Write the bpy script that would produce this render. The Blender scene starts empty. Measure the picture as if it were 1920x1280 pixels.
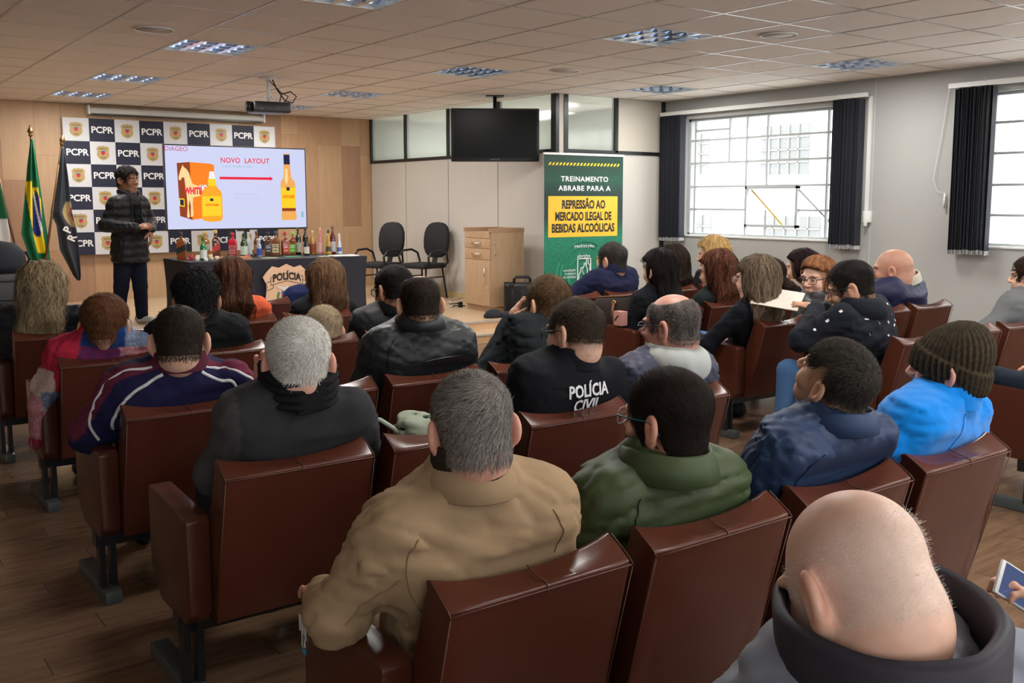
import bpy, bmesh, math, random
import numpy as np
from mathutils import Vector, Matrix

SC = bpy.context.scene
COL = SC.collection
PI = math.pi
rng = np.random.default_rng(7)
random.seed(7)

# ------------------------------------------------------------------ camera
cam = bpy.data.cameras.new('camera')
cam.sensor_width = 36.0
cam.lens = 36.0 * 1838.0 / 1920.0
cam.shift_x = -(992.0 - 960.0) / 1920.0
cam.shift_y = -(640.0 - 600.0) / 1920.0
cam.clip_start = 0.05
cam_o = bpy.data.objects.new('camera', cam)
COL.objects.link(cam_o)
YAW, PITCH = 0.6413, 0.1213
fw = Vector((math.sin(YAW) * math.cos(PITCH), math.cos(YAW) * math.cos(PITCH), -math.sin(PITCH)))
rt = Vector((math.cos(YAW), -math.sin(YAW), 0))
up = rt.cross(fw)
M = Matrix((rt, up, -fw)).transposed().to_4x4()
M.translation = Vector((0, 0, 1.53))
cam_o.matrix_world = M
SC.camera = cam_o

# ------------------------------------------------------------------ world, light, exposure
SC.view_settings.view_transform = 'Standard'
SC.view_settings.look = 'None'
SC.view_settings.gamma = 1.0
SC.view_settings.use_curve_mapping = False
SC.view_settings.exposure = 0.35
world = bpy.data.worlds.new('overcast_sky')
SC.world = world
world.use_nodes = True
bg = world.node_tree.nodes['Background']
bg.inputs[0].default_value = (0.96, 0.98, 1.0, 1)
bg.inputs[1].default_value = 5.5


def area(name, loc, rot, sx, sy, power, col=(1, 1, 1)):
    l = bpy.data.lights.new(name, 'AREA')
    l.shape = 'RECTANGLE'
    l.size, l.size_y = sx, sy
    l.energy = power
    l.color = col
    o = bpy.data.objects.new(name, l)
    COL.objects.link(o)
    o.location = loc
    o.rotation_euler = rot
    return o


# daylight comes from the overcast sky through the real windows; these only mark the openings for sampling
for _n, _y in enumerate((7.82, 3.85, -0.1)):
    a = area('window_portal', (9.46, _y, 1.83), (0, math.radians(90), 0), 1.5, 2.4, 1.0)
    a.data.cycles.is_portal = True
for _x0, _x1 in ((-1.6, 1.2), (2.6, 5.4), (6.2, 8.6)):
    a = area('window_portal', ((_x0 + _x1) / 2, -3.14, 1.8), (math.radians(90), 0, 0), _x1 - _x0, 1.6, 1.0)
    a.data.cycles.is_portal = True
LAMP_LIGHT = 30.0
LAMP_COL = (1.0, 0.97, 0.93)


# ------------------------------------------------------------------ helpers
def tag(o, label=None, cat=None, group=None, kind=None):
    if label: o['label'] = label
    if cat: o['category'] = cat
    if group: o['group'] = group
    if kind: o['kind'] = kind
    return o


def link(o, parent=None):
    COL.objects.link(o)
    if parent is not None: o.parent = parent
    return o


def empty(name, loc=(0, 0, 0), rz=0.0):
    o = bpy.data.objects.new(name, None)
    o.empty_display_size = 0.1
    o.location = loc
    o.rotation_euler = (0, 0, rz)
    return link(o)


def mat(name, col=(0.8, 0.8, 0.8), rough=0.5, metal=0.0, spec=0.5, emit=None, es=1.0, noise=None, bump=None, trans=0.0, alpha=1.0, attr=False, coat=0.0, sheen=0.0, ior=1.45, sub=0.0):
    m = bpy.data.materials.new(name)
    m.use_nodes = True
    nt = m.node_tree
    b = nt.nodes['Principled BSDF']
    I = b.inputs
    I['Base Color'].default_value = (*col, 1)
    I['Roughness'].default_value = rough
    I['Metallic'].default_value = metal
    I['Specular IOR Level'].default_value = spec
    I['Transmission Weight'].default_value = trans
    I['IOR'].default_value = ior
    I['Coat Weight'].default_value = coat
    I['Sheen Weight'].default_value = sheen
    I['Alpha'].default_value = alpha
    if sub:
        I['Subsurface Weight'].default_value = sub
        I['Subsurface Radius'].default_value = (0.012, 0.005, 0.003)
        I['Subsurface Scale'].default_value = 1.0
    if emit:
        I['Emission Color'].default_value = (*emit, 1)
        I['Emission Strength'].default_value = es
    src = None
    if attr:
        a = nt.nodes.new('ShaderNodeAttribute')
        a.attribute_name = 'Col'
        src = a.outputs['Color']
    tc = nt.nodes.new('ShaderNodeTexCoord') if (noise or bump) else None
    if noise:
        sc, amt, stretch = noise
        mp = nt.nodes.new('ShaderNodeMapping')
        mp.inputs['Scale'].default_value = stretch
        nt.links.new(tc.outputs['Object'], mp.inputs[0])
        n = nt.nodes.new('ShaderNodeTexNoise')
        n.inputs['Scale'].default_value = sc
        n.inputs['Detail'].default_value = 5
        nt.links.new(mp.outputs[0], n.inputs['Vector'])
        mr = nt.nodes.new('ShaderNodeMapRange')
        mr.inputs[1].default_value = 0.25
        mr.inputs[2].default_value = 0.75
        mr.inputs[3].default_value = 1 - amt
        mr.inputs[4].default_value = 1 + amt
        nt.links.new(n.outputs['Fac'], mr.inputs[0])
        mx = nt.nodes.new('ShaderNodeMix')
        mx.data_type = 'RGBA'
        mx.blend_type = 'MULTIPLY'
        mx.inputs[0].default_value = 1.0
        if src is not None:
            nt.links.new(src, mx.inputs[6])
        else:
            mx.inputs[6].default_value = (*col, 1)
        nt.links.new(mr.outputs[0], mx.inputs[7])
        src = mx.outputs[2]
    if src is not None:
        nt.links.new(src, I['Base Color'])
    if bump:
        sc, st, dist = bump
        n2 = nt.nodes.new('ShaderNodeTexNoise')
        n2.inputs['Scale'].default_value = sc
        n2.inputs['Detail'].default_value = 4
        nt.links.new(tc.outputs['Object'], n2.inputs['Vector'])
        bp = nt.nodes.new('ShaderNodeBump')
        bp.inputs['Strength'].default_value = st
        bp.inputs['Distance'].default_value = dist
        nt.links.new(n2.outputs['Fac'], bp.inputs['Height'])
        nt.links.new(bp.outputs[0], I['Normal'])
    return m


class MB:
    """collects simple solids, builds them as one mesh object"""
    def __init__(s):
        s.v, s.f, s.m, s.sm = [], [], [], []
        s.cur = 0

    def add(s, vs, fs, smooth=False):
        o = len(s.v)
        s.v += [tuple(v) for v in vs]
        for f in fs:
            s.f.append(tuple(i + o for i in f))
            s.m.append(s.cur)
            s.sm.append(smooth)
        return s

    def box(s, x0, x1, y0, y1, z0, z1):
        v = [(x0, y0, z0), (x1, y0, z0), (x1, y1, z0), (x0, y1, z0), (x0, y0, z1), (x1, y0, z1), (x1, y1, z1), (x0, y1, z1)]
        return s.add(v, [(0, 3, 2, 1), (4, 5, 6, 7), (0, 1, 5, 4), (1, 2, 6, 5), (2, 3, 7, 6), (3, 0, 4, 7)])

    def obox(s, c, ax, ay, az):
        """oriented box: centre, three half-axis vectors"""
        c, ax, ay, az = map(Vector, (c, ax, ay, az))
        v = [c + a * ax + b * ay + d * az for d in (-1, 1) for a, b in ((-1, -1), (1, -1), (1, 1), (-1, 1))]
        return s.add(v, [(0, 3, 2, 1), (4, 5, 6, 7), (0, 1, 5, 4), (1, 2, 6, 5), (2, 3, 7, 6), (3, 0, 4, 7)])

    def bar(s, a, b, w, h=None):
        a, b = Vector(a), Vector(b)
        d = (b - a)
        L = d.length
        d = d / L
        t = Vector((0, 0, 1)) if abs(d.z) < 0.95 else Vector((0, 1, 0))
        u = d.cross(t).normalized()
        w2 = u.cross(d)
        return s.obox((a + b) / 2, u * w / 2, d * L / 2, w2 * (h or w) / 2)

    def tube(s, pts, r, n=8, cap=True, closed=False):
        pts = [Vector(p) for p in pts]
        rs = list(r) if hasattr(r, '__len__') else [r] * len(pts)
        K = len(pts)
        vs, fs = [], []
        prev = None
        for i, p in enumerate(pts):
            if closed:
                d = pts[(i + 1) % K] - pts[i - 1]
            else:
                d = pts[min(i + 1, K - 1)] - pts[max(i - 1, 0)]
            d.normalize()
            if prev is None:
                t = Vector((0, 0, 1)) if abs(d.z) < 0.9 else Vector((1, 0, 0))
                u = d.cross(t).normalized()
            else:
                u = (prev - d * prev.dot(d))
                u.normalize()
            prev = u
            w = d.cross(u)
            for j in range(n):
                a = 2 * PI * j / n
                vs.append(p + u * math.cos(a) * rs[i] + w * math.sin(a) * rs[i])
        for i in range(K if closed else K - 1):
            i2 = (i + 1) % K
            for j in range(n):
                fs.append((i * n + j, i * n + (j + 1) % n, i2 * n + (j + 1) % n, i2 * n + j))
        if cap and not closed:
            fs.append(tuple(range(n - 1, -1, -1)))
            fs.append(tuple((K - 1) * n + j for j in range(n)))
        return s.add(vs, fs, True)

    def lathe(s, prof, c=(0, 0, 0), n=16, sx=1.0, sy=1.0):
        """profile of (r, z)"""
        vs, fs = [], []
        for r, z in prof:
            for j in range(n):
                a = 2 * PI * j / n
                vs.append((c[0] + r * math.cos(a) * sx, c[1] + r * math.sin(a) * sy, c[2] + z))
        for i in range(len(prof) - 1):
            for j in range(n):
                fs.append((i * n + j, i * n + (j + 1) % n, (i + 1) * n + (j + 1) % n, (i + 1) * n + j))
        fs.append(tuple(range(n - 1, -1, -1)))
        fs.append(tuple((len(prof) - 1) * n + j for j in range(n)))
        return s.add(vs, fs, True)

    def prism(s, poly, y0, y1):
        """polygon in x,z extruded along y"""
        n = len(poly)
        v = [(x, y0, z) for x, z in poly] + [(x, y1, z) for x, z in poly]
        f = [tuple(range(n)), tuple(range(2 * n - 1, n - 1, -1))]
        f += [(i, i + n, (i + 1) % n + n, (i + 1) % n) for i in range(n)]
        return s.add(v, f)

    def build(s, name, mats, parent=None, bevel=0.0, seg=2, smooth=None):
        me = bpy.data.meshes.new(name)
        me.from_pydata(s.v, [], s.f)
        for m in (mats if isinstance(mats, (list, tuple)) else [mats]):
            me.materials.append(m)
        me.polygons.foreach_set('material_index', s.m)
        me.polygons.foreach_set('use_smooth', s.sm if smooth is None else [smooth] * len(s.f))
        bm = bmesh.new()
        bm.from_mesh(me)
        bmesh.ops.recalc_face_normals(bm, faces=bm.faces)
        if bevel > 0:
            es = [e for e in bm.edges if len(e.link_faces) == 2 and e.calc_face_angle(0) > 0.6]
            bmesh.ops.bevel(bm, geom=es, offset=bevel, segments=seg, affect='EDGES', profile=0.6, clamp_overlap=True)
            for f in bm.faces: f.smooth = True
        bm.to_mesh(me)
        bm.free()
        me.update()
        if bevel > 0:
            me.set_sharp_from_angle(angle=math.radians(50))
        o = bpy.data.objects.new(name, me)
        return link(o, parent)


def npmesh(name, V, F, material, parent=None, col=None, smooth=True):
    """fast mesh from numpy arrays: V (n,3), F (m,4) quads"""
    me = bpy.data.meshes.new(name)
    V = np.ascontiguousarray(V, dtype=np.float32)
    F = np.ascontiguousarray(F, dtype=np.int32)
    me.vertices.add(len(V))
    me.vertices.foreach_set('co', V.ravel())
    me.loops.add(F.size)
    me.loops.foreach_set('vertex_index', F.ravel())
    me.polygons.add(len(F))
    k = F.shape[1]
    me.polygons.foreach_set('loop_start', np.arange(len(F), dtype=np.int32) * k)
    me.polygons.foreach_set('use_smooth', np.full(len(F), smooth))
    if col is not None:
        a = me.color_attributes.new('Col', 'FLOAT_COLOR', 'POINT')
        c4 = np.ones((len(V), 4), np.float32)
        c4[:, :3] = col
        a.data.foreach_set('color', c4.ravel())
    me.materials.append(material)
    me.update(calc_edges=True)
    me.validate()
    o = bpy.data.objects.new(name, me)
    return link(o, parent)


def copy_thing(root, loc, rz=0.0):
    r = root.copy()
    COL.objects.link(r)
    r.location = loc
    r.rotation_euler = (0, 0, rz)
    for ch in root.children:
        c = ch.copy()
        COL.objects.link(c)
        c.parent = r
        for g in ch.children:
            d = g.copy()
            COL.objects.link(d)
            d.parent = c
    return r


def text_mesh(body, size=0.1, bold=0.0, sx=1.0, extrude=0.0, align='CENTER', spacing=1.0, shear=0.0, line=1.0, res=3):
    """lettering turned into a mesh in the x,z plane (reads from -y); returns verts, faces"""
    cu = bpy.data.curves.new('lettering', 'FONT')
    cu.body = body
    cu.size = size
    cu.offset = bold
    cu.extrude = extrude
    cu.align_x = align
    cu.align_y = 'CENTER'
    cu.space_character = spacing
    cu.space_line = line
    cu.shear = shear
    cu.resolution_u = res
    o = bpy.data.objects.new('lettering', cu)
    COL.objects.link(o)
    dg = bpy.context.evaluated_depsgraph_get()
    me = bpy.data.meshes.new_from_object(o.evaluated_get(dg))
    vs = [(v.co.x * sx, -v.co.z, v.co.y) for v in me.vertices]
    fs = [tuple(p.vertices) for p in me.polygons]
    bpy.data.objects.remove(o)
    bpy.data.curves.remove(cu)
    bpy.data.meshes.remove(me)
    return vs, fs


def text_obj(name, body, material, parent, loc=(0, 0, 0), rz=0.0, curve=None, **k):
    vs, fs = text_mesh(body, **k)
    if curve:
        vs = [curve(v) for v in vs]
    c, s_ = math.cos(rz), math.sin(rz)
    b = MB()
    b.add([(loc[0] + x * c - y * s_, loc[1] + x * s_ + y * c, loc[2] + z) for x, y, z in vs], fs)
    return b.build(name, material, parent)


def flat(poly, y):
    """flat polygon in x,z at depth y (faces -y)"""
    return [(x, y, z) for x, z in poly], [tuple(range(len(poly)))]


def ngon(cx, cz, rx, rz_, n=24, a0=0.0, a1=2 * PI):
    return [(cx + rx * math.cos(a0 + (a1 - a0) * i / n), cz + rz_ * math.sin(a0 + (a1 - a0) * i / n)) for i in range(n)]


# ------------------------------------------------------------------ materials for the room
def wood_mat(name, c1, c2, scale=3.0, stretch=(1, 1, 8), rough=0.45, ring=6.0):
    m = mat(name, c1, rough)
    nt = m.node_tree
    b = nt.nodes['Principled BSDF']
    tc = nt.nodes.new('ShaderNodeTexCoord')
    oi = nt.nodes.new('ShaderNodeObjectInfo')
    ad = nt.nodes.new('ShaderNodeVectorMath')
    ml = nt.nodes.new('ShaderNodeVectorMath')
    ml.operation = 'SCALE'
    ml.inputs['Scale'].default_value = 37.0
    nt.links.new(oi.outputs['Random'], ml.inputs[0])
    cb = nt.nodes.new('ShaderNodeCombineXYZ')
    for i in range(3): nt.links.new(oi.outputs['Random'], cb.inputs[i])
    nt.links.new(cb.outputs[0], ml.inputs[0])
    nt.links.new(tc.outputs['Object'], ad.inputs[0])
    nt.links.new(ml.outputs[0], ad.inputs[1])
    mp = nt.nodes.new('ShaderNodeMapping')
    mp.inputs['Scale'].default_value = stretch
    nt.links.new(ad.outputs[0], mp.inputs[0])
    n = nt.nodes.new('ShaderNodeTexNoise')
    n.inputs['Scale'].default_value = scale
    n.inputs['Detail'].default_value = 8
    n.inputs['Roughness'].default_value = 0.62
    n.inputs['Distortion'].default_value = 0.6
    nt.links.new(mp.outputs[0], n.inputs['Vector'])
    mr = nt.nodes.new('ShaderNodeMapRange')
    mr.inputs[1].default_value = 0.3
    mr.inputs[2].default_value = 0.7
    nt.links.new(n.outputs['Fac'], mr.inputs[0])
    mx = nt.nodes.new('ShaderNodeMix')
    mx.data_type = 'RGBA'
    nt.links.new(mr.outputs[0], mx.inputs[0])
    mx.inputs[6].default_value = (*c1, 1)
    mx.inputs[7].default_value = (*c2, 1)
    nt.links.new(mx.outputs[2], b.inputs['Base Color'])
    return m


M_ceil = mat('ceiling_tile', (0.84, 0.775, 0.715), 0.9, noise=(1.5, 0.02, (1, 1, 1)), bump=(220, 0.15, 0.002))
M_grid = mat('ceiling_tee', (0.42, 0.38, 0.34), 0.3, spec=0.6)
M_wallg = mat('grey_wall_paint', (0.36, 0.36, 0.345), 0.75, noise=(2.0, 0.02, (1, 1, 1)), bump=(90, 0.05, 0.002))
M_panelw = mat('partition_laminate', (0.55, 0.52, 0.47), 0.5, noise=(6, 0.02, (1, 1, 0.2)))
M_panelb = mat('partition_beige', (0.50, 0.46, 0.39), 0.6)
M_blackal = mat('black_aluminium', (0.012, 0.013, 0.013), 0.35, spec=0.5)
M_steelgrey = mat('grey_painted_steel', (0.42, 0.45, 0.46), 0.45)
M_white = mat('white_paint', (0.72, 0.72, 0.70), 0.5)
M_chrome = mat('polished_chrome', (0.75, 0.75, 0.75), 0.18, metal=1.0)
M_floor = wood_mat('dark_wood_look_tile', (0.105, 0.058, 0.034), (0.20, 0.122, 0.073), 2.2, (1.2, 9, 1), 0.2)
M_grout = mat('pale_grout', (0.36, 0.29, 0.23), 0.8)
M_stage = wood_mat('stage_laminate', (0.42, 0.29, 0.175), (0.50, 0.36, 0.23), 2.5, (1.5, 14, 1), 0.35)
M_riser = wood_mat('stage_riser', (0.62, 0.38, 0.20), (0.70, 0.46, 0.27), 2.5, (1.5, 1, 10), 0.4)
M_nosing = mat('aluminium_nosing', (0.55, 0.52, 0.47), 0.35, metal=0.6)
M_base = mat('pale_wood_baseboard', (0.62, 0.47, 0.22), 0.45)
M_glass = bpy.data.materials.new('window_glass')
M_glass.use_nodes = True
_nt = M_glass.node_tree
_nt.nodes.remove(_nt.nodes['Principled BSDF'])
_tr = _nt.nodes.new('ShaderNodeBsdfTransparent')
_tr.inputs[0].default_value = (0.97, 0.98, 0.98, 1)
_gl = _nt.nodes.new('ShaderNodeBsdfGlossy')
_gl.inputs['Roughness'].default_value = 0.02
_ms = _nt.nodes.new('ShaderNodeMixShader')
_ms.inputs[0].default_value = 0.06
_nt.links.new(_tr.outputs[0], _ms.inputs[1])
_nt.links.new(_gl.outputs[0], _ms.inputs[2])
_nt.links.new(_ms.outputs[0], _nt.nodes['Material Output'].inputs[0])
# ribbed translucent glass
M_ribbed = bpy.data.materials.new('ribbed_glass')
M_ribbed.use_nodes = True
_nt = M_ribbed.node_tree
_nt.nodes.remove(_nt.nodes['Principled BSDF'])
_tr = _nt.nodes.new('ShaderNodeBsdfTranslucent')
_tr.inputs[0].default_value = (0.80, 0.86, 0.80, 1)
_gl = _nt.nodes.new('ShaderNodeBsdfGlossy')
_gl.inputs['Roughness'].default_value = 0.12
_rf = _nt.nodes.new('ShaderNodeBsdfRefraction')
_rf.inputs['Roughness'].default_value = 0.35
_rf.inputs['IOR'].default_value = 1.05
_rf.inputs[0].default_value = (0.82, 0.88, 0.82, 1)
_m1 = _nt.nodes.new('ShaderNodeMixShader')
_m1.inputs[0].default_value = 0.5
_m2 = _nt.nodes.new('ShaderNodeMixShader')
_m2.inputs[0].default_value = 0.10
_nt.links.new(_tr.outputs[0], _m1.inputs[1])
_nt.links.new(_rf.outputs[0], _m1.inputs[2])
_nt.links.new(_m1.outputs[0], _m2.inputs[1])
_nt.links.new(_gl.outputs[0], _m2.inputs[2])
_nt.links.new(_m2.outputs[0], _nt.nodes['Material Output'].inputs[0])

T = 0.656
ZC = 2.80
XL, XR = -2.6, 9.2       # left wall, window wall
XP = 7.42                # partition
YB, YF = -3.0, 14.15     # back wall, wood wall
YP = 9.38                # short partition facing the seats
GX, GY = 3.237, 6.06
ZS = 0.18                # stage height

# ------------------------------------------------------------------ floor
b = MB()
b.box(XL - 0.1, XR + 0.1, YB - 0.1, 9.4, -0.12, -0.006)
floor = tag(b.build('floor', M_grout), kind='structure')
PW, PL = 0.146, 0.88
pl_me = None
cells = []
j = 0
y = -0.6
while y < 9.2:
    off = (j * 0.37) % 1.0 * PL
    x = -1.2 - off
    while x < 9.2:
        cells.append((x + PL / 2, y + PW / 2))
        x += PL
    y += PW
    j += 1


def in_view(p, m=0.10):
    q = Vector(p) - Vector((0, 0, 1.53))
    z = q.dot(fw)
    if z < 0.2: return False
    px = 992 + 1838 * q.dot(rt) / z
    py = 600 - 1838 * q.dot(up) / z
    return -1920 * m < px < 1920 * (1 + m) and -1280 * m < py < 1280 * (1 + m)


seen, rest = [], []
for c in cells:
    if not (XL < c[0] - PL / 2 and c[0] + PL / 2 < XR + 0.4): continue
    # the aisles and the near right corner, where the joints can be seen
    vis = in_view((c[0], c[1], 0), 0.06) and ((c[0] < 1.6 and c[1] < 8.2) or (2.9 < c[0] < 5.2 and c[1] < 4.5))
    (seen if vis else rest).append(c)
seen.sort(key=lambda c: c[0] ** 2 + c[1] ** 2)
rest += seen[300:]
seen = seen[:300]
b = MB()
g = 0.0021
b.box(-PL / 2 + g, PL / 2 - g, -PW / 2 + g * 0.25, PW / 2 - g * 0.25, -0.012, 0.0)
proto = b.build('floor_plank', M_floor, floor)
for k, c in enumerate(seen):
    o = proto if k == 0 else link(proto.copy(), floor)
    o.location = (c[0], c[1], random.uniform(-0.0008, 0.0))
b = MB()
for c in rest:
    b.box(c[0] - PL / 2 + g, c[0] + PL / 2 - g, c[1] - PW / 2 + g * 0.25, c[1] + PW / 2 - g * 0.25, -0.012, 0)
tag(b.build('far_planks', M_floor, floor), kind='stuff')

# ------------------------------------------------------------------ stage (two low steps)
b = MB()
b.box(XL, XR - 1.0, 9.12, YF + 0.1, 0.0, ZS)
stage = tag(b.build('stage_floor', M_stage), kind='structure')
b = MB(); b.box(XL, 7.1, 9.10, 9.122, 0.09, ZS - 0.012); b.build('riser', M_riser, stage)
b = MB(); b.box(XL, 7.1, 9.085, 9.125, ZS - 0.014, ZS + 0.006); b.build('nosing', M_nosing, stage)
b = MB(); b.box(XL, 7.1, 8.72, 9.11, 0.0, 0.09)
step = tag(b.build('stage_step', M_stage), kind='structure')
b = MB(); b.box(XL, 7.1, 8.70, 8.722, 0.0, 0.08); b.build('riser', M_riser, step)
b = MB(); b.box(XL, 7.1, 8.685, 8.725, 0.078, 0.096); b.build('nosing', M_nosing, step)

# ------------------------------------------------------------------ ceiling
b = MB()
b.box(XL - 0.1, XR + 0.1, YB - 0.1, YF + 0.1, ZC + 0.14, ZC + 0.24)
ceiling = tag(b.build('ceiling', M_ceil), kind='structure')
LAMPS = [(i, j) for i in (-0.5, 3.5, 7.5) for j in (-12.5, -8.5, -4.5, -0.5, 3.5, 7.5, 10.5)]
LAMPS = [q for q in LAMPS if not (q[0] == 7.5 and q[1] > 4)]
lampset = set((q[0] - 0.5, q[1] - 0.5) for q in LAMPS)
tiles_seen, tiles_rest = [], []
for i in range(-9, 10):
    for j in range(-17, 13):
        x0, y0 = GX + i * T, GY + j * T
        x1, y1 = min(x0 + T, XR), min(y0 + T, YF)
        x0, y0 = max(x0, XL), max(y0, YB)
        if x1 - x0 < 0.03 or y1 - y0 < 0.03 or (i, j) in lampset: continue
        r = (x0, x1, y0, y1, i, j)
        (tiles_seen if in_view(((x0 + x1) / 2, (y0 + y1) / 2, ZC), 0.06) else tiles_rest).append(r)
tiles_rest += tiles_seen[300:]
tile_me = None
e = 0.011
for (x0, x1, y0, y1, i, j) in tiles_seen[:300]:
    full = abs(x1 - x0 - T) < 1e-6 and abs(y1 - y0 - T) < 1e-6
    if full and tile_me is not None:
        o = link(bpy.data.objects.new('ceiling_tile', tile_me), ceiling)
    else:
        b = MB()
        hx, hy = (x1 - x0) / 2 - e, (y1 - y0) / 2 - e
        b.box(-hx, hx, -hy, hy, 0.0, 0.016)
        o = b.build('ceiling_tile', M_ceil, ceiling)
        if full: tile_me = o.data
    o.location = ((x0 + x1) / 2, (y0 + y1) / 2, ZC + random.uniform(0.001, 0.003))
b = MB()
for (x0, x1, y0, y1, i, j) in tiles_rest:
    b.box(x0 + e, x1 - e, y0 + e, y1 - e, ZC + 0.002, ZC + 0.018)
tag(b.build('far_tiles', M_ceil, ceiling), kind='stuff')
b = MB()
for i in range(-9, 11):
    x = GX + i * T
    if XL < x < XR: b.box(x - 0.0105, x + 0.0105, YB, YF, ZC - 0.001, ZC + 0.03)
for j in range(-17, 14):
    y = GY + j * T
    if YB < y < YF: b.box(XL, XR, y - 0.0105, y + 0.0105, ZC - 0.0005, ZC + 0.03)
tag(b.build('tee_grid', M_grid, ceiling), kind='stuff')

# louvred lamps
M_louvre = mat('louvre_aluminium', (0.72, 0.80, 0.92), 0.15, metal=1.0)
M_lampbox = mat('lamp_reflector', (0.70, 0.78, 0.88), 0.25, metal=0.9)
M_tubelit = mat('lit_tube', (0.9, 0.95, 1), 0.4, emit=(0.80, 0.90, 1.0), es=1.0)


def make_lamp():
    t = empty('ceiling_lamp')
    b = MB()
    h = T / 2 - 0.012
    for s in (-1, 1):
        b.box(s * h - 0.006, s * h + 0.006, -h, h, -0.002, 0.07)
        b.box(-h, h, s * h - 0.006, s * h + 0.006, -0.002, 0.07)
    b.build('frame', M_white, t)
    b = MB()
    b.box(-h, h, -h, h, 0.075, 0.085)
    b.build('reflector', M_lampbox, t)
    w = 2 * h / 4
    me = None
    for k in range(4):
        xk = -h + (k + 0.5) * w
        b = MB()
        b.tube([(0, -h + 0.03, 0.052), (0, h - 0.03, 0.052)], 0.009, 8)
        if me is None:
            o = b.build('lamp_tube', M_tubelit, t); me = o.data
        else:
            o = link(bpy.data.objects.new('lamp_tube', me), t)
        o.location.x = xk
    lme = cme = None
    for k in range(1, 4):            # lengthwise blades, V-shaped
        b = MB()
        b.add([(-0.022, -h, 0), (0.022, -h, 0), (0, -h, 0.04), (-0.022, h, 0), (0.022, h, 0), (0, h, 0.04)],
              [(0, 2, 1), (3, 4, 5), (0, 1, 4, 3), (1, 2, 5, 4), (2, 0, 3, 5)])
        if lme is None:
            o = b.build('louvre_blade', M_louvre, t); lme = o.data
        else:
            o = link(bpy.data.objects.new('louvre_blade', lme), t)
        o.location.x = -h + k * w
    for k in range(1, 4):            # cross blades
        b = MB()
        b.add([(-h, -0.008, 0), (-h, 0.008, 0), (-h, 0, 0.036), (h, -0.008, 0), (h, 0.008, 0), (h, 0, 0.036)],
              [(0, 2, 1), (3, 4, 5), (0, 1, 4, 3), (1, 2, 5, 4), (2, 0, 3, 5)])
        if cme is None:
            o = b.build('cross_blade', M_louvre, t); cme = o.data
        else:
            o = link(bpy.data.objects.new('cross_blade', cme), t)
        o.location.y = -h + k * w
    return t


LNAME = {(-0.5, -0.5): 'above the left aisle, cut by the top edge of the view', (-0.5, 3.5): 'on the left, nearest the round ceiling disc',
         (-0.5, 7.5): 'on the left, second from the wood wall', (-0.5, 10.5): 'on the far left, nearest the wood wall',
         (3.5, -0.5): 'in the middle, the largest whole one in view', (3.5, 3.5): 'in the middle, above the hanging television',
         (3.5, 7.5): 'in the middle, right of the projector', (3.5, 10.5): 'half hidden behind the projector',
         (7.5, -0.5): 'on the right, near the window wall', (7.5, 3.5): 'on the right, above the first curtain'}
lamp0 = None
for q in LAMPS:
    loc = (GX + q[0] * T, GY + q[1] * T, ZC)
    if lamp0 is None:
        lamp0 = make_lamp(); o = lamp0; o.location = loc
    else:
        o = copy_thing(lamp0, loc)
    tag(o, 'square louvred ceiling lamp ' + LNAME.get(q, 'out of view, %s column, %s row behind' % ({-.5: 'left', 3.5: 'middle', 7.5: 'right'}[q[0]], {-4.5: 'first', -8.5: 'second', -12.5: 'third'}.get(q[1], 'nearest'))), 'lamp', 'louvred lamps in the ceiling')
    a = area('lamp_light', (loc[0], loc[1], ZC - 0.015), (0, 0, 0), 0.55, 0.55, LAMP_LIGHT, LAMP_COL)
M_disc = mat('speaker_disc', (0.52, 0.45, 0.40), 0.6)
for q, lb in (((-1.5, 2.5), 'pale round ceiling disc over the left side'), ((4.5, -1.5), 'pale round ceiling disc nearest the windows'), ((4.5, 2.5), 'pale round ceiling disc above the tall banner')):
    t = empty('ceiling_disc', (GX + q[0] * T, GY + q[1] * T, ZC - 0.006))
    tag(t, lb, 'downlight', 'round discs in the ceiling')
    b = MB(); b.lathe([(0.135, 0.0), (0.13, 0.01), (0.12, 0.012)], n=28); b.build('cover', M_disc, t)
    b = MB()
    ring = [(0.14 * math.cos(2 * PI * i / 28), 0.14 * math.sin(2 * PI * i / 28), 0) for i in range(28)]
    b.tube(ring, 0.006, 6, closed=True); b.build('rim', M_white, t)

# ------------------------------------------------------------------ wood front wall
b = MB(); b.box(XL - 0.1, XP + 0.08, YF + 0.02, YF + 0.12, 0, ZC + 0.2)
wall_front = tag(b.build('wall_front', mat('wall_core', (0.35, 0.25, 0.16), 0.8)), kind='structure')
WT = [wood_mat('oak_panel', (0.42, 0.25, 0.14), (0.48, 0.29, 0.165), 2.0, (9, 1, 1.0), 0.5),
      wood_mat('oak_panel_pale', (0.47, 0.295, 0.165), (0.53, 0.345, 0.20), 2.0, (9, 1, 1.0), 0.5),
      wood_mat('oak_panel_rosy', (0.36, 0.20, 0.12), (0.42, 0.245, 0.15), 2.0, (9, 1, 1.0), 0.5)]
x = XL
k = 0
while x < XP - 0.01:
    w = min(random.choice((0.26, 0.26, 0.32, 0.40)), XP - x)
    z = ZS
    first = True
    while z < ZC - 0.01:
        h = random.uniform(0.5, 1.3) if first else random.choice((0.9, 1.25))
        first = False
        z1 = z + h
        if ZC - z1 < 0.25: z1 = ZC
        b = MB(); b.box(-w / 2 + 0.001, w / 2 - 0.001, 0, 0.022, z + 0.001, z1 - 0.001)
        o = b.build('wood_panel', WT[random.choice((0, 0, 1, 1, 2))], wall_front)
        o.location = (x + w / 2, YF + random.uniform(-0.003, 0.0), 0)
        z = z1
        k += 1
    x += w

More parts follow.
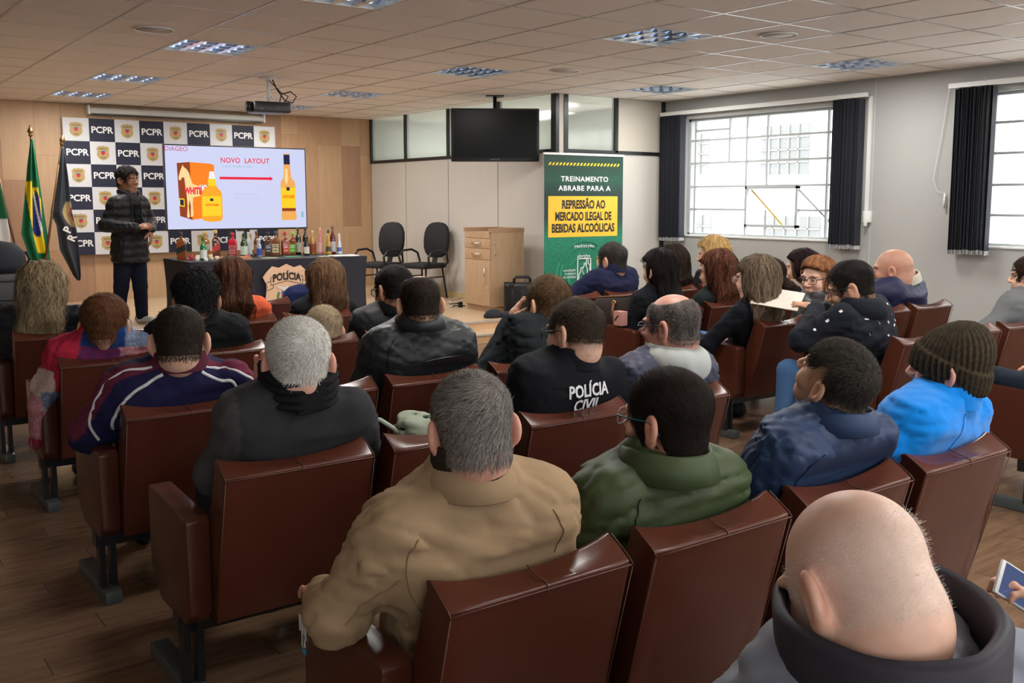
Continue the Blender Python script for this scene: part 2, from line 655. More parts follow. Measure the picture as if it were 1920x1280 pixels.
# ------------------------------------------------------------------ left wall, back wall (behind the viewer)
b = MB(); b.box(XL - 0.12, XL, YB, YF, 0, ZC + 0.2); tag(b.build('wall_left', M_wallg), kind='structure')
BW_ = [(-1.6, 1.2), (2.6, 5.4), (6.2, 8.6)]      # windows in the wall behind the viewer
b = MB()
b.box(XL - .12, XR + .25, YB - .12, YB, 0, 1.0); b.box(XL - .12, XR + .25, YB - .12, YB, 2.6, ZC + .2)
xs = [XL - .12] + [v for w in BW_ for v in w] + [XR + .25]
for q in range(0, len(xs), 2): b.box(xs[q], xs[q + 1], YB - .12, YB, 1.0, 2.6)
tag(b.build('wall_back', M_wallg), kind='structure')
for k, (x0, x1) in enumerate(BW_):
    w = empty('window_%d' % (k + 4), (0, YB - .06, 0)); w['kind'] = 'structure'
    b = MB()
    for q in range(6): b.box(x0 + (x1 - x0) * q / 5 - .014, x0 + (x1 - x0) * q / 5 + .014, -.02, .02, 1.0, 2.6)
    for q in range(5): b.box(x0, x1, -.02, .02, 1.0 + .4 * q - .014, 1.0 + .4 * q + .014)
    b.build('window_frame', M_steelgrey, w)
    MB().box(x0, x1, -.002, .002, 1.0, 2.6).build('pane', M_glass, w)

# ------------------------------------------------------------------ right wall with windows
WZ0, WZ1 = 1.09, 2.555
WINS = [(6.62, 8.99), (2.68, 5.02), (-1.3, 1.1)]
b = MB()
TH = 0.22
b.box(XR, XR + TH, YB, YF, 0, WZ0)
b.box(XR, XR + TH, YB, YF, WZ1, ZC + 0.2)
ys = [YB] + [v for w in sorted(WINS) for v in w] + [YF]
for q in range(0, len(ys), 2):
    b.box(XR, XR + TH, ys[q], ys[q + 1], WZ0, WZ1)
wall_right = tag(b.build('wall_right', M_wallg), kind='structure')
b = MB(); b.box(XR - 0.004, XR + 0.002, 6.23, 6.245, 0.0, ZC); b.build('wall_seam', M_steelgrey, wall_right)
b = MB(); b.box(XR - 0.012, XR, YB, 9.3, 0.0, 0.08); tag(b.build('baseboard_right', M_wallg), kind='structure')
M_pane = M_glass


def window(n, y0, y1, vs, hs, extra, missing):
    """steel window: vs = inner vertical bar positions, hs = bar heights; cells where `missing` removes a bar piece"""
    w = empty('window_%d' % n, (XR + 0.10, 0, 0))
    w['kind'] = 'structure'
    b = MB()
    f = 0.024
    b.box(-f, f, y0, y0 + 0.03, WZ0, WZ1); b.box(-f, f, y1 - 0.03, y1, WZ0, WZ1)
    b.box(-f, f, y0, y1, WZ0, WZ0 + 0.03); b.box(-f, f, y0, y1, WZ1 - 0.03, WZ1)
    b.build('window_frame', M_steelgrey, w)
    YS = [y0 + 0.015] + list(vs) + [y1 - 0.015]
    ZZ = [WZ0 + 0.015] + list(hs) + [WZ1 - 0.015]
    for i, v in enumerate(vs):
        for k in range(len(ZZ) - 1):
            if ('v', i, k) in missing: continue
            b = MB(); b.box(-0.016, 0.016, v - 0.012, v + 0.012, ZZ[k], ZZ[k + 1]); b.build('glazing_bar', M_steelgrey, w)
    for k, h in enumerate(hs):
        for i in range(len(YS) - 1):
            if ('h', i, k) in missing: continue
            b = MB(); b.box(-0.0165, 0.0165, YS[i], YS[i + 1], h - 0.012, h + 0.012); b.build('glazing_bar', M_steelgrey, w)
    for (ya, yb, za, zb, t) in extra:
        b = MB()
        for (p, q, r, s) in ((ya, ya + t, za, zb), (yb - t, yb, za, zb), (ya, yb, za, za + t), (ya, yb, zb - t, zb)):
            b.box(-0.03, 0.022, p, q, r, s)
        b.build('vent_frame', M_steelgrey, w)
    for i in range(len(YS) - 1):
        b = MB(); b.box(0.0, 0.004, YS[i], YS[i + 1], ZZ[0], ZZ[-1]); b.build('pane', M_pane, w)
    b = MB(); b.box(-0.115, -0.02, y0 - 0.02, y1 + 0.02, WZ0 - 0.012, WZ0 + 0.006); b.build('window_sill', M_white, w)
    return w


# window 1 bars measured along the wall (y grows away from the viewer)
v1 = [6.878, 7.28, 7.73, 8.045, 8.32, 8.888]
h1 = [1.42, 1.705, 2.00, 2.285]
miss = {('v', 1, 2), ('v', 1, 3), ('v', 1, 4), ('v', 4, 0), ('v', 4, 1), ('v', 4, 2), ('v', 2, 1), ('h', 2, 0), ('h', 3, 0), ('v', 1, 0), ('v', 1, 1)}
win1 = window(1, 6.62, 8.99, v1, h1, [(7.26, 8.045, 1.215, 1.70, 0.03)], miss)
MB().box(-.0165, .0165, 8.32, 8.888, 2.395, 2.42).build('glazing_bar', M_steelgrey, win1)
b = MB(); b.bar((0.02, 7.98, 1.66), (0.10, 7.56, 1.24), 0.018, 0.02); b.build('window_stay', mat('ochre_steel', (0.55, 0.36, 0.10), 0.5), win1)
b = MB(); b.bar((-0.035, 7.24, 1.66), (0.06, 6.76, 1.20), 0.022, 0.02); b.build('window_stay', M_steelgrey, win1)
win2 = window(2, 2.68, 5.02, [4.60, 4.05, 3.5, 3.0], [1.39, 1.68, 1.98, 2.27], [], set())
win3 = window(3, -1.3, 1.1, [0.5, 0.0, -0.6], [1.39, 1.68, 1.98, 2.27], [], set())

# ------------------------------------------------------------------ partition on the right of the stage
part = empty('wall_partition', (0, 0, 0)); part['kind'] = 'structure'
posts = [YF - 0.02, 13.04, 11.84, 10.62, YP + 0.07]
ZT = 2.13
for q in range(4):
    y1, y0 = posts[q], posts[q + 1]
    b = MB(); b.box(XP, XP + 0.04, y0 + 0.006, y1 - 0.006, ZS + 0.07, ZT - 0.02); b.build('wall_panel', M_panelw, part)
    b = MB(); b.box(XP + 0.004, XP + 0.036, y0, y1, ZS, ZT); b.build('panel_core', M_blackal, part)
    # ribbed pane
    n = max(12, int((y1 - y0) / 0.03))
    vs, fs = [], []
    for i in range(n * 2 + 1):
        yy = y0 + 0.02 + (y1 - y0 - 0.04) * i / (2 * n)
        xx = XP + (0.016 if i % 2 else 0.022)
        vs += [(xx, yy, ZT + 0.02), (xx, yy, ZC)]
    for i in range(n * 2):
        fs.append((2 * i, 2 * i + 2, 2 * i + 3, 2 * i + 1))
    b = MB(); b.add(vs, fs, True); b.build('ribbed_pane', M_ribbed, part)
for q, yp in enumerate(posts[:4]):
    b = MB(); b.box(XP - 0.012, XP + 0.05, yp - 0.022, yp + 0.022, ZT - 0.02, ZC); b.build('mullion', M_blackal, part)
b = MB(); b.box(XP - 0.014, XP + 0.05, posts[4], posts[0], ZT - 0.022, ZT + 0.022); b.build('transom', M_blackal, part)
b = MB(); b.box(XP - 0.016, XP + 0.01, posts[4], posts[0], ZS, ZS + 0.07); b.build('baseboard', M_base, part)
# corner pillar and short wall facing the room
b = MB(); b.box(XP - 0.03, XP + 0.02, YP - 0.02, YP + 0.08, 0, ZC); b.build('corner_post', M_blackal, part)
b = MB(); b.box(XP + 0.02, XP + 0.095, YP - 0.012, YP + 0.05, 0, ZC); b.build('corner_post', M_panelb, part)
b = MB(); b.box(XP + 0.095, XP + 0.16, YP - 0.02, YP + 0.06, 0, ZC); b.build('corner_post', M_blackal, part)
XA, XB, XE = XP + 0.16, 8.37, XR
b = MB(); b.box(XA, XE, YP, YP + 0.04, 0.0, ZT - 0.02); b.build('wall_panel', M_panelw, part)
b = MB(); b.box(XB + 0.02, XE, YP, YP + 0.04, ZT + 0.02, ZC); b.build('wall_panel', M_panelb, part)
n = 26
vs, fs = [], []
for i in range(n * 2 + 1):
    xx = XA + (XB - XA) * i / (2 * n)
    yy = YP + (0.014 if i % 2 else 0.021)
    vs += [(xx, yy, ZT + 0.02), (xx, yy, ZC)]
for i in range(n * 2):
    fs.append((2 * i, 2 * i + 2, 2 * i + 3, 2 * i + 1))
b = MB(); b.add(vs, fs, True); b.build('ribbed_pane', M_ribbed, part)
b = MB(); b.box(XA, XE, YP - 0.014, YP + 0.05, ZT - 0.022, ZT + 0.022); b.build('transom', M_blackal, part)
b = MB(); b.box(XB - 0.025, XB + 0.025, YP - 0.014, YP + 0.05, ZT, ZC); b.build('mullion', M_blackal, part)
b = MB(); b.box(XE - 0.05, XE - 0.002, YP - 0.03, YP + 0.05, 0, ZC); b.build('mullion', M_blackal, part)
# the small room behind the ribbed glass, backlit by an added area light without a fixture
b = MB(); b.box(XP + 0.06, XR, YF, YF + 0.1, 0, ZC + 0.2); tag(b.build('wall_store', M_wallg), kind='structure')
a = area('store_fill_light', (8.4, 11.8, 2.72), (0, 0, 0), 0.6, 2.6, 26, (0.95, 1.0, 0.93))

# ------------------------------------------------------------------ the yard and the pale building across it
M_ext = mat('white_render', (0.82, 0.82, 0.80), 0.9, noise=(0.8, 0.05, (1, 1, 1)))
M_extwin = mat('dim_window', (0.17, 0.175, 0.17), 0.3)
M_extbar = mat('pale_bars', (0.30, 0.29, 0.26), 0.6)
ext = empty('far_building', (14.6, 0, 0))
tag(ext, 'white rendered building with barred windows seen through the steel window', 'building')
b = MB(); b.box(0, 0.3, -8, 30, -4, 4.6); b.build('facade', M_ext, ext)
b = MB(); b.box(-0.12, 0.0, -8, 30, 1.75, 1.9); b.build('cornice', M_ext, ext)
for (y0, y1, z0, z1) in ((13.6, 14.7, 2.05, 2.85), (11.2, 12.3, 2.0, 2.9), (9.0, 10.2, 2.0, 2.9), (13.5, 14.7, 0.35, 1.25), (10.9, 12.2, 0.35, 1.25), (6.0, 7.2, 2.0, 2.9), (3.0, 4.2, 2.0, 2.9)):
    f = MB().box(-0.02, 0.02, y0, y1, z0, z1).build('window', M_extwin, ext)
    b = MB()
    for q in range(1, 5):
        yy = y0 + (y1 - y0) * q / 5
        b.box(-0.045, -0.022, yy - 0.012, yy + 0.012, z0, z1)
    for q in range(1, 4):
        zz = z0 + (z1 - z0) * q / 4
        b.box(-0.045, -0.022, y0, y1, zz - 0.012, zz + 0.012)
    b.build('grille', M_extbar, f)
b = MB(); b.box(XR + TH, 14.6, -8, 30, -4.1, -4); tag(b.build('yard_ground', mat('pale_concrete', (0.6, 0.6, 0.58), 0.9)), kind='structure')

# ------------------------------------------------------------------ blinds
M_blind = [mat('blind_fabric', (0.018, 0.020, 0.028), 0.75, noise=(60, 0.15, (1, 1, 1))), mat('blind_fabric_grey', (0.04, 0.042, 0.055), 0.75)]
M_weight = mat('blind_weight', (0.42, 0.42, 0.42), 0.5)


def blind(y0, y1, n, label, z1=2.60, z0=1.02):
    t = empty('vertical_blind', (XR - 0.09, (y0 + y1) / 2, 0))
    tag(t, label, 'blind', 'vertical blinds at the windows')
    me = wme = None
    for i in range(n):
        yy = y0 + (y1 - y0) * (i + 0.5) / n - (y0 + y1) / 2
        ang = math.radians(random.uniform(-10, 10))
        if me is None:
            b = MB(); b.box(-0.05, 0.05, -0.001, 0.001, z0, z1)
            s = b.build('slat', M_blind[0], t); me = s.data
            b = MB(); b.box(-0.048, 0.048, -0.004, 0.004, z0 - 0.005, z0 + 0.035)
            w = b.build('weight', M_weight, s); wme = w.data
        else:
            s = link(bpy.data.objects.new('slat', me), t)
            w = link(bpy.data.objects.new('weight', wme), s)
        s.location = (random.uniform(-0.008, 0.008), yy, random.uniform(-0.006, 0.006))
        s.rotation_euler = (random.uniform(-0.004, 0.004), 0, ang)
    return t


blind(8.93, 9.31, 19, 'dark vertical blind gathered at the far end of the first window')
blind(6.33, 6.68, 20, 'dark vertical blind gathered at the near end of the first window')
blind(4.90, 5.28, 20, 'dark vertical blind gathered by the second window at the right')
for (y0, y1, lb) in ((6.28, 9.34, 'white headrail above the first window'), (2.3, 5.36, 'white headrail above the second window')):
    t = empty('blind_rail', (XR - 0.09, 0, 2.63)); tag(t, lb, 'rail', 'headrails of the blinds')
    b = MB(); b.box(-0.022, 0.022, y0, y1, -0.02, 0.025); b.build('rail', M_white, t)
    for q in (0.12, 0.5, 0.88):
        yy = y0 + (y1 - y0) * q
        b = MB(); b.box(-0.03, 0.09, yy - 0.012, yy + 0.012, 0.02, 0.035); b.build('bracket', M_steelgrey, t)
# cords, cable duct and wall outlets
t = empty('cable_duct', (XR - 0.012, 6.285, 0)); tag(t, 'white cable duct running down beside the first window', 'duct')
MB().box(-0.012, 0.012, -0.018, 0.018, 1.40, 2.62).build('duct', M_white, t)
t = empty('wall_outlet', (XR - 0.02, 6.27, 1.36)); tag(t, 'white wall socket box below the cable duct', 'socket')
MB().box(-0.02, 0.02, -0.05, 0.04, -0.06, 0.06).build('box', M_white, t, bevel=0.004)
MB().box(-0.045, -0.02, -0.02, 0.01, -0.10, 0.03).build('plug', M_white, t, bevel=0.004)
t = empty('pull_cord', (XR - 0.03, 5.42, 0)); tag(t, 'thin white blind cord with a weight beside the second window', 'cord')
b = MB(); b.tube([(0, -0.02, 2.62), (0, 0.03, 2.2), (0, 0.10, 1.75), (0, 0.05, 1.62), (0, -0.04, 1.60)], 0.003, 5); b.build('cord', M_white, t)
b = MB(); b.tube([(0, -0.03, 1.60), (0, -0.03, 1.45)], [0.008, 0.012], 8); b.build('weight', M_white, t)


# ================================================================== things on the stage
M_navy = mat('navy_print', (0.012, 0.014, 0.035), 0.6)
M_bwhite = mat('white_print', (0.62, 0.62, 0.64), 0.6)
M_gold = mat('gold_print', (0.45, 0.32, 0.13), 0.5)
M_golddk = mat('dark_print', (0.06, 0.045, 0.03), 0.5)
M_red = mat('red_print', (0.60, 0.02, 0.03), 0.5)
M_blue = mat('blue_print', (0.02, 0.06, 0.35), 0.5)
M_green = mat('green_print', (0.04, 0.20, 0.05), 0.5)
M_txtw = mat('white_lettering', (0.80, 0.80, 0.80), 0.5)
M_txtk = mat('black_lettering', (0.012, 0.012, 0.012), 0.5)
M_blackpl = mat('black_plastic', (0.012, 0.012, 0.013), 0.35)
M_blackcl = mat('black_cloth', (0.012, 0.013, 0.020), 0.85)
M_skinpaper = mat('paper', (0.78, 0.77, 0.72), 0.7)


def shield(cx, cz, w, h):
    """police badge outline"""
    P = [(0, .50), (.16, .44), (.30, .47), (.42, .38), (.50, .30), (.43, .18), (.44, .02), (.47, -.12), (.40, -.28), (.24, -.40), (.08, -.45), (0, -.50)]
    P = P + [(-x, z) for x, z in reversed(P[1:-1])]
    return [(cx + x * w, cz + z * h) for x, z in P]


def crest(b, cx, cz, s, y):
    """small coat of arms: blue over red shield between two green sprays"""
    b.cur = 2; b.add(*flat([(cx - s, cz + s), (cx + s, cz + s), (cx + s, cz + .45 * s), (cx - s, cz + .45 * s)], y))
    b.cur = 1; b.add(*flat([(cx - s, cz + .45 * s), (cx + s, cz + .45 * s), (cx + s, cz - .3 * s), (cx + .6 * s, cz - .9 * s), (cx, cz - 1.2 * s), (cx - .6 * s, cz - .9 * s), (cx - s, cz - .3 * s)], y))


# checkered backdrop
bd = empty('press_backdrop', (2.90, 14.06, 0.81))
tag(bd, 'navy and white checkered press backdrop with police badges on the wood wall', 'backdrop')
CW, CH_ = 2.90 / 9, 1.80 / 6
MB().box(0, 2.90, 0.0, 0.012, 0, 1.80).build('white_sheet', M_bwhite, bd)
sq, bg_, ln, cr = MB(), MB(), MB(), MB()
tv, tf = text_mesh('PCPR', size=0.118, bold=0.003, sx=1.0)
pv, pf = text_mesh('POLÍCIA', size=0.026, bold=0.0006)
cv, cf = text_mesh('CIVIL', size=0.028, bold=0.0006)
for r in range(6):
    for c in range(9):
        x0, z0 = c * CW, 1.80 - (r + 1) * CH_
        cx, cz = x0 + CW / 2, z0 + CH_ / 2
        if (r + c) % 2:
            sq.add(*flat([(x0, z0), (x0 + CW, z0), (x0 + CW, z0 + CH_), (x0, z0 + CH_)], -0.002))
            ln.add([(x + cx, -0.004, z + cz) for x, y, z in tv], tf)
        else:
            bg_.add(*flat(shield(cx, cz, 0.17, 0.20), -0.003))
            crest(cr, cx, cz + 0.002, 0.024, -0.005)
            cr.cur = 0
            cr.add([(x + cx, -0.005, z + cz + 0.055) for x, y, z in pv], pf)
            cr.add([(x + cx, -0.005, z + cz - 0.062) for x, y, z in cv], cf)
for b, n, m in ((sq, 'navy_squares', M_navy), (ln, 'lettering', M_txtw), (bg_, 'gold_badges', M_gold), (cr, 'badge_print', [M_golddk, M_red, M_blue])):
    tag(b.build(n, m, bd), kind='stuff')

# roller screen case
t = empty('projection_screen', (4.42, 14.03, 2.715)); tag(t, 'white rolled projection screen case above the checkered backdrop', 'screen')
b = MB(); b.tube([(-1.19, 0, 0), (1.19, 0, 0)], 0.042, 12); b.build('case', M_white, t)
for s in (-1, 1):
    b = MB(); b.box(s * 1.2 - 0.012, s * 1.2 + 0.012, -0.05, 0.1, -0.055, 0.065); b.build('end_bracket', M_white, t, bevel=0.004)
b = MB(); b.box(-1.15, 1.15, -0.02, -0.005, -0.058, -0.044); b.build('bottom_bar', M_blackpl, t)

# ------------------------------------------------------------------ big display with the slide
TVX0, TVX1, TVZ0, TVZ1, TVY = 3.815, 5.70, 1.165, 2.225, 12.80
tvr = empty('display_screen', ((TVX0 + TVX1) / 2, TVY, ZS))
tag(tvr, 'large flat display on a stand showing a bottle redesign slide', 'television')
W, H = TVX1 - TVX0, TVZ1 - TVZ0
zc0 = TVZ0 - ZS
MB().box(-W / 2 - 0.014, W / 2 + 0.014, 0.0, 0.055, zc0 - 0.022, zc0 + H + 0.014).build('bezel', M_blackpl, tvr, bevel=0.004)


def emat(name, c, s=1.0):
    m = mat(name, (0, 0, 0), 0.35, emit=c, es=s * 0.84, spec=0.15)
    return m


E_bg = emat('slide_background', (0.60, 0.63, 0.86))
MB().add(*flat([(-W / 2, zc0), (W / 2, zc0), (W / 2, zc0 + H), (-W / 2, zc0 + H)], -0.001)).build('slide', E_bg, tvr)
E = {k: emat('slide_' + k, c) for k, c in dict(red=(0.80, 0.02, 0.06), magenta=(0.55, 0.03, 0.16), grey=(0.36, 0.45, 0.60), teal=(0.25, 0.50, 0.60), orange=(0.95, 0.22, 0.01), amber=(1.0, 0.38, 0.02), brown=(0.28, 0.045, 0.008), yellow=(1.0, 0.62, 0.02), dark=(0.012, 0.016, 0.05), cream=(1.0, 0.66, 0.30), white=(0.85, 0.85, 0.95), tan=(0.85, 0.40, 0.10), pink=(0.75, 0.55, 0.62)).items()}


def uv(u, v): return (-W / 2 + u * W, zc0 + (1 - v) * H)


def slide_poly(name, m, pts, d=0.003):
    MB().add(*flat([uv((x - 130) / 1208.0, (y - 158) / 686.0) for x, y in pts], -d)).build(name, E[m], tvr)


def slide_text(s, m, zx, zy, size, **k):
    u, v = uv((zx - 130) / 1208.0, (zy - 158) / 686.0)
    text_obj('slide_text', s, E[m], tvr, (u, k.pop('d', -0.006), v), size=size, **k)


slide_text('DIAGEO', 'magenta', 220, 186, 0.082, sx=0.98)
slide_text('NOVO  LAYOUT', 'red', 797, 270, 0.092, bold=0.0016, sx=0.93, spacing=1.06)
slide_text('A partir de julho de 2023', 'teal', 727, 318, 0.043, sx=0.92)
slide_poly('arrow', 'red', [(572, 407), (1012, 407), (1012, 398), (1040, 418), (1012, 438), (1012, 429), (572, 429)])
for (a, c, d, e_) in ((650, 452, 1058, 455), (650, 706, 1058, 709), (650, 452, 653, 709), (1055, 452, 1058, 709)):
    slide_poly('text_frame', 'pink', [(a, c), (d, c), (d, e_), (a, e_)])
slide_text('a garrafa de vidro será gradualmente', 'grey', 785, 552, 0.020)
slide_text('descontinuada e substituída pelo novo modelo', 'grey', 800, 588, 0.020)
slide_poly('carton_side', 'brown', [(222, 300), (328, 290), (332, 768), (232, 735)])
slide_poly('carton_front', 'orange', [(328, 290), (500, 300), (528, 312), (525, 742), (332, 768)], 0.003)
slide_poly('horse', 'cream', [(262, 330), (268, 312), (276, 330), (300, 350), (318, 380), (330, 430), (345, 470), (400, 490), (405, 570), (345, 580), (338, 640), (342, 725), (330, 745), (318, 740), (322, 650), (312, 600), (305, 660), (310, 745), (292, 752), (288, 735), (296, 650), (290, 540), (282, 470), (278, 420), (262, 415), (248, 440), (234, 440), (232, 415), (245, 370)], 0.005)
slide_text('WHITE', 'red', 345, 530, 0.115, bold=0.006, sx=0.62, d=-0.008)
slide_text('HO', 'white', 432, 505, 0.105, bold=0.005, sx=0.62, d=-0.007)
slide_poly('carton_panel', 'yellow', [(229, 588), (272, 592), (272, 660), (229, 652)], 0.006)
slide_poly('carton_panel', 'dark', [(236, 598), (265, 601), (265, 650), (236, 644)], 0.007)
slide_poly('bottle_left', 'amber', [(492, 370), (530, 370), (536, 470), (548, 500), (578, 530), (586, 570), (584, 760), (560, 782), (480, 786), (420, 774), (408, 750), (412, 560), (430, 515), (470, 490), (478, 440)], 0.009)
slide_poly('bottle_left_neck', 'yellow', [(470, 425), (534, 425), (538, 470), (532, 488), (470, 482)], 0.010)
slide_poly('bottle_left_cap', 'white', [(486, 365), (524, 365), (534, 425), (478, 425)], 0.010)
slide_poly('bottle_left_label', 'yellow', [(416, 572), (578, 570), (574, 735), (416, 738)], 0.011)
slide_poly('label_horse', 'dark', [(482, 590), (510, 590), (510, 612), (482, 612)], 0.012)
slide_text('WHITE HORSE', 'orange', 497, 645, 0.040, bold=0.003, sx=0.66, d=-0.013)
slide_poly('bottle_right', 'tan', [(1140, 290), (1197, 290), (1206, 400), (1216, 420), (1238, 445), (1242, 470), (1242, 660), (1238, 690), (1248, 740), (1244, 778), (1108, 778), (1106, 740), (1114, 690), (1110, 660), (1106, 470), (1110, 445), (1130, 418), (1136, 400)], 0.003)
slide_poly('bottle_right_shoulder', 'cream', [(1150, 330), (1172, 330), (1178, 420), (1160, 470), (1146, 430)], 0.005)
slide_poly('bottle_right_cap', 'dark', [(1140, 206), (1196, 206), (1197, 292), (1140, 292)], 0.005)
slide_poly('cap_ring', 'tan', [(1138, 198), (1197, 198), (1197, 207), (1138, 207)], 0.006)
slide_poly('bottle_right_label', 'yellow', [(1108, 495), (1243, 495), (1241, 672), (1112, 672)], 0.005)
slide_poly('label_band', 'brown', [(1112, 674), (1241, 674), (1240, 700), (1113, 700)], 0.005)
slide_poly('label_horse', 'dark', [(1158, 490), (1188, 490), (1188, 520), (1158, 520)], 0.007)
slide_text('WHITE HORSE', 'orange', 1175, 575, 0.056, bold=0.004, sx=0.46, d=-0.008, shear=0.1)
slide_poly('corner_mark', 'teal', [(1290, 705), (1312, 705), (1312, 755), (1290, 755)])
for s in (-0.11, 0.11):
    b = MB(); b.box(s - 0.03, s + 0.03, 0.03, 0.09, 0.06, zc0 + 0.25); b.build('post', M_blackpl, tvr)
b = MB(); b.box(-0.5, 0.5, -0.15, 0.25, 0.0, 0.06); b.build('base', M_blackpl, tvr, bevel=0.01)
b = MB(); b.box(-0.05, 0.05, -0.004, 0, zc0 - 0.04, zc0 - 0.02); b.build('sensor_tab', M_blackpl, tvr)

# ------------------------------------------------------------------ table with stretch cloth and badge
TX0, TX1, TY0, TY1, TZ = 3.10, 5.04, 9.74, 10.62, 0.925
tb = empty('display_table', ((TX0 + TX1) / 2, (TY0 + TY1) / 2, ZS))
tag(tb, 'long table under a black stretch cloth with a police badge on its front', 'table')
hw, hd, th = (TX1 - TX0) / 2, (TY1 - TY0) / 2, TZ - ZS
vs, fs = [], []
NS, NZ = 22, 8
per = []
for side in range(4):
    for i in range(NS):
        s = i / NS
        per.append(((-hw + 2 * hw * s, -hd), (hw, -hd + 2 * hd * s), (hw - 2 * hw * s, hd), (-hw, hd - 2 * hd * s))[side] + (s, side))
for k in range(NZ + 1):
    z = th * (1 - k / NZ)
    for (x, y, s, side) in per:
        pull = 0.035 * math.sin(PI * s) * math.sin(PI * min(1, k / NZ * 1.0)) + 0.012 * math.sin(2 * PI * k / NZ) * 0
        inset = 1 - 0.05 * math.sin(PI * k / NZ / 1.0) * (0.4 + 0.6 * math.sin(PI * s))
        w = 0.004 * math.sin(s * 40) * k / NZ
        vs.append((x * inset + w, y * inset + w, z))
n = len(per)
for k in range(NZ):
    for i in range(n):
        fs.append((k * n + i, k * n + (i + 1) % n, (k + 1) * n + (i + 1) % n, (k + 1) * n + i))
b = MB(); b.add(vs, fs, True); b.add([(x, y, th) for x, y, s, q in per], [tuple(range(n))])
b.build('table_cloth', mat('stretch_cloth', (0.016, 0.016, 0.026), 0.8), tb)
MB().box(-hw + 0.01, hw - 0.01, -hd + 0.01, hd - 0.01, th - 0.03, th - 0.002).build('table_top', M_blackpl, tb)
for sx in (-1, 1):
    for sy in (-1, 1):
        MB().bar((sx * (hw - 0.08), sy * (hd - 0.08), 0), (sx * (hw - 0.08), sy * (hd - 0.08), th - 0.03), 0.035).build('leg', M_blackal, tb)
M_tanp = mat('badge_tan', (0.66, 0.42, 0.27), 0.6)
bgx, bgz, yb = 0.018, 0.375, -hd - 0.03
bo = MB().prism(shield(bgx, bgz, 0.52, 0.64), yb, yb + 0.006).build('police_badge', M_tanp, tb)
ln = MB()
for (za, zb) in ((0.155, 0.27),):
    for s in (-1, 1):
        pass
b = MB()
rib = [(-.175, .105), (-.175, .185), (0, .225), (.175, .185), (.175, .105), (0, .145)]
for i in range(len(rib)):
    a, c = rib[i], rib[(i + 1) % len(rib)]
    b.bar((bgx + a[0], yb - 0.002, bgz + a[1]), (bgx + c[0], yb - 0.002, bgz + c[1]), 0.004, 0.004)
for s in (-1, 1):
    tail = [(s * .175, .15), (s * .235, .125), (s * .215, .09), (s * .235, .045), (s * .15, .075), (s * .15, .108)]
    for i in range(5):
        a, c = tail[i], tail[i + 1]
        b.bar((bgx + a[0], yb - 0.002, bgz + a[1]), (bgx + c[0], yb - 0.002, bgz + c[1]), 0.004, 0.004)
arc = [(-.2, -.14), (-.12, -.175), (0, -.19), (.12, -.175), (.2, -.14)]
for i in range(4):
    a, c = arc[i], arc[i + 1]
    b.bar((bgx + a[0], yb - 0.002, bgz + a[1]), (bgx + c[0], yb - 0.002, bgz + c[1]), 0.004, 0.004)
tag(b.build('ribbon_outline', M_txtk, bo), kind='stuff')
text_obj('lettering', 'POLÍCIA', M_txtk, bo, (bgx, yb - 0.003, bgz + 0.155), size=0.105, bold=0.004, sx=0.80, curve=lambda v: (v[0], v[1], v[2] + 0.035 - 0.9 * v[0] ** 2))
text_obj('lettering', 'CIVIL', M_txtk, bo, (bgx, yb - 0.003, bgz - 0.24), size=0.10, bold=0.004, sx=0.85, curve=lambda v: (v[0], v[1], v[2] + 0.9 * v[0] ** 2))
b = MB()
crest(b, bgx, bgz - 0.025, 0.062, yb - 0.003)
b.cur = 0      # farmer figure and mountains
b.add(*flat(ngon(bgx, bgz - 0.012, 0.011, 0.011, 10), yb - 0.005))
b.add(*flat([(bgx - .016, bgz - .025), (bgx + .016, bgz - .025), (bgx + .03, bgz - .05), (bgx + .012, bgz - .045), (bgx + .018, bgz - .085), (bgx + .006, bgz - .085), (bgx, bgz - .06), (bgx - .012, bgz - .085), (bgx - .022, bgz - .085), (bgx - .01, bgz - .045), (bgx - .03, bgz - .06)], yb - 0.005))
b.add(*flat([(bgx - .045, bgz + .012), (bgx - .03, bgz + .03), (bgx - .02, bgz + .018), (bgx - .008, bgz + .032), (bgx + .006, bgz + .012)], yb - 0.005))
for s in (-1, 1):   # eagle wings
    b.add(*flat([(bgx, bgz + .062), (bgx + s * .02, bgz + .078), (bgx + s * .12, bgz + .098), (bgx + s * .10, bgz + .075), (bgx + s * .05, bgz + .052), (bgx + s * .015, bgz + .045)], yb - 0.004))
b.add(*flat(ngon(bgx, bgz + .07, .012, .022, 10), yb - 0.005))
b.cur = 3
b.add(*flat(ngon(bgx + .03, bgz + .014, .014, .014, 10, 0, PI), yb - 0.005))
b.build('coat_of_arms', [mat('silver_print', (0.62, 0.62, 0.62), 0.4), M_red, M_blue, mat('yellow_print', (0.75, 0.55, 0.03), 0.5)], bo)
b = MB()
for s in (-1, 1):
    for i in range(9):
        a = -PI / 2 + s * (0.25 + i * 0.22)
        px_, pz_ = bgx + 0.115 * math.cos(a) * (0.9), bgz - 0.03 + 0.11 * math.sin(a)
        b.add(*flat(ngon(px_, pz_, 0.013, 0.016, 8), yb - 0.004 - 0.0003 * i))
tag(b.build('laurel_leaves', M_green, bo), kind='stuff')

# ------------------------------------------------------------------ bottles
def glass_mat(name, c, rough=0.06):
    return mat(name, c, rough, spec=0.7, coat=0.3)


BM = {}


def bmat(key, c, **k):
    if key not in BM: BM[key] = mat('bottle_' + key, c, **k)
    return BM[key]


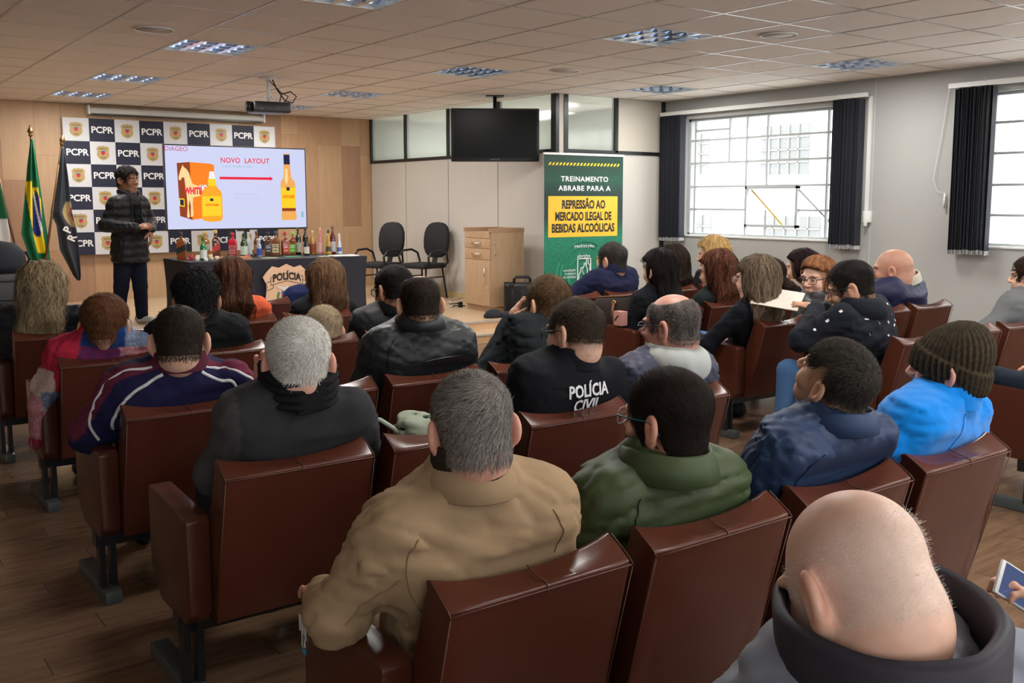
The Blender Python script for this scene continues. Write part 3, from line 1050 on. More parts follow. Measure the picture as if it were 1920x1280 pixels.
PROF = {'square': [(.0, 0), (.5, .0), (.5, .62), (.46, .67), (.20, .76), (.155, .80), (.15, .9)],
        'round': [(.0, 0), (.46, 0), (.5, .02), (.5, .52), (.46, .60), (.30, .70), (.18, .76), (.17, .92)],
        'wine': [(.0, 0), (.48, 0), (.5, .015), (.5, .60), (.44, .67), (.24, .74), (.20, .80), (.19, .93)],
        'waist': [(.0, 0), (.46, 0), (.5, .03), (.42, .2), (.36, .42), (.44, .55), (.30, .66), (.17, .76), (.16, .92)],
        'bell': [(.0, 0), (.48, 0), (.5, .05), (.40, .25), (.26, .55), (.17, .72), (.16, .90)]}
BOT = [ # x, y, h, w, profile, glass, label, cap, label text colour, label, category words
    (3.166, 10.20, .285, .092, 'square', (.20, .055, .012), (.012, .014, .014), (.02, .02, .02), 'square amber bottle with a black slanted label, leftmost on the table'),
    (3.50, 10.44, .28, .086, 'square', (.36, .16, .03), (.55, .48, .36), (.55, .38, .12), 'square amber bottle with a cream slanted label and gold cap'),
    (3.318, 9.98, .235, .068, 'round', (.01, .16, .04), (.62, .64, .60), (.01, .10, .03), 'green gin bottle with a white lower label at the table front'),
    (3.524, 10.20, .30, .082, 'square', (.10, .03, .012), (.45, .03, .02), (.55, .38, .12), 'dark square bottle with a red slanted label and gold cap'),
    (3.792, 10.44, .26, .085, 'square', (.55, .015, .035), (.62, .20, .20), (.50, .01, .03), 'bright red bottle with a pale label'),
    (3.862, 10.30, .26, .074, 'round', (.012, .05, .015), (.50, .62, .50), (.01, .04, .015), 'dark green gin bottle with a white label beside the red bottle'),
    (3.975, 10.46, .263, .075, 'round', (.40, .42, .43), (.50, .52, .54), (.45, .45, .45), 'tall clear bottle behind the blue labelled one'),
    (4.015, 10.26, .20, .054, 'round', (.30, .36, .46), (.03, .07, .40), (.60, .60, .62), 'small clear bottle with a blue label'),
    (4.06, 10.44, .273, .084, 'waist', (.16, .05, .012), (.40, .20, .08), (.10, .05, .02), 'amber bottle with a gold printed round label'),
    (4.193, 10.44, .26, .083, 'square', (.09, .035, .014), (.05, .055, .055), (.012, .012, .012), 'square whiskey bottle with a black label'),
    (4.282, 10.44, .264, .086, 'square', (.24, .085, .03), (.66, .56, .34), (.03, .03, .03), 'square whiskey bottle with a cream label'),
    (4.368, 10.40, .258, .078, 'square', (.22, .05, .02), (.55, .07, .035), (.45, .02, .04), 'square whiskey bottle with a red label'),
    (4.446, 10.36, .26, .078, 'square', (.20, .06, .015), (.14, .42, .03), (.20, .50, .06), 'square whiskey bottle with a green label'),
    (4.526, 10.40, .305, .064, 'wine', (.010, .014, .012), (.42, .43, .36), (.010, .03, .015), 'dark wine bottle with a grey label beside the green label'),
    (4.614, 10.40, .311, .064, 'wine', (.012, .014, .012), (.45, .46, .40), (.010, .03, .015), 'tall dark wine bottle behind the small one'),
    (4.545, 10.22, .208, .060, 'wine', (.012, .012, .014), (.66, .62, .55), (.05, .01, .01), 'small dark wine bottle with a cream label in front'),
    (4.689, 10.377, .269, .076, 'round', (.42, .22, .03), (.30, .06, .03), (.60, .45, .18), 'golden tequila bottle with a red band'),
    (4.748, 10.30, .303, .060, 'waist', (.62, .22, .22), (.70, .40, .36), (.70, .35, .35), 'slender pink bottle between the golden ones'),
    (4.80, 10.20, .277, .074, 'bell', (.48, .26, .03), (.06, .05, .03), (.012, .012, .012), 'golden bottle with a black cap and round mark'),
    (4.872, 10.24, .317, .064, 'wine', (.09, .008, .012), (.45, .42, .44), (.10, .06, .04), 'dark red bottle with a white label'),
    (4.952, 10.24, .233, .070, 'bell', (.62, .64, .68), (.08, .14, .42), (.66, .67, .70), 'white and blue ceramic bottle at the right end')]
for k, (x, y, h, w, pk, gc, lc, cc, lb) in enumerate(BOT):
    t = empty('liquor_bottle', (x, y, TZ), random.uniform(-0.25, 0.25) - 0.35)
    tag(t, lb, 'bottle', 'bottles lined up on the black table')
    prof = [(r * w, z * h) for r, z in PROF[pk]]
    b = MB()
    if pk == 'square':
        b.lathe(prof, n=4)
        b.v = [(vx * math.cos(PI / 4) - vy * math.sin(PI / 4), vx * math.sin(PI / 4) + vy * math.cos(PI / 4), vz) for vx, vy, vz in b.v]
        s = 1.28
        b.v = [(vx * s, vy * s, vz) for vx, vy, vz in b.v]
        o = b.build('bottle_glass', glass_mat('bottle_glass_%d' % k, gc), t, bevel=w * 0.08)
    else:
        b.lathe(prof, n=16)
        o = b.build('bottle_glass', glass_mat('bottle_glass_%d' % k, gc), t)
    rn = prof[-1][0] * (1.28 if pk == 'square' else 1)
    b = MB(); b.lathe([(rn * 1.12, h * .88), (rn * 1.15, h * .89), (rn * 1.12, h), (rn * .9, h * 1.004)], n=12)
    b.build('cap', bmat('cap%d' % k, cc, rough=0.35), t)
    b = MB()
    if pk == 'square':
        q = w * .455 + .0015
        z0, z1 = h * .12, h * .48
        if 'slanted' in lb:
            b.add([(-q * .98, -q, h * .20), (q * .98, -q, h * .34), (q * .98, -q, h * .56), (-q * .98, -q, h * .42)], [(0, 1, 2, 3)])
            b.add([(q, -q * .98, h * .34), (q, q * .98, h * .34), (q, q * .98, h * .56), (q, -q * .98, h * .56)], [(0, 1, 2, 3)])
        else:
            b.add([(-q * .85, -q, z0), (q * .85, -q, z0), (q * .85, -q, z1), (-q * .85, -q, z1)], [(0, 1, 2, 3)])
    else:
        zz = (.10, .46)
        if pk == 'bell': zz = (.14, .34)
        lo, hi = zz[0] * h, zz[1] * h
        rr = np.interp([lo, (lo + hi) / 2, hi], [p[1] for p in prof[1:]], [p[0] for p in prof[1:]])
        vs, fs = [], []
        NA = 12
        for zi, (zz_, r_) in enumerate(zip((lo, (lo + hi) / 2, hi), rr)):
            for i in range(NA + 1):
                a = -PI / 2 - 1.5 + 3.0 * i / NA
                vs.append(((r_ + .0012) * math.cos(a), (r_ + .0012) * math.sin(a), zz_))
        for zi in range(2):
            for i in range(NA):
                fs.append((zi * (NA + 1) + i, zi * (NA + 1) + i + 1, (zi + 1) * (NA + 1) + i + 1, (zi + 1) * (NA + 1) + i))
        b.add(vs, fs, True)
    lo_ = b.build('label', bmat('label%d' % k, lc, rough=0.5), t)
    if pk == 'square' and 'slanted' not in lb:
        b = MB()
        for zz_, ww in ((.40, .55), (.33, .65), (.20, .5)):
            b.add([(-q * ww, -q - .001, h * zz_), (q * ww, -q - .001, h * zz_), (q * ww, -q - .001, h * (zz_ + .025)), (-q * ww, -q - .001, h * (zz_ + .025))], [(0, 1, 2, 3)])
        tag(b.build('label_lines', M_txtw if lc[0] < .6 and lc[1] < .5 else M_txtk, lo_), kind='stuff')

# small things on the table
def small(name, lb, cat, grp, x, y, build, z=TZ):
    t = empty(name, (x, y, z)); tag(t, lb, cat, grp); build(t); return t


def cup(col, r=.022, h=.04):
    def f(t):
        b = MB(); b.lathe([(r * .9, 0), (r, h * .1), (r, h), (r * .82, h), (r * .8, h * .3)], n=14)
        b.build('cap', bmat('cup%s' % (col,), col, rough=0.4), t)
    return f


for (x, y, c, h, lb) in ((3.185, 10.06, (.35, .04, .03), .018, 'flat dark red bottle cap at the left end of the table'), (3.262, 10.20, (.45, .02, .03), .052, 'tall red bottle cap behind the white ones'),
                         (3.235, 9.93, (.62, .55, .42), .045, 'cream bottle cap nearest the left table corner'), (3.30, 10.10, (.66, .60, .48), .05, 'cream bottle cap beside the green gin bottle'),
                         (3.30, 9.86, (.62, .62, .62), .03, 'low white bottle cap at the table front'), (3.43, 10.10, (.60, .48, .32), .052, 'beige bottle cap left of the wooden board'),
                         (3.46, 10.00, (.62, .50, .36), .04, 'shorter beige bottle cap by the wooden board'), (3.40, 9.98, (.5, .4, .25), .03, 'small tan bottle cap by the wooden board'),
                         (3.84, 10.14, (.50, .015, .02), .035, 'red bottle cap right of the wooden board'), (3.80, 10.05, (.62, .08, .05), .03, 'orange red bottle cap right of the wooden board'),
                         (3.91, 10.18, (.02, .02, .02), .035, 'black bottle cap right of the red caps')):
    small('bottle_cap', lb, 'cap', 'loose bottle caps on the table', x, y, cup(c, .02, h))


def f(t):
    MB().box(-.15, .15, -.09, .09, 0, .018).build('board', mat('board_wood', (.40, .19, .09), .5, noise=(8, .15, (1, 6, 1))), t, bevel=.003)
    for s in (-1, 1):
        MB().box(-.15, .15, s * .086 - .006, s * .086 + .006, .018, .03).build('rim', mat('board_rim', (.45, .22, .11), .5), t, bevel=.002)


small('wooden_tray', 'brown wooden tray lying on the black table', 'tray', None, 3.62, 9.92, f)


def sheet(w, d, c, n=3):
    def f(t):
        for i in range(n):
            b = MB(); b.box(-w / 2, w / 2, -d / 2, d / 2, i * .0022, i * .0022 + .002)
            o = b.build('sheet', bmat('sheet%s' % (c,), c, rough=.6), t)
            o.rotation_euler.z = random.uniform(-.1, .1)
    return f


small('paper_stack', 'loose white papers at the right end of the black table', 'paper', None, 4.84, 9.90, sheet(.28, .20, (.75, .75, .73), 4))
small('leaflet', 'green and white leaflet in front of the whiskey bottles', 'leaflet', 'leaflets on the table', 4.33, 10.10, sheet(.17, .08, (.06, .36, .14), 2))
small('leaflet', 'yellow green leaflet at the middle of the table', 'leaflet', 'leaflets on the table', 4.02, 10.0, sheet(.16, .10, (.40, .42, .20), 2))
small('leaflet', 'pale green leaflet under the white papers', 'leaflet', 'leaflets on the table', 4.66, 9.95, sheet(.18, .09, (.42, .55, .36), 1))


def f(t):
    b = MB(); b.bar((-.07, 0, .006), (.07, .02, .006), .012, .008); b.build('barrel', M_blackpl, t)
    b = MB(); b.bar((.07, .02, .006), (.09, .023, .006), .006, .006); b.build('tip', M_chrome, t)


small('marker_pen', 'black pen lying in front of the whiskey bottles', 'pen', None, 4.18, 10.16, f)

# ------------------------------------------------------------------ flags
M_pole = mat('bronze_pole', (0.16, 0.09, 0.045), 0.35, metal=0.7)
M_fin = mat('brass_finial', (0.30, 0.17, 0.07), 0.3, metal=0.9)


def flagpole(name, top, bot, lb, grp):
    """pole from a round floor base to the finial"""
    top, bot = Vector(top), Vector(bot)
    d = (top - bot).normalized()
    t = empty(name, (bot.x, bot.y, ZS)); tag(t, lb, 'flag', grp)
    b0 = bot - Vector((bot.x, bot.y, ZS))
    t0 = top - Vector((bot.x, bot.y, ZS))
    b = MB(); b.tube([b0, t0], 0.014, 10); b.build('pole', M_pole, t)
    b = MB()
    q = [(0.0, .012), (.02, .03), (.035, .014), (.05, .032), (.07, .034), (.10, .02), (.14, .004)]
    b.tube([t0 + d * a for a, r in q], [r for a, r in q], 12); b.build('finial', M_fin, t)
    b = MB(); b.lathe([(.15, 0), (.15, .02), (.05, .05), (.02, .08)], c=(0, 0, 0), n=20); b.build('base', M_pole, t)
    return t, t0, d


def hanging(name, parent, org, zs, lefts, rights, colf, folds=3.0, depth=0.035, nu=40, nz=70):
    """cloth hanging from the pole: left and right outline against height, folded in depth"""
    V = np.zeros((nz + 1, nu + 1, 3)); C = np.zeros((nz + 1, nu + 1, 3))
    zz = np.linspace(zs[0], zs[-1], nz + 1)
    for i, z in enumerate(zz):
        l = np.interp(-z, [-q for q in zs], lefts); r = np.interp(-z, [-q for q in zs], rights)
        for j in range(nu + 1):
            s = j / nu
            x = l + (r - l) * s
            amp = depth * min(1, (zs[0] - z) * 3)
            yy = -0.03 + amp * math.sin(s * folds * 2 * PI + 0.6 * z) - 0.02 * math.sin(s * PI)
            V[i, j] = (org[0] + x, org[1] + yy, z)
            C[i, j] = colf(s, (zs[0] - z) / (zs[0] - zs[-1]))
    F = []
    for i in range(nz):
        for j in range(nu):
            a = i * (nu + 1) + j
            F.append((a, a + nu + 1, a + nu + 2, a + 1))
    o = npmesh(name, V.reshape(-1, 3), np.array(F), mat(name + '_fabric', (.1, .1, .1), .7, attr=True), parent, C.reshape(-1, 3))
    sm = o.modifiers.new('thickness', 'SOLIDIFY'); sm.thickness = 0.003
    return o


FG = 'flags standing on the stage'
t, t0, d = flagpole('brazil_flag', (2.38, 13.3, 2.30), (2.40, 13.3, ZS), 'green flag with yellow diamond and blue disc hanging on its pole', FG)


def brcol(s, v):
    G, Y, B_, Wt = (.0, .125, .045), (.80, .58, .01), (.008, .02, .20), (.7, .7, .72)
    c = G
    if s < .42:                      # left fold shows one tip of the diamond
        if .30 < v < .62 and (v - .30) > (.40 - s) * .0 and v < .30 + (s / .42) * .32 + .02: c = Y
    elif s < .80:
        if .34 < v < .80: c = Y
        e = ((s - .60) / .24) ** 2 + ((v - .52) / .165) ** 2
        if e < 1: c = B_
        if e < 1 and abs(s - (.52 + (v - .38) * .9)) < .045: c = Wt
        if v > .70 and s > .42 + (.80 - v) * 3.2: c = G if v > .80 - 0 * s else c
    else:
        if .40 < v < .55 and s < .80 + (.55 - v) * .9: c = Y
    return c


hanging('flag_cloth', t, (t0.x, t0.y), [2.09, 1.75, 1.3, 0.95, 0.6, 0.35], [-.01, -.06, -.12, -.17, -.08, -.05], [.02, .05, .09, .12, .14, .13], brcol, 2.2, .03)
t, t0, d = flagpole('police_flag', (2.70, 13.2, 2.20), (2.33, 13.2, ZS), 'dark grey police flag with a gold badge hanging from a leaning pole', FG)


def pccol(s, v):
    c = (.032, .038, .052)
    e = ((s - .95) / .42) ** 2 + ((v - .50) / .10) ** 2
    if e < 1: c = (.42, .31, .15)
    if e < .30: c = (.30, .03, .04) if s > .9 else (.42, .31, .15)
    return c


o = hanging('flag_cloth', t, (t0.x, t0.y), [2.00, 1.6, 1.2, 1.05, 0.75, 0.42, 0.36], [-.01, -.08, -.17, -.11, -.09, .05, .09], [.02, .045, .065, .10, .125, .125, .115], pccol, 1.6, .03)
for ch, xx, zz, sz, ry in (('P', .00, 1.03, .13, -1.1), ('R', .045, .93, .13, -1.1)):
    vs, fs = text_mesh(ch, size=sz, bold=.004)
    c_, s_ = math.cos(ry), math.sin(ry)
    b = MB(); b.add([(t0.x + xx + x * c_ + z * s_, t0.y - .085, zz - ZS + .14 - x * s_ + z * c_) for x, y, z in vs], fs); b.build('flag_letter', M_txtw, t)
vs, fs = text_mesh('CIVIL', size=.06, bold=.001, sx=.8)
b = MB(); b.add([(t0.x + .06 + x * .8 + z * .3, t0.y - .085, 1.17 - x * .35 + z * .9) for x, y, z in vs], fs); b.build('flag_letter', M_txtk, t)
t, t0, d = flagpole('state_flag', (1.93, 13.25, 2.25), (2.25, 13.25, ZS), 'green and white flag cut by the left edge on a leaning pole', FG)
hanging('flag_cloth', t, (t0.x, t0.y), [2.05, 1.6, 1.2, 0.9, 0.5], [-.2, -.22, -.22, -.2, -.15], [.0, .06, .12, .14, .10], lambda s, v: (.01, .13, .05) if v < .60 else (.62, .62, .62), 1.6, .03)

# ------------------------------------------------------------------ black trunk with a bag at the left edge
t = empty('equipment_trunk', (1.30, 9.45, ZS)); tag(t, 'dark ribbed equipment trunk behind the blond curly haired woman', 'case')
MB().box(-.24, .26, -.22, .22, 0.02, .74).build('trunk_body', M_blackpl, t, bevel=.02)
for z in (.12, .30, .52, .68):
    MB().box(-.25, .27, -.232, .232, z - .012, z + .012).build('rib', M_blackpl, t, bevel=.004)
b = MB()
for i in range(4):
    for j in range(4): b.box(.05 + i * .035, .075 + i * .035, -.238, -.22, .38 + j * .03, .40 + j * .03)
tag(b.build('vent_grid', mat('dark_grey', (.03, .03, .033), .5), t), kind='stuff')
t = empty('black_bag', (1.30, 9.45, ZS + .745)); tag(t, 'padded black bag lying on the equipment trunk', 'bag')
b = MB(); b.lathe([(.05, 0), (.27, 0.0), (.30, .06), (.29, .16), (.22, .24), (.08, .27)], n=20, sy=.75); b.build('bag_body', M_blackcl, t)
b = MB(); b.tube([(.27, -.05, .03), (.315, -.05, .10), (.29, -.04, .17)], .012, 8); b.build('strap', M_blackcl, t)

# ------------------------------------------------------------------ two visitor chairs
M_chairfab = mat('black_upholstery', (.012, .012, .014), .8)


def visitor_chair():
    t = empty('visitor_chair')
    b = MB(); b.box(-.24, .24, -.24, .22, .42, .49); b.build('seat', M_chairfab, t, bevel=.03, seg=3)
    vs, fs = [], []
    N = 20
    out = [(.235 * math.copysign(abs(math.cos(a)) ** .75, math.cos(a)), .25 * math.copysign(abs(math.sin(a)) ** .8, math.sin(a))) for a in [2 * PI * i / N for i in range(N)]]
    for y, s in ((.0, .94), (.012, 1.0), (.05, 1.0), (.065, .92)):
        for x, z in out: vs.append((x * s, .215 + y + .10 * (z + .25) - .10 * x * x * 4 * .3, .80 + z * s))
    for k in range(3):
        for i in range(N): fs.append((k * N + i, k * N + (i + 1) % N, (k + 1) * N + (i + 1) % N, (k + 1) * N + i))
    fs += [tuple(range(N)), tuple(3 * N + i for i in range(N))]
    b = MB(); b.add(vs, fs, True); b.build('backrest', M_chairfab, t)
    b = MB(); b.bar((0, .20, .44), (0, .27, .70), .08, .02); b.build('back_support', M_blackpl, t)
    for s in (-1, 1):
        pts = [(s * .27, -.16, .44), (s * .285, -.20, .58), (s * .285, -.12, .66), (s * .285, .05, .67), (s * .285, .17, .62), (s * .27, .20, .50), (s * .25, .14, .44)]
        b = MB(); b.tube(pts, .016, 8); b.build('armrest', M_blackpl, t)
        for sy in (-.2, .2):
            b = MB(); b.tube([(s * .20, sy * .8, .43), (s * .23, sy * 1.1, .0)], .013, 8); b.build('leg', M_blackal, t)
        b = MB(); b.tube([(s * .212, -.17, .30), (s * .212, .17, .30)], .010, 6); b.build('stretcher', M_blackal, t)
    return t


c1 = visitor_chair(); c1.location = (6.55, 12.30, ZS); c1.rotation_euler = (0, 0, math.radians(-72))
tag(c1, 'black visitor chair with loop arms nearest the black table', 'chair', 'black visitor chairs by the partition')
c2 = copy_thing(c1, (6.98, 11.80, ZS), math.radians(-75))
tag(c2, 'black visitor chair with loop arms against the white partition', 'chair', 'black visitor chairs by the partition')

# ------------------------------------------------------------------ wooden cabinet
M_oak = wood_mat('cabinet_oak', (.42, .27, .155), (.50, .33, .20), 3.0, (8, 8, 1.0), .45)
M_oakd = wood_mat('cabinet_edge', (.36, .22, .125), (.43, .27, .16), 3.0, (8, 8, 1.0), .45)
cab = empty('lectern_cabinet', (6.655, 9.70, ZS), math.radians(-1))
tag(cab, 'light oak lectern cabinet with two drawers and a door beside the black case', 'cabinet')
# local frame: front faces -x, width along +y, depth along +x
CWD, CDP, CHT = .58, .50, 1.0
MB().box(.02, CDP, 0, CWD, .07, CHT - .03).build('body', M_oak, cab)
MB().box(.03, CDP - .02, .01, CWD - .01, 0, .07).build('plinth', M_oakd, cab)
MB().box(-.004, CDP + .004, -.004, .018, CHT - .03, CHT + .02).build('top_rim', M_oakd, cab)
MB().box(-.004, CDP + .004, CWD - .018, CWD + .004, CHT - .03, CHT + .02).build('top_rim', M_oakd, cab)
MB().box(CDP - .014, CDP + .004, 0, CWD, CHT - .03, CHT + .02).build('top_rim', M_oakd, cab)
MB().box(-.002, .02, .018, CWD - .018, CHT - .10, CHT - .03).build('top_panel', M_oak, cab)
for (z0, z1) in ((.775, .895), (.64, .77)):
    dr = MB().box(.0, .02, .012, CWD - .012, z0, z1).build('drawer', M_oak, cab, bevel=.002)
    b = MB(); b.tube([(-.0, CWD / 2 - .09, (z0 + z1) / 2), (-.022, CWD / 2 - .085, (z0 + z1) / 2), (-.022, CWD / 2 + .085, (z0 + z1) / 2), (-.0, CWD / 2 + .09, (z0 + z1) / 2)], .007, 8); b.build('handle', M_chrome, dr)
dr = MB().box(.0, .02, .012, CWD - .012, .08, .635).build('door', M_oak, cab, bevel=.002)
b = MB(); b.tube([(0, .095, .36), (-.022, .095, .365), (-.022, .095, .53), (0, .095, .535)], .007, 8); b.build('handle', M_chrome, dr)
b = MB(); b.tube([(0, .055, .30), (-.012, .055, .30)], .012, 10); b.build('lock', M_chrome, dr)
for z in (.84, .71):
    b = MB(); b.tube([(.07, .0, z), (.07, -.012, z)], .012, 10); b.build('lock', M_chrome, cab)
# hard case, bag and cables
t = empty('hard_case', (6.93, 9.42, ZS), math.radians(-36)); tag(t, 'black hard shell case standing beside the oak cabinet', 'case')
MB().box(-.21, .21, -.10, .10, 0, .37).build('shell', M_blackpl, t, bevel=.03, seg=3)
MB().box(-.217, .217, -.012, .012, .012, .385).build('seam_rim', M_blackpl, t, bevel=.006)
for s in (-.12, .0, .12):
    MB().box(s - .025, s + .025, -.112, -.098, .08, .30).build('shell_rib', M_blackpl, t, bevel=.006)
b = MB(); b.tube([(-.10, 0, .37), (-.095, 0, .42), (-.07, 0, .445), (.07, 0, .445), (.095, 0, .42), (.10, 0, .37)], .017, 8); b.build('handle', M_blackpl, t)
for s in (-.13, .13):
    MB().box(s - .03, s + .03, -.118, -.09, .33, .375).build('latch', M_blackpl, t, bevel=.006)
t = empty('fabric_pouch', (6.44, 9.32, ZS)); tag(t, 'crumpled black fabric pouch on the stage floor before the cabinet', 'pouch')
b = MB()
b.lathe([(.12, 0), (.13, .03), (.09, .08), (.03, .10)], n=9, sy=.6); b.lathe([(.10, 0), (.11, .03), (.06, .06), (.02, .07)], c=(.16, -.05, 0), n=9, sy=.6)
b.build('pouch_fabric', M_blackcl, t)
t = empty('cable_bundle', (6.74, 10.50, ZS)); tag(t, 'small black cable bundle on the stage beside the cabinet', 'cable')
b = MB(); b.tube([(.08 * math.cos(a) - .05 * a / 6, .05 * math.sin(a), .012 + .004 * a) for a in [i * .5 for i in range(26)]], .007, 6); b.build('cable', M_blackpl, t)
MB().box(-.02, .03, -.02, .02, 0, .07).build('plug_block', M_blackpl, t, bevel=.005)
t = empty('floor_cable', (6.4, 10.45, ZS)); tag(t, 'white cable running over the stage floor to the cabinet', 'cable')
b = MB(); b.tube([(-1.3, .25, .007), (-.8, .02, .007), (-.3, -.12, .007), (0, -.1, .007), (.3, .15, .007), (.62, .75, .007), (.98, 1.0, .007)], .006, 6); b.build('cable', M_white, t)

# ------------------------------------------------------------------ roll-up banner
M_bgreen = mat('banner_green', (.012, .20, .10), .5)
m = M_bgreen
nt = m.node_tree
tcn = nt.nodes.new('ShaderNodeTexCoord'); sep = nt.nodes.new('ShaderNodeSeparateXYZ'); nt.links.new(tcn.outputs['Object'], sep.inputs[0])
rp = nt.nodes.new('ShaderNodeValToRGB'); mrg = nt.nodes.new('ShaderNodeMapRange'); mrg.inputs[1].default_value = 0.0; mrg.inputs[2].default_value = 1.93
nt.links.new(sep.outputs[2], mrg.inputs[0])
nz = nt.nodes.new('ShaderNodeTexBrick'); nz.inputs['Scale'].default_value = 9; nz.inputs['Color1'].default_value = (.2, .2, .2, 1); nz.inputs['Color2'].default_value = (1, 1, 1, 1); nz.inputs['Mortar'].default_value = (0, 0, 0, 1); nz.inputs['Mortar Size'].default_value = .05
mpp = nt.nodes.new('ShaderNodeMapping'); mpp.inputs['Rotation'].default_value = (math.radians(90), 0, 0); nt.links.new(tcn.outputs['Object'], mpp.inputs[0]); nt.links.new(mpp.outputs[0], nz.inputs['Vector'])
E_ = rp.color_ramp.elements
E_[0].position = 0; E_[0].color = (.008, .17, .085, 1); E_[1].position = .56; E_[1].color = (.012, .24, .13, 1)
for p_, c_ in ((.68, (.010, .045, .038, 1)), (.82, (.008, .030, .028, 1)), (.92, (.008, .085, .045, 1)), (1, (.006, .05, .028, 1))):
    q = E_.new(p_); q.color = c_
mxx = nt.nodes.new('ShaderNodeMix'); mxx.data_type = 'RGBA'; mxx.blend_type = 'MULTIPLY'; mxx.inputs[0].default_value = .35
nt.links.new(mrg.outputs[0], rp.inputs[0]); nt.links.new(rp.outputs[0], mxx.inputs[6]); nt.links.new(nz.outputs[0], mxx.inputs[7]); nt.links.new(mxx.outputs[2], nt.nodes['Principled BSDF'].inputs['Base Color'])
bn = empty('rollup_banner', (7.685, 9.17, ZS * 0), math.radians(-2))
tag(bn, 'tall green roll-up banner with a yellow training title by the partition corner', 'banner')
BW, BZ0, BZ1 = 1.20, .14, 2.07
MB().box(-BW / 2, BW / 2, 0, .004, BZ0, BZ1).build('print_sheet', M_bgreen, bn)
MB().box(-BW / 2 - .01, BW / 2 + .01, -.012, .016, BZ1 - .005, BZ1 + .022).build('top_rail', M_white, bn, bevel=.004)
MB().box(-BW / 2 - .02, BW / 2 + .02, -.08, .08, 0.0, .09).build('base', M_chrome, bn, bevel=.02)
MB().bar((0, .03, .05), (0, .03, BZ1), .016).build('rear_pole', M_chrome, bn)
b = MB()
n = 21
for i in range(n):
    x0 = -.545 + 1.09 * i / n
    b.add(*flat([(x0, 1.945), (x0 + .026, 1.945), (x0 + .05, 1.978), (x0 + .024, 1.978)], -.002))
tag(b.build('hazard_stripe', mat('banner_yellow', (.80, .55, .02), .5), bn), kind='stuff')
def fit_text(body, z, cap, width, m, x=0.0, bold=.003, y=-.004, **k):
    """lettering scaled to a cap height and a total width"""
    vs, fs = text_mesh(body, size=cap / .72, bold=bold, **k)
    xs = [v[0] for v in vs]
    f_ = width / (max(xs) - min(xs)); mid_ = (max(xs) + min(xs)) / 2
    b = MB(); b.add([((v[0] - mid_) * f_ + x, v[1] + y, v[2] + z) for v in vs], fs)
    return b.build('lettering', m, bn)


fit_text('TREINAMENTO', 1.784, .060, .72, M_txtw, bold=.002, spacing=1.12)
fit_text('ABRABE PARA A', 1.674, .060, .80, M_txtw, bold=.002, spacing=1.12)
MB().add(*flat([(-.545, 1.096), (.515, 1.096), (.515, 1.583), (-.545, 1.583)], -.002)).build('title_panel', mat('banner_amber', (.80, .48, .03), .5), bn)
fit_text('REPRESSÃO AO', 1.479, .100, .66, M_txtk, -.012, .005)
fit_text('MERCADO ILEGAL DE', 1.338, .100, .86, M_txtk, -.012, .005)
fit_text('BEBIDAS ALCOOLICAS', 1.197, .100, .96, M_txtk, -.012, .005)
_w = lambda q: max(v[0] for v in text_mesh(q, size=.100 / .72, bold=.005, align='LEFT')[0])
_f = .96 / _w('BEBIDAS ALCOOLICAS')
_x = -.012 - .48 + (_w('BEBIDAS ALCO') + _w('BEBIDAS ALCOO')) / 2 * _f
MB().bar((_x - .010, -.004, 1.197 + .056), (_x + .014, -.004, 1.197 + .080), .014, .002).build('accent_mark', M_txtk, bn)
fit_text('realização', .982, .042, .30, M_txtw, bold=.0006, spacing=1.08)
fit_text('abrabe', .860, .045, .20, M_txtw, -.01, .0005)
fit_text('associação\nbrasileira\nde bebidas', .655, .030, .19, M_txtw, -.225, .0, align='RIGHT')
b = MB()
ZO = .355
L = [(-.105, .20 + ZO), (.095, .20 + ZO), (.095, .475 + ZO), (-.105, .475 + ZO)]
for i in range(4):
    a, c = L[i], L[(i + 1) % 4]; b.bar((a[0], -.004, a[1]), (c[0], -.004, c[1]), .010, .010)
for pts in ([(-.085, .21), (-.085, .29), (-.055, .33), (-.055, .375), (-.03, .375), (-.03, .33), (-.005, .29), (-.005, .21)], [(-.03, .33), (-.03, .36), (-.005, .40), (-.005, .43), (.02, .43), (.02, .40), (.045, .36), (.045, .27), (.0, .27)], [(.03, .40), (.03, .485), (.055, .485), (.055, .43), (.085, .40), (.085, .30), (.045, .30)]):
    for i in range(len(pts) - 1):
        a, c = pts[i], pts[i + 1]; b.bar((a[0], -.004, a[1] + ZO - .01), (c[0], -.004, c[1] + ZO - .01), .008, .008)
tag(b.build('bottle_emblem', M_txtw, bn), kind='stuff')
text_obj('lettering', '50', mat('banner_orange', (.80, .36, .03), .5), bn, (.28, -.003, .74), size=.26, bold=.004, sx=.8)
b = MB()
for r in (.42, .36, .24):
    pts = [(.0 + r * math.cos(a), -.0015, .62 + r * math.sin(a)) for a in [math.radians(60 + 12 * i) for i in range(20)]]
    for i in range(19): b.bar(pts[i], pts[i + 1], .018, .002)
tag(b.build('ring_print', mat('banner_ring', (.03, .30, .17), .5), bn), kind='stuff')

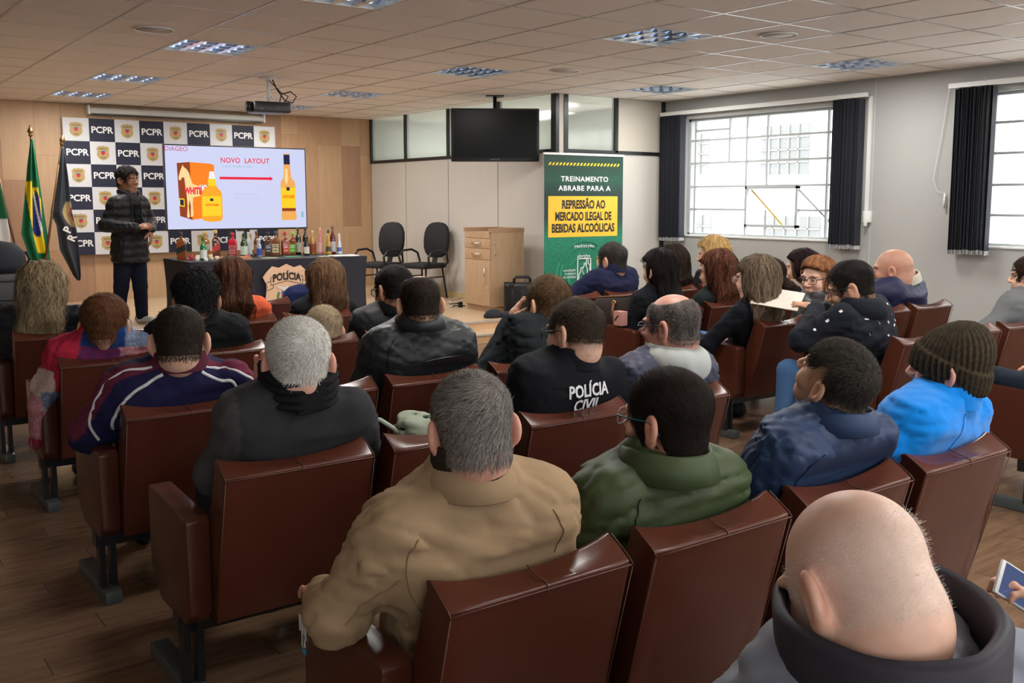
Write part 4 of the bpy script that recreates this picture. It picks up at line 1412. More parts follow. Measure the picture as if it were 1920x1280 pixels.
# ------------------------------------------------------------------ television hung from the ceiling
ang = math.radians(-34)
ct = empty('hanging_television', (6.90, 9.93, ZC), ang)
tag(ct, 'black switched-off television hanging from the ceiling on a pole', 'television')
MB().box(-.535, .535, -.05, .06, -.80, -.165).build('casing', M_blackpl, ct, bevel=.014)
MB().add(*flat([(-.505, -.755), (.505, -.755), (.505, -.19), (-.505, -.19)], -.052)).build('screen', mat('dark_screen', (.001, .001, .001), .28, spec=.15), ct)
text_obj('maker_mark', 'SAMSUNG', mat('grey_lettering', (.25, .25, .25), .5), ct, (0, -.053, -.775), size=.022, spacing=1.2)
MB().box(-.05, .05, .06, .16, -.62, -.30).build('bracket', M_blackal, ct)
b = MB(); b.tube([(0, .15, -.45), (0, .15, -.005)], .024, 10); b.build('pole', M_blackal, ct)
MB().box(-.11, .11, .06, .24, -.012, 0).build('ceiling_plate', M_blackal, ct)

# ------------------------------------------------------------------ projector
pr = empty('ceiling_projector', (4.05, 9.95, ZC), math.radians(-6))
tag(pr, 'black projector hanging from the ceiling with looping cables', 'projector')
MB().box(-.19, .19, -.15, .15, -.37, -.26).build('casing', M_blackpl, pr, bevel=.02)
b = MB(); b.tube([(-.24, -.02, -.31), (-.19, -.02, -.31)], .055, 14); b.build('lens', M_blackpl, pr)
b = MB(); b.tube([(0, 0, -.26), (0, 0, -.02)], .02, 8); b.build('mount_pole', M_white, pr)
b = MB(); b.lathe([(.09, -.012), (.09, 0)], n=20); b.build('ceiling_plate', M_white, pr)
for s in (-1, 1):
    b = MB(); b.bar((0, 0, -.18), (s * .12, 0, -.26), .02, .008); b.build('mount_arm', M_white, pr)
b = MB(); b.tube([(.03, -.05, -.03), (.06, -.08, -.12), (.14, -.10, -.24), (.22, -.1, -.26), (.27, -.08, -.19), (.22, -.05, -.14), (.12, -.05, -.17), (.08, -.1, -.28)], .007, 6); b.build('cable', M_blackpl, pr)
b = MB(); b.tube([(.0, -.05, -.04), (.1, -.1, -.16), (.17, -.12, -.2), (.12, -.13, -.27)], .006, 6); b.build('cable', M_blackpl, pr)
for x in (-.12, -.04, .04, .12):
    MB().box(x - .015, x + .015, -.156, -.145, -.345, -.325).build('port', mat('port_grey', (.06, .06, .06), .5), pr)


# ================================================================== auditorium chairs
M_lea = mat('brown_leather', (0.076, 0.021, 0.0115), 0.26, spec=0.32, noise=(3.0, 0.10, (1, 1, 1)), bump=(260, 0.12, 0.0015))
M_seam = mat('leather_seam', (0.10, 0.040, 0.026), 0.5)
M_beam = mat('black_beam', (0.010, 0.011, 0.012), 0.35)
M_foot = mat('grey_foot', (0.06, 0.068, 0.068), 0.4)
PITCH_L, PITCH_R = 0.545, 0.566


def backrest_mesh():
    """leather back: sloping top with raised front corners and a dip in the middle"""
    hw_ = 0.236
    N = 12
    ring = lambda u: None
    vs, fs = [], []
    # profile points (y, z) going round; u in -1..1 across the width
    for i in range(N + 1):
        u = -1 + 2 * i / N
        dip = 0.030 * (1 - abs(u) ** 2.2)
        pf = [(0.130, 0.27), (0.118, 0.32), (0.008, 0.725), (0.004, 0.742), (0.012, 0.748), (0.045, 0.770 - dip * .75), (0.078, 0.787 - dip), (0.092, 0.782 - dip), (0.100, 0.765 - dip), (0.255, 0.335), (0.262, 0.29), (0.25, 0.27)]
        for (y, z) in pf:
            x = u * hw_
            if abs(u) > .99: y = y + (0.006 if y < .1 else -0.006) * 1
            vs.append((x, y, z))
    K = 12
    for i in range(N):
        for k in range(K):
            fs.append((i * K + k, i * K + (k + 1) % K, (i + 1) * K + (k + 1) % K, (i + 1) * K + k))
    fs.append(tuple(range(K - 1, -1, -1)))
    fs.append(tuple(N * K + k for k in range(K)))
    b = MB()
    b.add(vs, fs, False)
    return b


def arm_mb(x):
    b = MB()
    vs, fs = [], []
    prof = [(.15, .30), (.15, .59), (.165, .602), (.52, .622), (.535, .612), (.535, .35), (.44, .262), (.19, .262)]
    for s in (-1, 1):
        for (y, z) in prof: vs.append((x + s * .036, y, z))
    n = len(prof)
    fs.append(tuple(range(n))); fs.append(tuple(range(2 * n - 1, n - 1, -1)))
    for i in range(n): fs.append((i, n + i, n + (i + 1) % n, (i + 1) % n))
    b.add(vs, fs)
    return b


def make_chair(pitch):
    t = empty('auditorium_chair')
    br = backrest_mesh().build('backrest', M_lea, t, bevel=.009, seg=3)
    b = MB()
    b.tube([(x, 0.003, 0.736) for x in np.linspace(-.232, .232, 6)], .0018, 5)
    for s in (-1, 1):
        b.tube([(s * .2365, .002, .735), (s * .2365, .014, .748), (s * .2365, .076, .786)], .0016, 5)
        b.tube([(s * .2365, .0045, .73), (s * .2365, .12, .30)], .0016, 5)
    b.tube([(.0, .002, .728), (.0, .0045, .744), (.0, .012, .7495), (.0, .045, .7535), (.0, .077, .7645)], .0016, 5)
    b.build('seam', M_seam, br)
    MB().box(-.232, .232, .16, .60, .275, .395).build('seat', M_lea, t, bevel=.03, seg=3)
    MB().box(-pitch / 2 - .036, pitch / 2 - .038, .26, .32, .205, .265).build('beam', M_beam, t)
    arm_mb(-pitch / 2).build('armrest', M_lea, t, bevel=.011, seg=2)
    return t


def add_leg(t, x):
    g_ = MB()
    for s in (-1, 1): g_.box(x + s * .020 - .011, x + s * .020 + .011, .235, .285, .045, .262)
    p = g_.build('leg', M_beam, t)
    MB().box(x - .03, x + .03, .17, .62, .0, .05).build('foot', M_foot, p, bevel=.006)


proto = {}
for key, pitch in (('L', PITCH_L), ('R', PITCH_R)):
    proto[key] = make_chair(pitch)
    proto[key + 'leg'] = copy_thing(proto[key], (0, 0, 0)); add_leg(proto[key + 'leg'], -pitch / 2)
    proto[key + 'end'] = copy_thing(proto[key], (0, 0, 0)); arm_mb(pitch / 2).build('armrest', M_lea, proto[key + 'end'], bevel=.011, seg=2); add_leg(proto[key + 'end'], pitch / 2)
ROWS_L = {'E': .42, 'D': 1.525, 'C': 2.68, 'B': 3.65, 'A': 5.00, 'Z': 6.15, 'F': 7.20}
ROWS_R = {'R3': 2.02, 'R2': 3.03, 'R1': 4.00, 'R0': 4.97, 'Rm': 6.10}
XL0 = {'E': 1.19, 'D': 1.19, 'C': 1.165, 'B': 1.15, 'A': 1.205, 'Z': 1.19, 'F': 1.19}
used = set()
WHO = {}   # filled with the label of each chair


def chair(block, row, col, label):
    y = (ROWS_L if block == 'L' else ROWS_R)[row]
    pitch = PITCH_L if block == 'L' else PITCH_R
    x = (XL0[row] if block == 'L' else 5.075) + col * pitch
    key = block + ('leg' if col in (0, 2) else '') if col != 3 else block + 'end'
    if key not in used:
        used.add(key); o = proto[key]; o.location = (x, y, 0)
    else:
        o = copy_thing(proto[key], (x, y, 0))
    o.name = 'auditorium_chair'
    tag(o, label, 'chair', 'brown leather auditorium chairs')
    return (x, y)


B_ = 'brown leather auditorium chair '
CH_L = [('D', 0, B_ + 'under the tan jacket, worn patch on its arm'), ('D', 1, B_ + 'behind the man in the green jacket'), ('D', 2, B_ + 'behind the man in the navy jacket'), ('D', 3, B_ + 'behind the man in the blue fleece'),
        ('C', 0, B_ + 'of the white haired man'), ('C', 1, 'empty brown leather auditorium chair holding a pale green cloth bag'), ('C', 2, B_ + 'of the man with white lettering on his back'), ('C', 3, B_ + 'of the balding man with a pale grey hood'),
        ('B', 0, B_ + 'of the man in the striped navy pullover'), ('B', 1, 'empty brown leather auditorium chair between the striped pullover and the leather jacket'), ('B', 2, B_ + 'of the man in the black leather jacket'), ('B', 3, B_ + 'of the man resting his chin on his hand'),
        ('A', 0, B_ + 'of the woman in the plaid scarf'), ('A', 1, B_ + 'of the man with curly black hair'), ('A', 2, B_ + 'of the short fair haired boy'), ('A', 3, B_ + 'of the dark haired man in glasses beside the stage steps'),
        ('Z', 0, B_ + 'of the blond curly haired woman'), ('Z', 1, 'empty brown leather auditorium chair right of the blond curly haired woman'), ('Z', 2, B_ + 'of the woman in orange'), ('Z', 3, B_ + 'of the woman with very long brown hair'),
        ('F', 3, B_ + 'of the front row person in navy'),
        ('E', 0, B_ + 'of the bald man in the foreground'), ('E', 1, B_ + 'of the person holding a phone')]
CH_R = [('R3', 0, B_ + 'at the right edge with a dark sleeve on its arm'), ('R3', 1, B_ + 'cut by the right edge beyond the dark sleeve'),
        ('R2', 0, B_ + 'of the man in the printed hoodie, stapled along its side'), ('R2', 1, 'empty brown leather auditorium chair right of the printed hoodie'), ('R2', 2, B_ + 'of the person in the grey sleeve'),
        ('R1', 0, B_ + 'of the long streaked haired woman in black'), ('R1', 1, B_ + 'of the red haired woman in glasses'), ('R1', 2, 'empty brown leather auditorium chair left of the bald man in quilted navy'), ('R1', 3, B_ + 'of the bald man in quilted navy'),
        ('R0', 0, B_ + 'with a brown handbag, of the dark haired woman in black'), ('R0', 1, B_ + 'of the woman with long auburn hair'), ('R0', 2, B_ + 'of the woman with a dark ponytail'), ('R0', 3, B_ + 'of the woman with long dark hair by the wall'),
        ('Rm', 0, 'brown leather auditorium chair whose arm carries the hand of the navy suited man'), ('Rm', 1, B_ + 'of the man in the navy suit by the banner'), ('Rm', 2, B_ + 'of the brown haired woman behind the dark haired one'), ('Rm', 3, B_ + 'of the blond woman nearest the window')]
POS = {}
for r, c, l in CH_L: POS[r + str(c)] = chair('L', r, c, l)
for r, c, l in CH_R: POS[r + str(c)] = chair('R', r, c, l)
for k in list(proto):
    if k not in used:
        for ch in list(proto[k].children): bpy.data.objects.remove(ch)
        bpy.data.objects.remove(proto[k])


# ================================================================== people: smooth solids meshed with surface nets
f32 = np.float32


def sm_min(a, b, k):
    h = np.clip(.5 + .5 * (b - a) / k, 0, 1)
    return b + (a - b) * h - k * h * (1 - h)


def sm_max(a, b, k): return -sm_min(-a, -b, k)


def cone(P, a, b, ra, rb):
    a = np.asarray(a, f32); b = np.asarray(b, f32)
    ba = b - a
    pa = P - a
    t = np.clip(pa @ ba / max(1e-9, ba @ ba), 0, 1)
    return np.sqrt(((pa - t[..., None] * ba) ** 2).sum(-1)) - (ra + (rb - ra) * t)


def ellip(P, c, r, R=None):
    q = P - np.asarray(c, f32)
    if R is not None: q = q @ np.asarray(R, f32)
    r = np.asarray(r, f32)
    k0 = np.sqrt(((q / r) ** 2).sum(-1))
    k1 = np.sqrt(((q / (r * r)) ** 2).sum(-1)) + 1e-9
    return k0 * (k0 - 1) / k1


def nets(fn, lo, hi, h):
    """naive surface nets of fn(P)=0 inside the box; returns verts, quads"""
    lo = np.array(lo, f32); hi = np.array(hi, f32)
    n = np.maximum(4, np.ceil((hi - lo) / h).astype(int) + 1)
    ax = [lo[i] + h * np.arange(n[i], dtype=f32) for i in range(3)]
    G = np.stack(np.meshgrid(*ax, indexing='ij'), -1).reshape(-1, 3)
    V = np.empty(len(G), f32)
    for s in range(0, len(G), 200000): V[s:s + 200000] = fn(G[s:s + 200000])
    V = V.reshape(n)
    V[0], V[-1] = np.maximum(V[0], 1e-4), np.maximum(V[-1], 1e-4)
    V[:, 0], V[:, -1] = np.maximum(V[:, 0], 1e-4), np.maximum(V[:, -1], 1e-4)
    V[:, :, 0], V[:, :, -1] = np.maximum(V[:, :, 0], 1e-4), np.maximum(V[:, :, -1], 1e-4)
    S = V < 0
    c = [S[i:n[0] - 1 + i, j:n[1] - 1 + j, k:n[2] - 1 + k] for i in (0, 1) for j in (0, 1) for k in (0, 1)]
    cnt = sum(x.astype(np.int8) for x in c)
    act = (cnt > 0) & (cnt < 8)
    I, J, K = np.nonzero(act)
    idx = -np.ones(act.shape, np.int32)
    idx[I, J, K] = np.arange(len(I))
    cv = {(i, j, k): V[I + i, J + j, K + k] for i in (0, 1) for j in (0, 1) for k in (0, 1)}
    acc = np.zeros((len(I), 3), f32); num = np.zeros(len(I), f32)
    for a in cv:
        for d in range(3):
            if a[d]: continue
            b = list(a); b[d] = 1; b = tuple(b)
            va, vb = cv[a], cv[b]
            m = (va < 0) != (vb < 0)
            t = np.where(m, va / np.where(m, va - vb, 1), 0)
            p = np.empty((len(I), 3), f32)
            for e_ in range(3): p[:, e_] = a[e_] + (t if e_ == d else 0)
            acc += p * m[:, None]; num += m
    P = lo + h * (np.stack([I, J, K], -1) + acc / np.maximum(num, 1)[:, None])
    Q = []
    for d in range(3):
        a, b = [(1, 2), (2, 0), (0, 1)][d]
        sl0 = [slice(None)] * 3; sl1 = [slice(None)] * 3
        sl0[d] = slice(0, -1); sl1[d] = slice(1, None)
        s0, s1 = S[tuple(sl0)], S[tuple(sl1)]
        X = np.stack(np.nonzero(s0 != s1), -1)
        ok = (X[:, a] > 0) & (X[:, b] > 0) & (X[:, a] < n[a] - 1) & (X[:, b] < n[b] - 1)
        X = X[ok]
        fl = s0[X[:, 0], X[:, 1], X[:, 2]]
        def ii(da, db):
            Y = X.copy(); Y[:, a] -= da; Y[:, b] -= db
            return idx[Y[:, 0], Y[:, 1], Y[:, 2]]
        q = np.stack([ii(1, 1), ii(0, 1), ii(0, 0), ii(1, 0)], -1)
        q = np.where(fl[:, None], q, q[:, ::-1])
        Q.append(q)
    Q = np.concatenate(Q)
    return P.astype(f32), Q[(Q >= 0).all(1)]


def grad(fn, P, e=.002):
    g = np.stack([fn(P + np.eye(3, dtype=f32)[i] * e) - fn(P - np.eye(3, dtype=f32)[i] * e) for i in range(3)], -1)
    return g / (np.linalg.norm(g, axis=-1, keepdims=True) + 1e-9)


def rotm(bearing, pitch=0.0, roll=0.0):
    """columns: right, forward, up of a frame looking along `bearing` (degrees right of +y), pitched up, rolled"""
    a, p, r = math.radians(bearing), math.radians(pitch), math.radians(roll)
    f = np.array([math.sin(a) * math.cos(p), math.cos(a) * math.cos(p), math.sin(p)])
    x = np.array([math.cos(a), -math.sin(a), 0.0])
    u = np.cross(x, f)
    x, u = x * math.cos(r) - u * math.sin(r), u * math.cos(r) + x * math.sin(r)
    return np.stack([x, f, u], 1).astype(f32)


# ------------------------------------------------------------------ head (local: x right, y forward, z up, origin between the ears)
EAR_Y = -.008


def head_core(P, fem=0.0):
    d = ellip(P, (0, -.012, .034), (.0745, .094, .083))
    d = sm_min(d, ellip(P, (0, .026, -.022), (.060, .064, .082)), .03)
    d = sm_min(d, ellip(P, (0, .046, -.082), (.040 - .004 * fem, .036, .028)), .028)
    d = sm_min(d, ellip(P, (0, -.052, -.035), (.052, .045, .05)), .035)
    return d


def head_fn(P, fem=0.0, neck=None, nr=.056):
    d = head_core(P, fem)
    ax = np.abs(P[..., 0])
    Q = np.stack([ax, P[..., 1], P[..., 2]], -1)
    d = sm_min(d, ellip(Q, (.026, .076, .028), (.03, .016, .010)), .012)          # brow
    d = sm_min(d, ellip(Q, (.040, .060, -.028), (.020, .022, .022)), .02)          # cheek
    d = sm_max(d, -ellip(Q, (.031, .096, .006), (.017, .014, .011)), .010)         # socket
    d = sm_min(d, ellip(Q, (.031, .0765, .006), (.0125, .0125, .0115)), .003)      # eyeball
    d = sm_min(d, cone(P, (0, .086, .018), (0, .108, -.022), .008, .0125), .010)   # nose
    d = sm_min(d, ellip(Q, (.011, .098, -.027), (.009, .010, .008)), .008)
    d = sm_min(d, ellip(P, (0, .086, -.054), (.024, .012, .006)), .005)            # lips
    d = sm_min(d, ellip(P, (0, .085, -.064), (.021, .012, .0065)), .005)
    # ears
    Re = rotm(-28)
    qe = Q.copy()
    e = ellip(qe, (.084, EAR_Y - .005, -.002), (.0115, .024, .035), Re)
    e = sm_max(e, -ellip(qe, (.093, EAR_Y, .000), (.009, .013, .021), Re), .006)
    e = sm_min(e, ellip(qe, (.079, EAR_Y + .002, -.033), (.008, .010, .010)), .006)
    d = sm_min(d, e, .006)
    if neck is not None:
        d = sm_min(d, cone(P, (0, -.028, -.055), neck, nr, nr * 1.12), .03)
    return d


def hairline(y, x, kind):
    ax = np.abs(x)
    if kind == 'long':
        z = np.interp(y, [-.13, -.02, .03, .05, .075, .11], [-.30, -.30, -.12, .03, .075, .085])
    else:
        z = np.interp(y, [-.13, -.055, -.03, -.018, .022, .034, .052, .072, .11], [-.046, -.044, -.034, .018, .016, -.018, .030, .070, .082])
    return z


def noise3(P, seed=0, fr=1.0):
    r = np.random.default_rng(seed)
    out = np.zeros(P.shape[:-1], f32)
    for k in range(4):
        w = r.normal(size=3) * fr * (1.5 ** k)
        w2 = r.normal(size=3) * fr * .7
        out += (np.sin(P @ w.astype(f32) + r.uniform(0, 6) + 1.3 * np.sin(P @ w2.astype(f32) + r.uniform(0, 6))) / (1.5 ** k)).astype(f32)
    return out / 2.2


def ribbons(fn, roots, dirf, L, n, width, lift, seed, curl=0.0, cfreq=3.0, jit=.25, offs=.001):
    """hair strands as tapered flat ribbons flowing over the level set of fn"""
    r = np.random.default_rng(seed)
    P = roots.astype(f32).copy()
    N = len(P)
    Ls = (L * r.uniform(.7, 1.15, N)).astype(f32)[:, None] if np.isscalar(L) else L[:, None].astype(f32)
    J = r.normal(size=(N, 3)).astype(f32) * jit
    ph = r.uniform(0, 2 * PI, N).astype(f32)
    cu = r.uniform(.5, 1.3, N).astype(f32)
    pts, sides = [], []
    lf = r.uniform(.3, 1.0, N).astype(f32)
    for i in range(n + 1):
        g = grad(fn, P)
        D = dirf(P) + J
        D = D - g * (D * g).sum(-1, keepdims=True)
        D /= np.linalg.norm(D, axis=-1, keepdims=True) + 1e-9
        sd = np.cross(D, g)
        t = i / n
        if curl:
            w = curl * cu * np.sin(ph + cfreq * 2 * PI * t * Ls[:, 0] / .3)
            w2 = curl * cu * np.cos(ph + cfreq * 2 * PI * t * Ls[:, 0] / .3)
            Pp = P + sd * w[:, None] * min(1, t * 3) + g * (np.abs(w2) * min(1, t * 3))[:, None]
        else:
            Pp = P
        pts.append(Pp + g * (offs + lift * lf * (t ** 1.2))[:, None] if lift else Pp + g * offs)
        wd = width * (1.0 - .75 * t ** 2) if i else width * .8
        sides.append(sd * wd * .5)
        if i < n:
            P = P + D * Ls / n
            v = fn(P)
            P = P - grad(fn, P) * v[:, None]
    pts = np.stack(pts, 1); sides = np.stack(sides, 1)
    A, B = pts - sides, pts + sides
    V = np.stack([A, B], 2).reshape(N, 2 * (n + 1), 3)
    base = (np.arange(N) * 2 * (n + 1))[:, None]
    F = np.concatenate([base + np.array([2 * i, 2 * i + 1, 2 * i + 3, 2 * i + 2]) for i in range(n)], 0).reshape(n, N, 4).transpose(1, 0, 2).reshape(-1, 4)
    return V.reshape(-1, 3), F


HM = {}


def skin_mat():
    if 'skin' not in HM: HM['skin'] = mat('skin', (.6, .4, .3), .45, spec=.4, attr=True, noise=(55, .07, (1, 1, 1)), bump=(240, .12, .001), sub=.06)
    return HM['skin']


def hair_mat():
    if 'hair' not in HM: HM['hair'] = mat('hair_strands', (.1, .1, .1), .6, spec=.08, attr=True)
    return HM['hair']


def cloth_mat(kind='cotton'):
    if kind not in HM:
        p = dict(cotton=dict(rough=.9, spec=.2, bump=(420, .25, .0012), noise=(7, .07, (1, 1, 1))), fleece=dict(rough=.95, spec=.15, bump=(300, .35, .002), noise=(9, .05, (1, 1, 1)), sheen=.25),
                 leather=dict(rough=.42, spec=.45, bump=(160, .2, .0015)), nylon=dict(rough=.55, spec=.3, bump=(60, .12, .002)), knit=dict(rough=.95, spec=.15, bump=(190, .6, .003), noise=(90, .2, (1, 1, 1))), denim=dict(rough=.85, spec=.2, bump=(500, .3, .001), noise=(14, .16, (1, 1, 1))))[kind]
        HM[kind] = mat('garment_' + kind, (.2, .2, .2), attr=True, **p)
    return HM[kind]


SKIN = dict(fair=(.68, .40, .29), pink=(.66, .34, .25), warm=(.56, .315, .20), tan=(.42, .215, .125), brown=(.25, .115, .062))


def make_hand(W, F, N, side, s=1.0, curl=.5, thumb=.5, spread=.10):
    """solid of a hand: W wrist, F direction of the fingers, N back-of-hand normal; side +1 right -1 left"""
    F = np.asarray(F, float); F /= np.linalg.norm(F)
    N = np.asarray(N, float); N -= F * N.dot(F); N /= np.linalg.norm(N)
    X = np.cross(F, N) * side          # towards the thumb is -X for both hands
    W = np.asarray(W, float)
    at = lambda x, y, z: W + s * (X * x + F * y + N * z)
    parts = [('e', at(0, .045, 0), (.040 * s, .050 * s, .0165 * s)), ('c', W - F * .02 * s, at(0, .03, 0), .024 * s, .026 * s)]
    lens = (.070, .079, .073, .056)
    for i, L in enumerate(lens):
        x = -.030 + .020 * i
        p = at(x, .082 - .006 * abs(i - 1.2), 0)
        a = spread * (i - 1.5)
        ang = .25 * curl
        r = .0092 - .0004 * i
        for q in range(3):
            seg = L * (.45, .32, .23)[q]
            d = F * math.cos(ang) - N * math.sin(ang) + X * a
            p2 = p + s * seg * d
            parts.append(('c', p, p2, r * s, (r - .0008) * s)); p = p2; r -= .0008
            ang += (1.1, 1.2, .8)[q] * curl
    p = at(-.030, .022, -.006)
    for q, (L, r) in enumerate(((.040, .0125), (.030, .011), (.024, .0095))):
        d = -X * (.75 - .45 * q * thumb) + F * (.62 + .12 * q) - N * (.30 + .25 * q * thumb)
        d /= np.linalg.norm(d)
        p2 = p + s * L * d
        parts.append(('c', p, p2, r * s, (r - .001) * s)); p = p2
    pts = np.array([q for t in parts for q in t[1:3] if len(np.shape(q)) == 1 and len(q) == 3 and t[0] == 'c'] + [parts[0][1]])

    def fn(P):
        d = ellip(P, parts[0][1], parts[0][2], np.stack([X, F, N], 1))
        d = sm_min(d, cone(P, *parts[1][1:]), .015)
        for t in parts[2:]: d = sm_min(d, cone(P, *t[1:]), .006)
        return d
    return fn, pts.min(0) - .03, pts.max(0) + .03


class Person:
    def __init__(s, spec):
        s.sp = spec
        g = spec.get
        s.seed = abs(hash(spec['label'])) % 9999 if False else sum(ord(c) * (i + 1) for i, c in enumerate(spec['label'])) % 9999
        s.H = np.array(spec['head'], f32)
        hy = spec.get('look', (14, -4, 0))
        s.R = rotm(*hy)
        s.hs = g('hs', 1.0)
        s.fem = g('fem', 0)
        s.B = rotm(g('body', 0))
        s.seat = g('seat')
        s.near = g('near', 1)      # 0 far, 1 mid, 2 near, 3 closest
        k = g('scale', 1.0)
        s.k = k
        # neck base below and behind the head
        s.N = s.H + np.array([0, 0, -g('nk', .124) * (.6 + .4 * s.hs)], f32) - s.B[:, 1] * g('neckback', .03) * g('nbk', .3) + s.B[:, 0] * g('neckside', 0)
        s.H = s.H - np.array([0, 0, g('hz', 0 if (g('stand') or g('cut') == 'long') else .036) * s.hs], f32)
        sw = g('sw', .175 - .02 * s.fem) * k
        s.sw = sw
        dr = g('drop', .062)
        fwd = g('fwd', .015)
        rl = g('shroll', 0.0)
        s.SL = s.N - s.B[:, 0] * sw + s.B[:, 1] * fwd + np.array([0, 0, -dr - rl], f32)
        s.SR = s.N + s.B[:, 0] * sw + s.B[:, 1] * fwd + np.array([0, 0, -dr + rl], f32)
        if g('stand'):
            s.hip = np.array(g('hip'), f32)
        else:
            x, y = s.seat
            s.hip = np.array([x + g('hipx', 0), y + g('hipy', .33), .47], f32)
        def off(name, base, dflt):
            o = g(name, dflt)
            return base + s.B[:, 0] * o[0] + s.B[:, 1] * o[1] + np.array([0, 0, o[2]], f32)
        s.EL = off('el', s.SL, (-.055, .07, -.245)); s.ER = off('er', s.SR, (.055, .07, -.245))
        s.WL = off('wl', s.EL, (.07, .22, -.01)); s.WR = off('wr', s.ER, (-.07, .22, -.01))
        if g('WL') is not None: s.WL = np.array(g('WL'), f32)
        if g('WR') is not None: s.WR = np.array(g('WR'), f32)
        s.chest = s.N * .62 + s.hip * .38 + s.B[:, 1] * .0

    # --- torso with sleeves
    def torso_fn(s, inf=.014, arms=True, puff=None, wrinkle=.004):
        g = s.sp.get
        bk = g('bulk', 1.0)
        ch = s.N + np.array([0, 0, -.20], f32) + s.B[:, 1] * .02
        mid = (ch + s.hip) / 2
        up_ = (s.N - s.hip); up_ = up_ / np.linalg.norm(up_)
        X_ = s.B[:, 0] - up_ * (s.B[:, 0] @ up_); X_ = X_ / np.linalg.norm(X_)
        Rm = np.stack([X_, np.cross(up_, X_), up_], 1)
        Rm[:, 1] *= 1
        ra = .045 * bk + inf; rf = .040 * bk + inf; rw = .029 + inf * .9
        wr = g('wramp', wrinkle)
        sd = s.seed

        TL = float(np.linalg.norm(s.N - s.hip))
        dr_ = g('drop', .062)
        sq = g('sq', 0.0)
        KT = np.array([-.05, -.02, .01, dr_ * .55, dr_ + .005, dr_ + .06, dr_ + .14, TL * .62, TL, TL + .15])
        KW = np.array([.055, .064, .088, .62 * s.sw + .03 + sq, s.sw + .030, s.sw + .040, s.sw + .018 * bk, .158 * bk * s.k, .172 * bk, .17 * bk]) + inf
        KD = np.array([.050, .060, .070, .078, .088, .103 * bk, .112 * bk, .118 * bk, .128 * bk, .128 * bk]) + inf
        stand = g('stand')
        sy = None if stand else s.seat[1]
        c2 = s.N + np.array([0, 0, -.115], f32) + s.B[:, 1] * .012

        def fn(P):
            q = (P - s.hip) @ Rm
            t = TL - q[..., 2]                 # distance below the neck point
            w = np.interp(t, KT, KW).astype(f32); dp = np.interp(t, KT, KD).astype(f32)
            tw = np.clip(t / .2, 0, 1)
            xx = q[..., 0] - (s.SL + s.SR - 2 * s.N) @ s.B[:, 0] * .5 * tw
            yy = q[..., 1] - np.interp(t, [-.05, .05, .2, .4], [.012, .006, -.012, 0]).astype(f32)
            r_ = (np.abs(xx / w) ** 2.5 + np.abs(yy / dp) ** 2.5) ** .4
            d = (r_ - 1) * np.minimum(w, dp)
            d = sm_max(d, -t - .035, .02)
            d = sm_max(d, t - TL - .12, .03)
            if arms:
                for S_, E_, W_ in ((s.SL, s.EL, s.WL), (s.SR, s.ER, s.WR)):
                    S2 = S_ * .90 + s.N * .10 + np.array([0, 0, -.032], f32)
                    d = sm_min(d, cone(P, S2, E_, ra, rf), .05)
                    d = sm_min(d, cone(P, E_, W_, rf, rw), .03)
            if wr:
                q = noise3(P * np.array([1, 1, 1.7], f32), sd, 26)
                d = d + wr * (1.7 * (1 - np.abs(q)) ** 3 - .4)
                d = d + wr * .4 * noise3(P, sd + 5, 12)
            if puff:
                sp_, am = puff
                z = (P - s.N) @ up_
                d = d + am * (np.abs(np.sin(PI * z / sp_)) ** .5 - .7) * -1
            if sy is not None:      # the cloth lies against the chair back
                zz = P[..., 2]
                yf = sy + max(0, .010 - inf) * 2.4 + (.028 if g('cut') == 'long' else 0) + np.where(zz < .785, .096 + (.785 - zz) * .365, .096 - (zz - .785) * .9)
                d = sm_max(d, (yf - P[..., 1]) * .94, .02)
            return d
        lo = np.minimum.reduce([s.hip - .24, s.SL, s.SR, s.EL, s.ER, s.WL, s.WR, s.N]) - .085 - inf
        hi = np.maximum.reduce([s.hip + .2, s.SL, s.SR, s.EL, s.ER, s.WL, s.WR, s.N]) + .085 + inf
        lo[2] = max(lo[2], s.hip[2] - .12)
        return fn, lo, hi

    def build(s):
        sp = s.sp; g = sp.get
        hs = s.hs
        R, H = s.R, s.H
        to_loc = lambda P: (P - H) @ R / hs
        to_w = lambda L: L @ R.T * hs + H
        org = np.array([s.hip[0], s.hip[1], ZS if g('stand') else 0.0])
        skin = np.array(SKIN[g('skin', 'fair')] if isinstance(g('skin', 'fair'), str) else g('skin'), f32)
        hc1, hc2 = np.array(g('hair', ((.03, .02, .015), (.06, .04, .03)))[0], f32), np.array(g('hair', ((.03, .02, .015), (.06, .04, .03)))[1], f32)
        if hc2.max() < .12: hc2 = hc2 * .62
        hk = g('cut', 'short')
        nl = to_loc(s.N + s.B[:, 1] * .012)
        nr = g('neckr', .064) - .014 * s.fem
        res = (.0085, .0062, .0048, .0042)[s.near]
        # ---------- body: head, neck, trunk and limbs in one mesh
        fn = lambda P: head_fn(P, s.fem, nl, nr)
        lo = np.minimum((-.11, -.12, -.13), nl - .07); hi = np.maximum((.11, .13, .135), nl + .07)
        V, Q = nets(fn, lo, hi, res / hs)
        x, y, z = V.T
        col = np.tile(skin, (len(V), 1))
        ax = np.abs(x)
        warm = np.exp(-((ax - .08) / .012) ** 2) * (np.abs(z) < .04) * .5 + np.exp(-((z + .02) / .02) ** 2 - ((y - .105) / .02) ** 2) * .3
        col *= 1 + warm[:, None] * np.array([.15, -.18, -.2], f32)
        lip = np.exp(-(((z + .059) / .009) ** 2) - (x / .024) ** 2 - ((y - .094) / .012) ** 2)
        col = col * (1 - .55 * lip[:, None]) + np.array((.40, .10, .09), f32) * .55 * lip[:, None]
        eye = np.exp(-((ax - .031) / .011) ** 4 - ((z - .006) / .006) ** 4 - ((y - .088) / .012) ** 4)
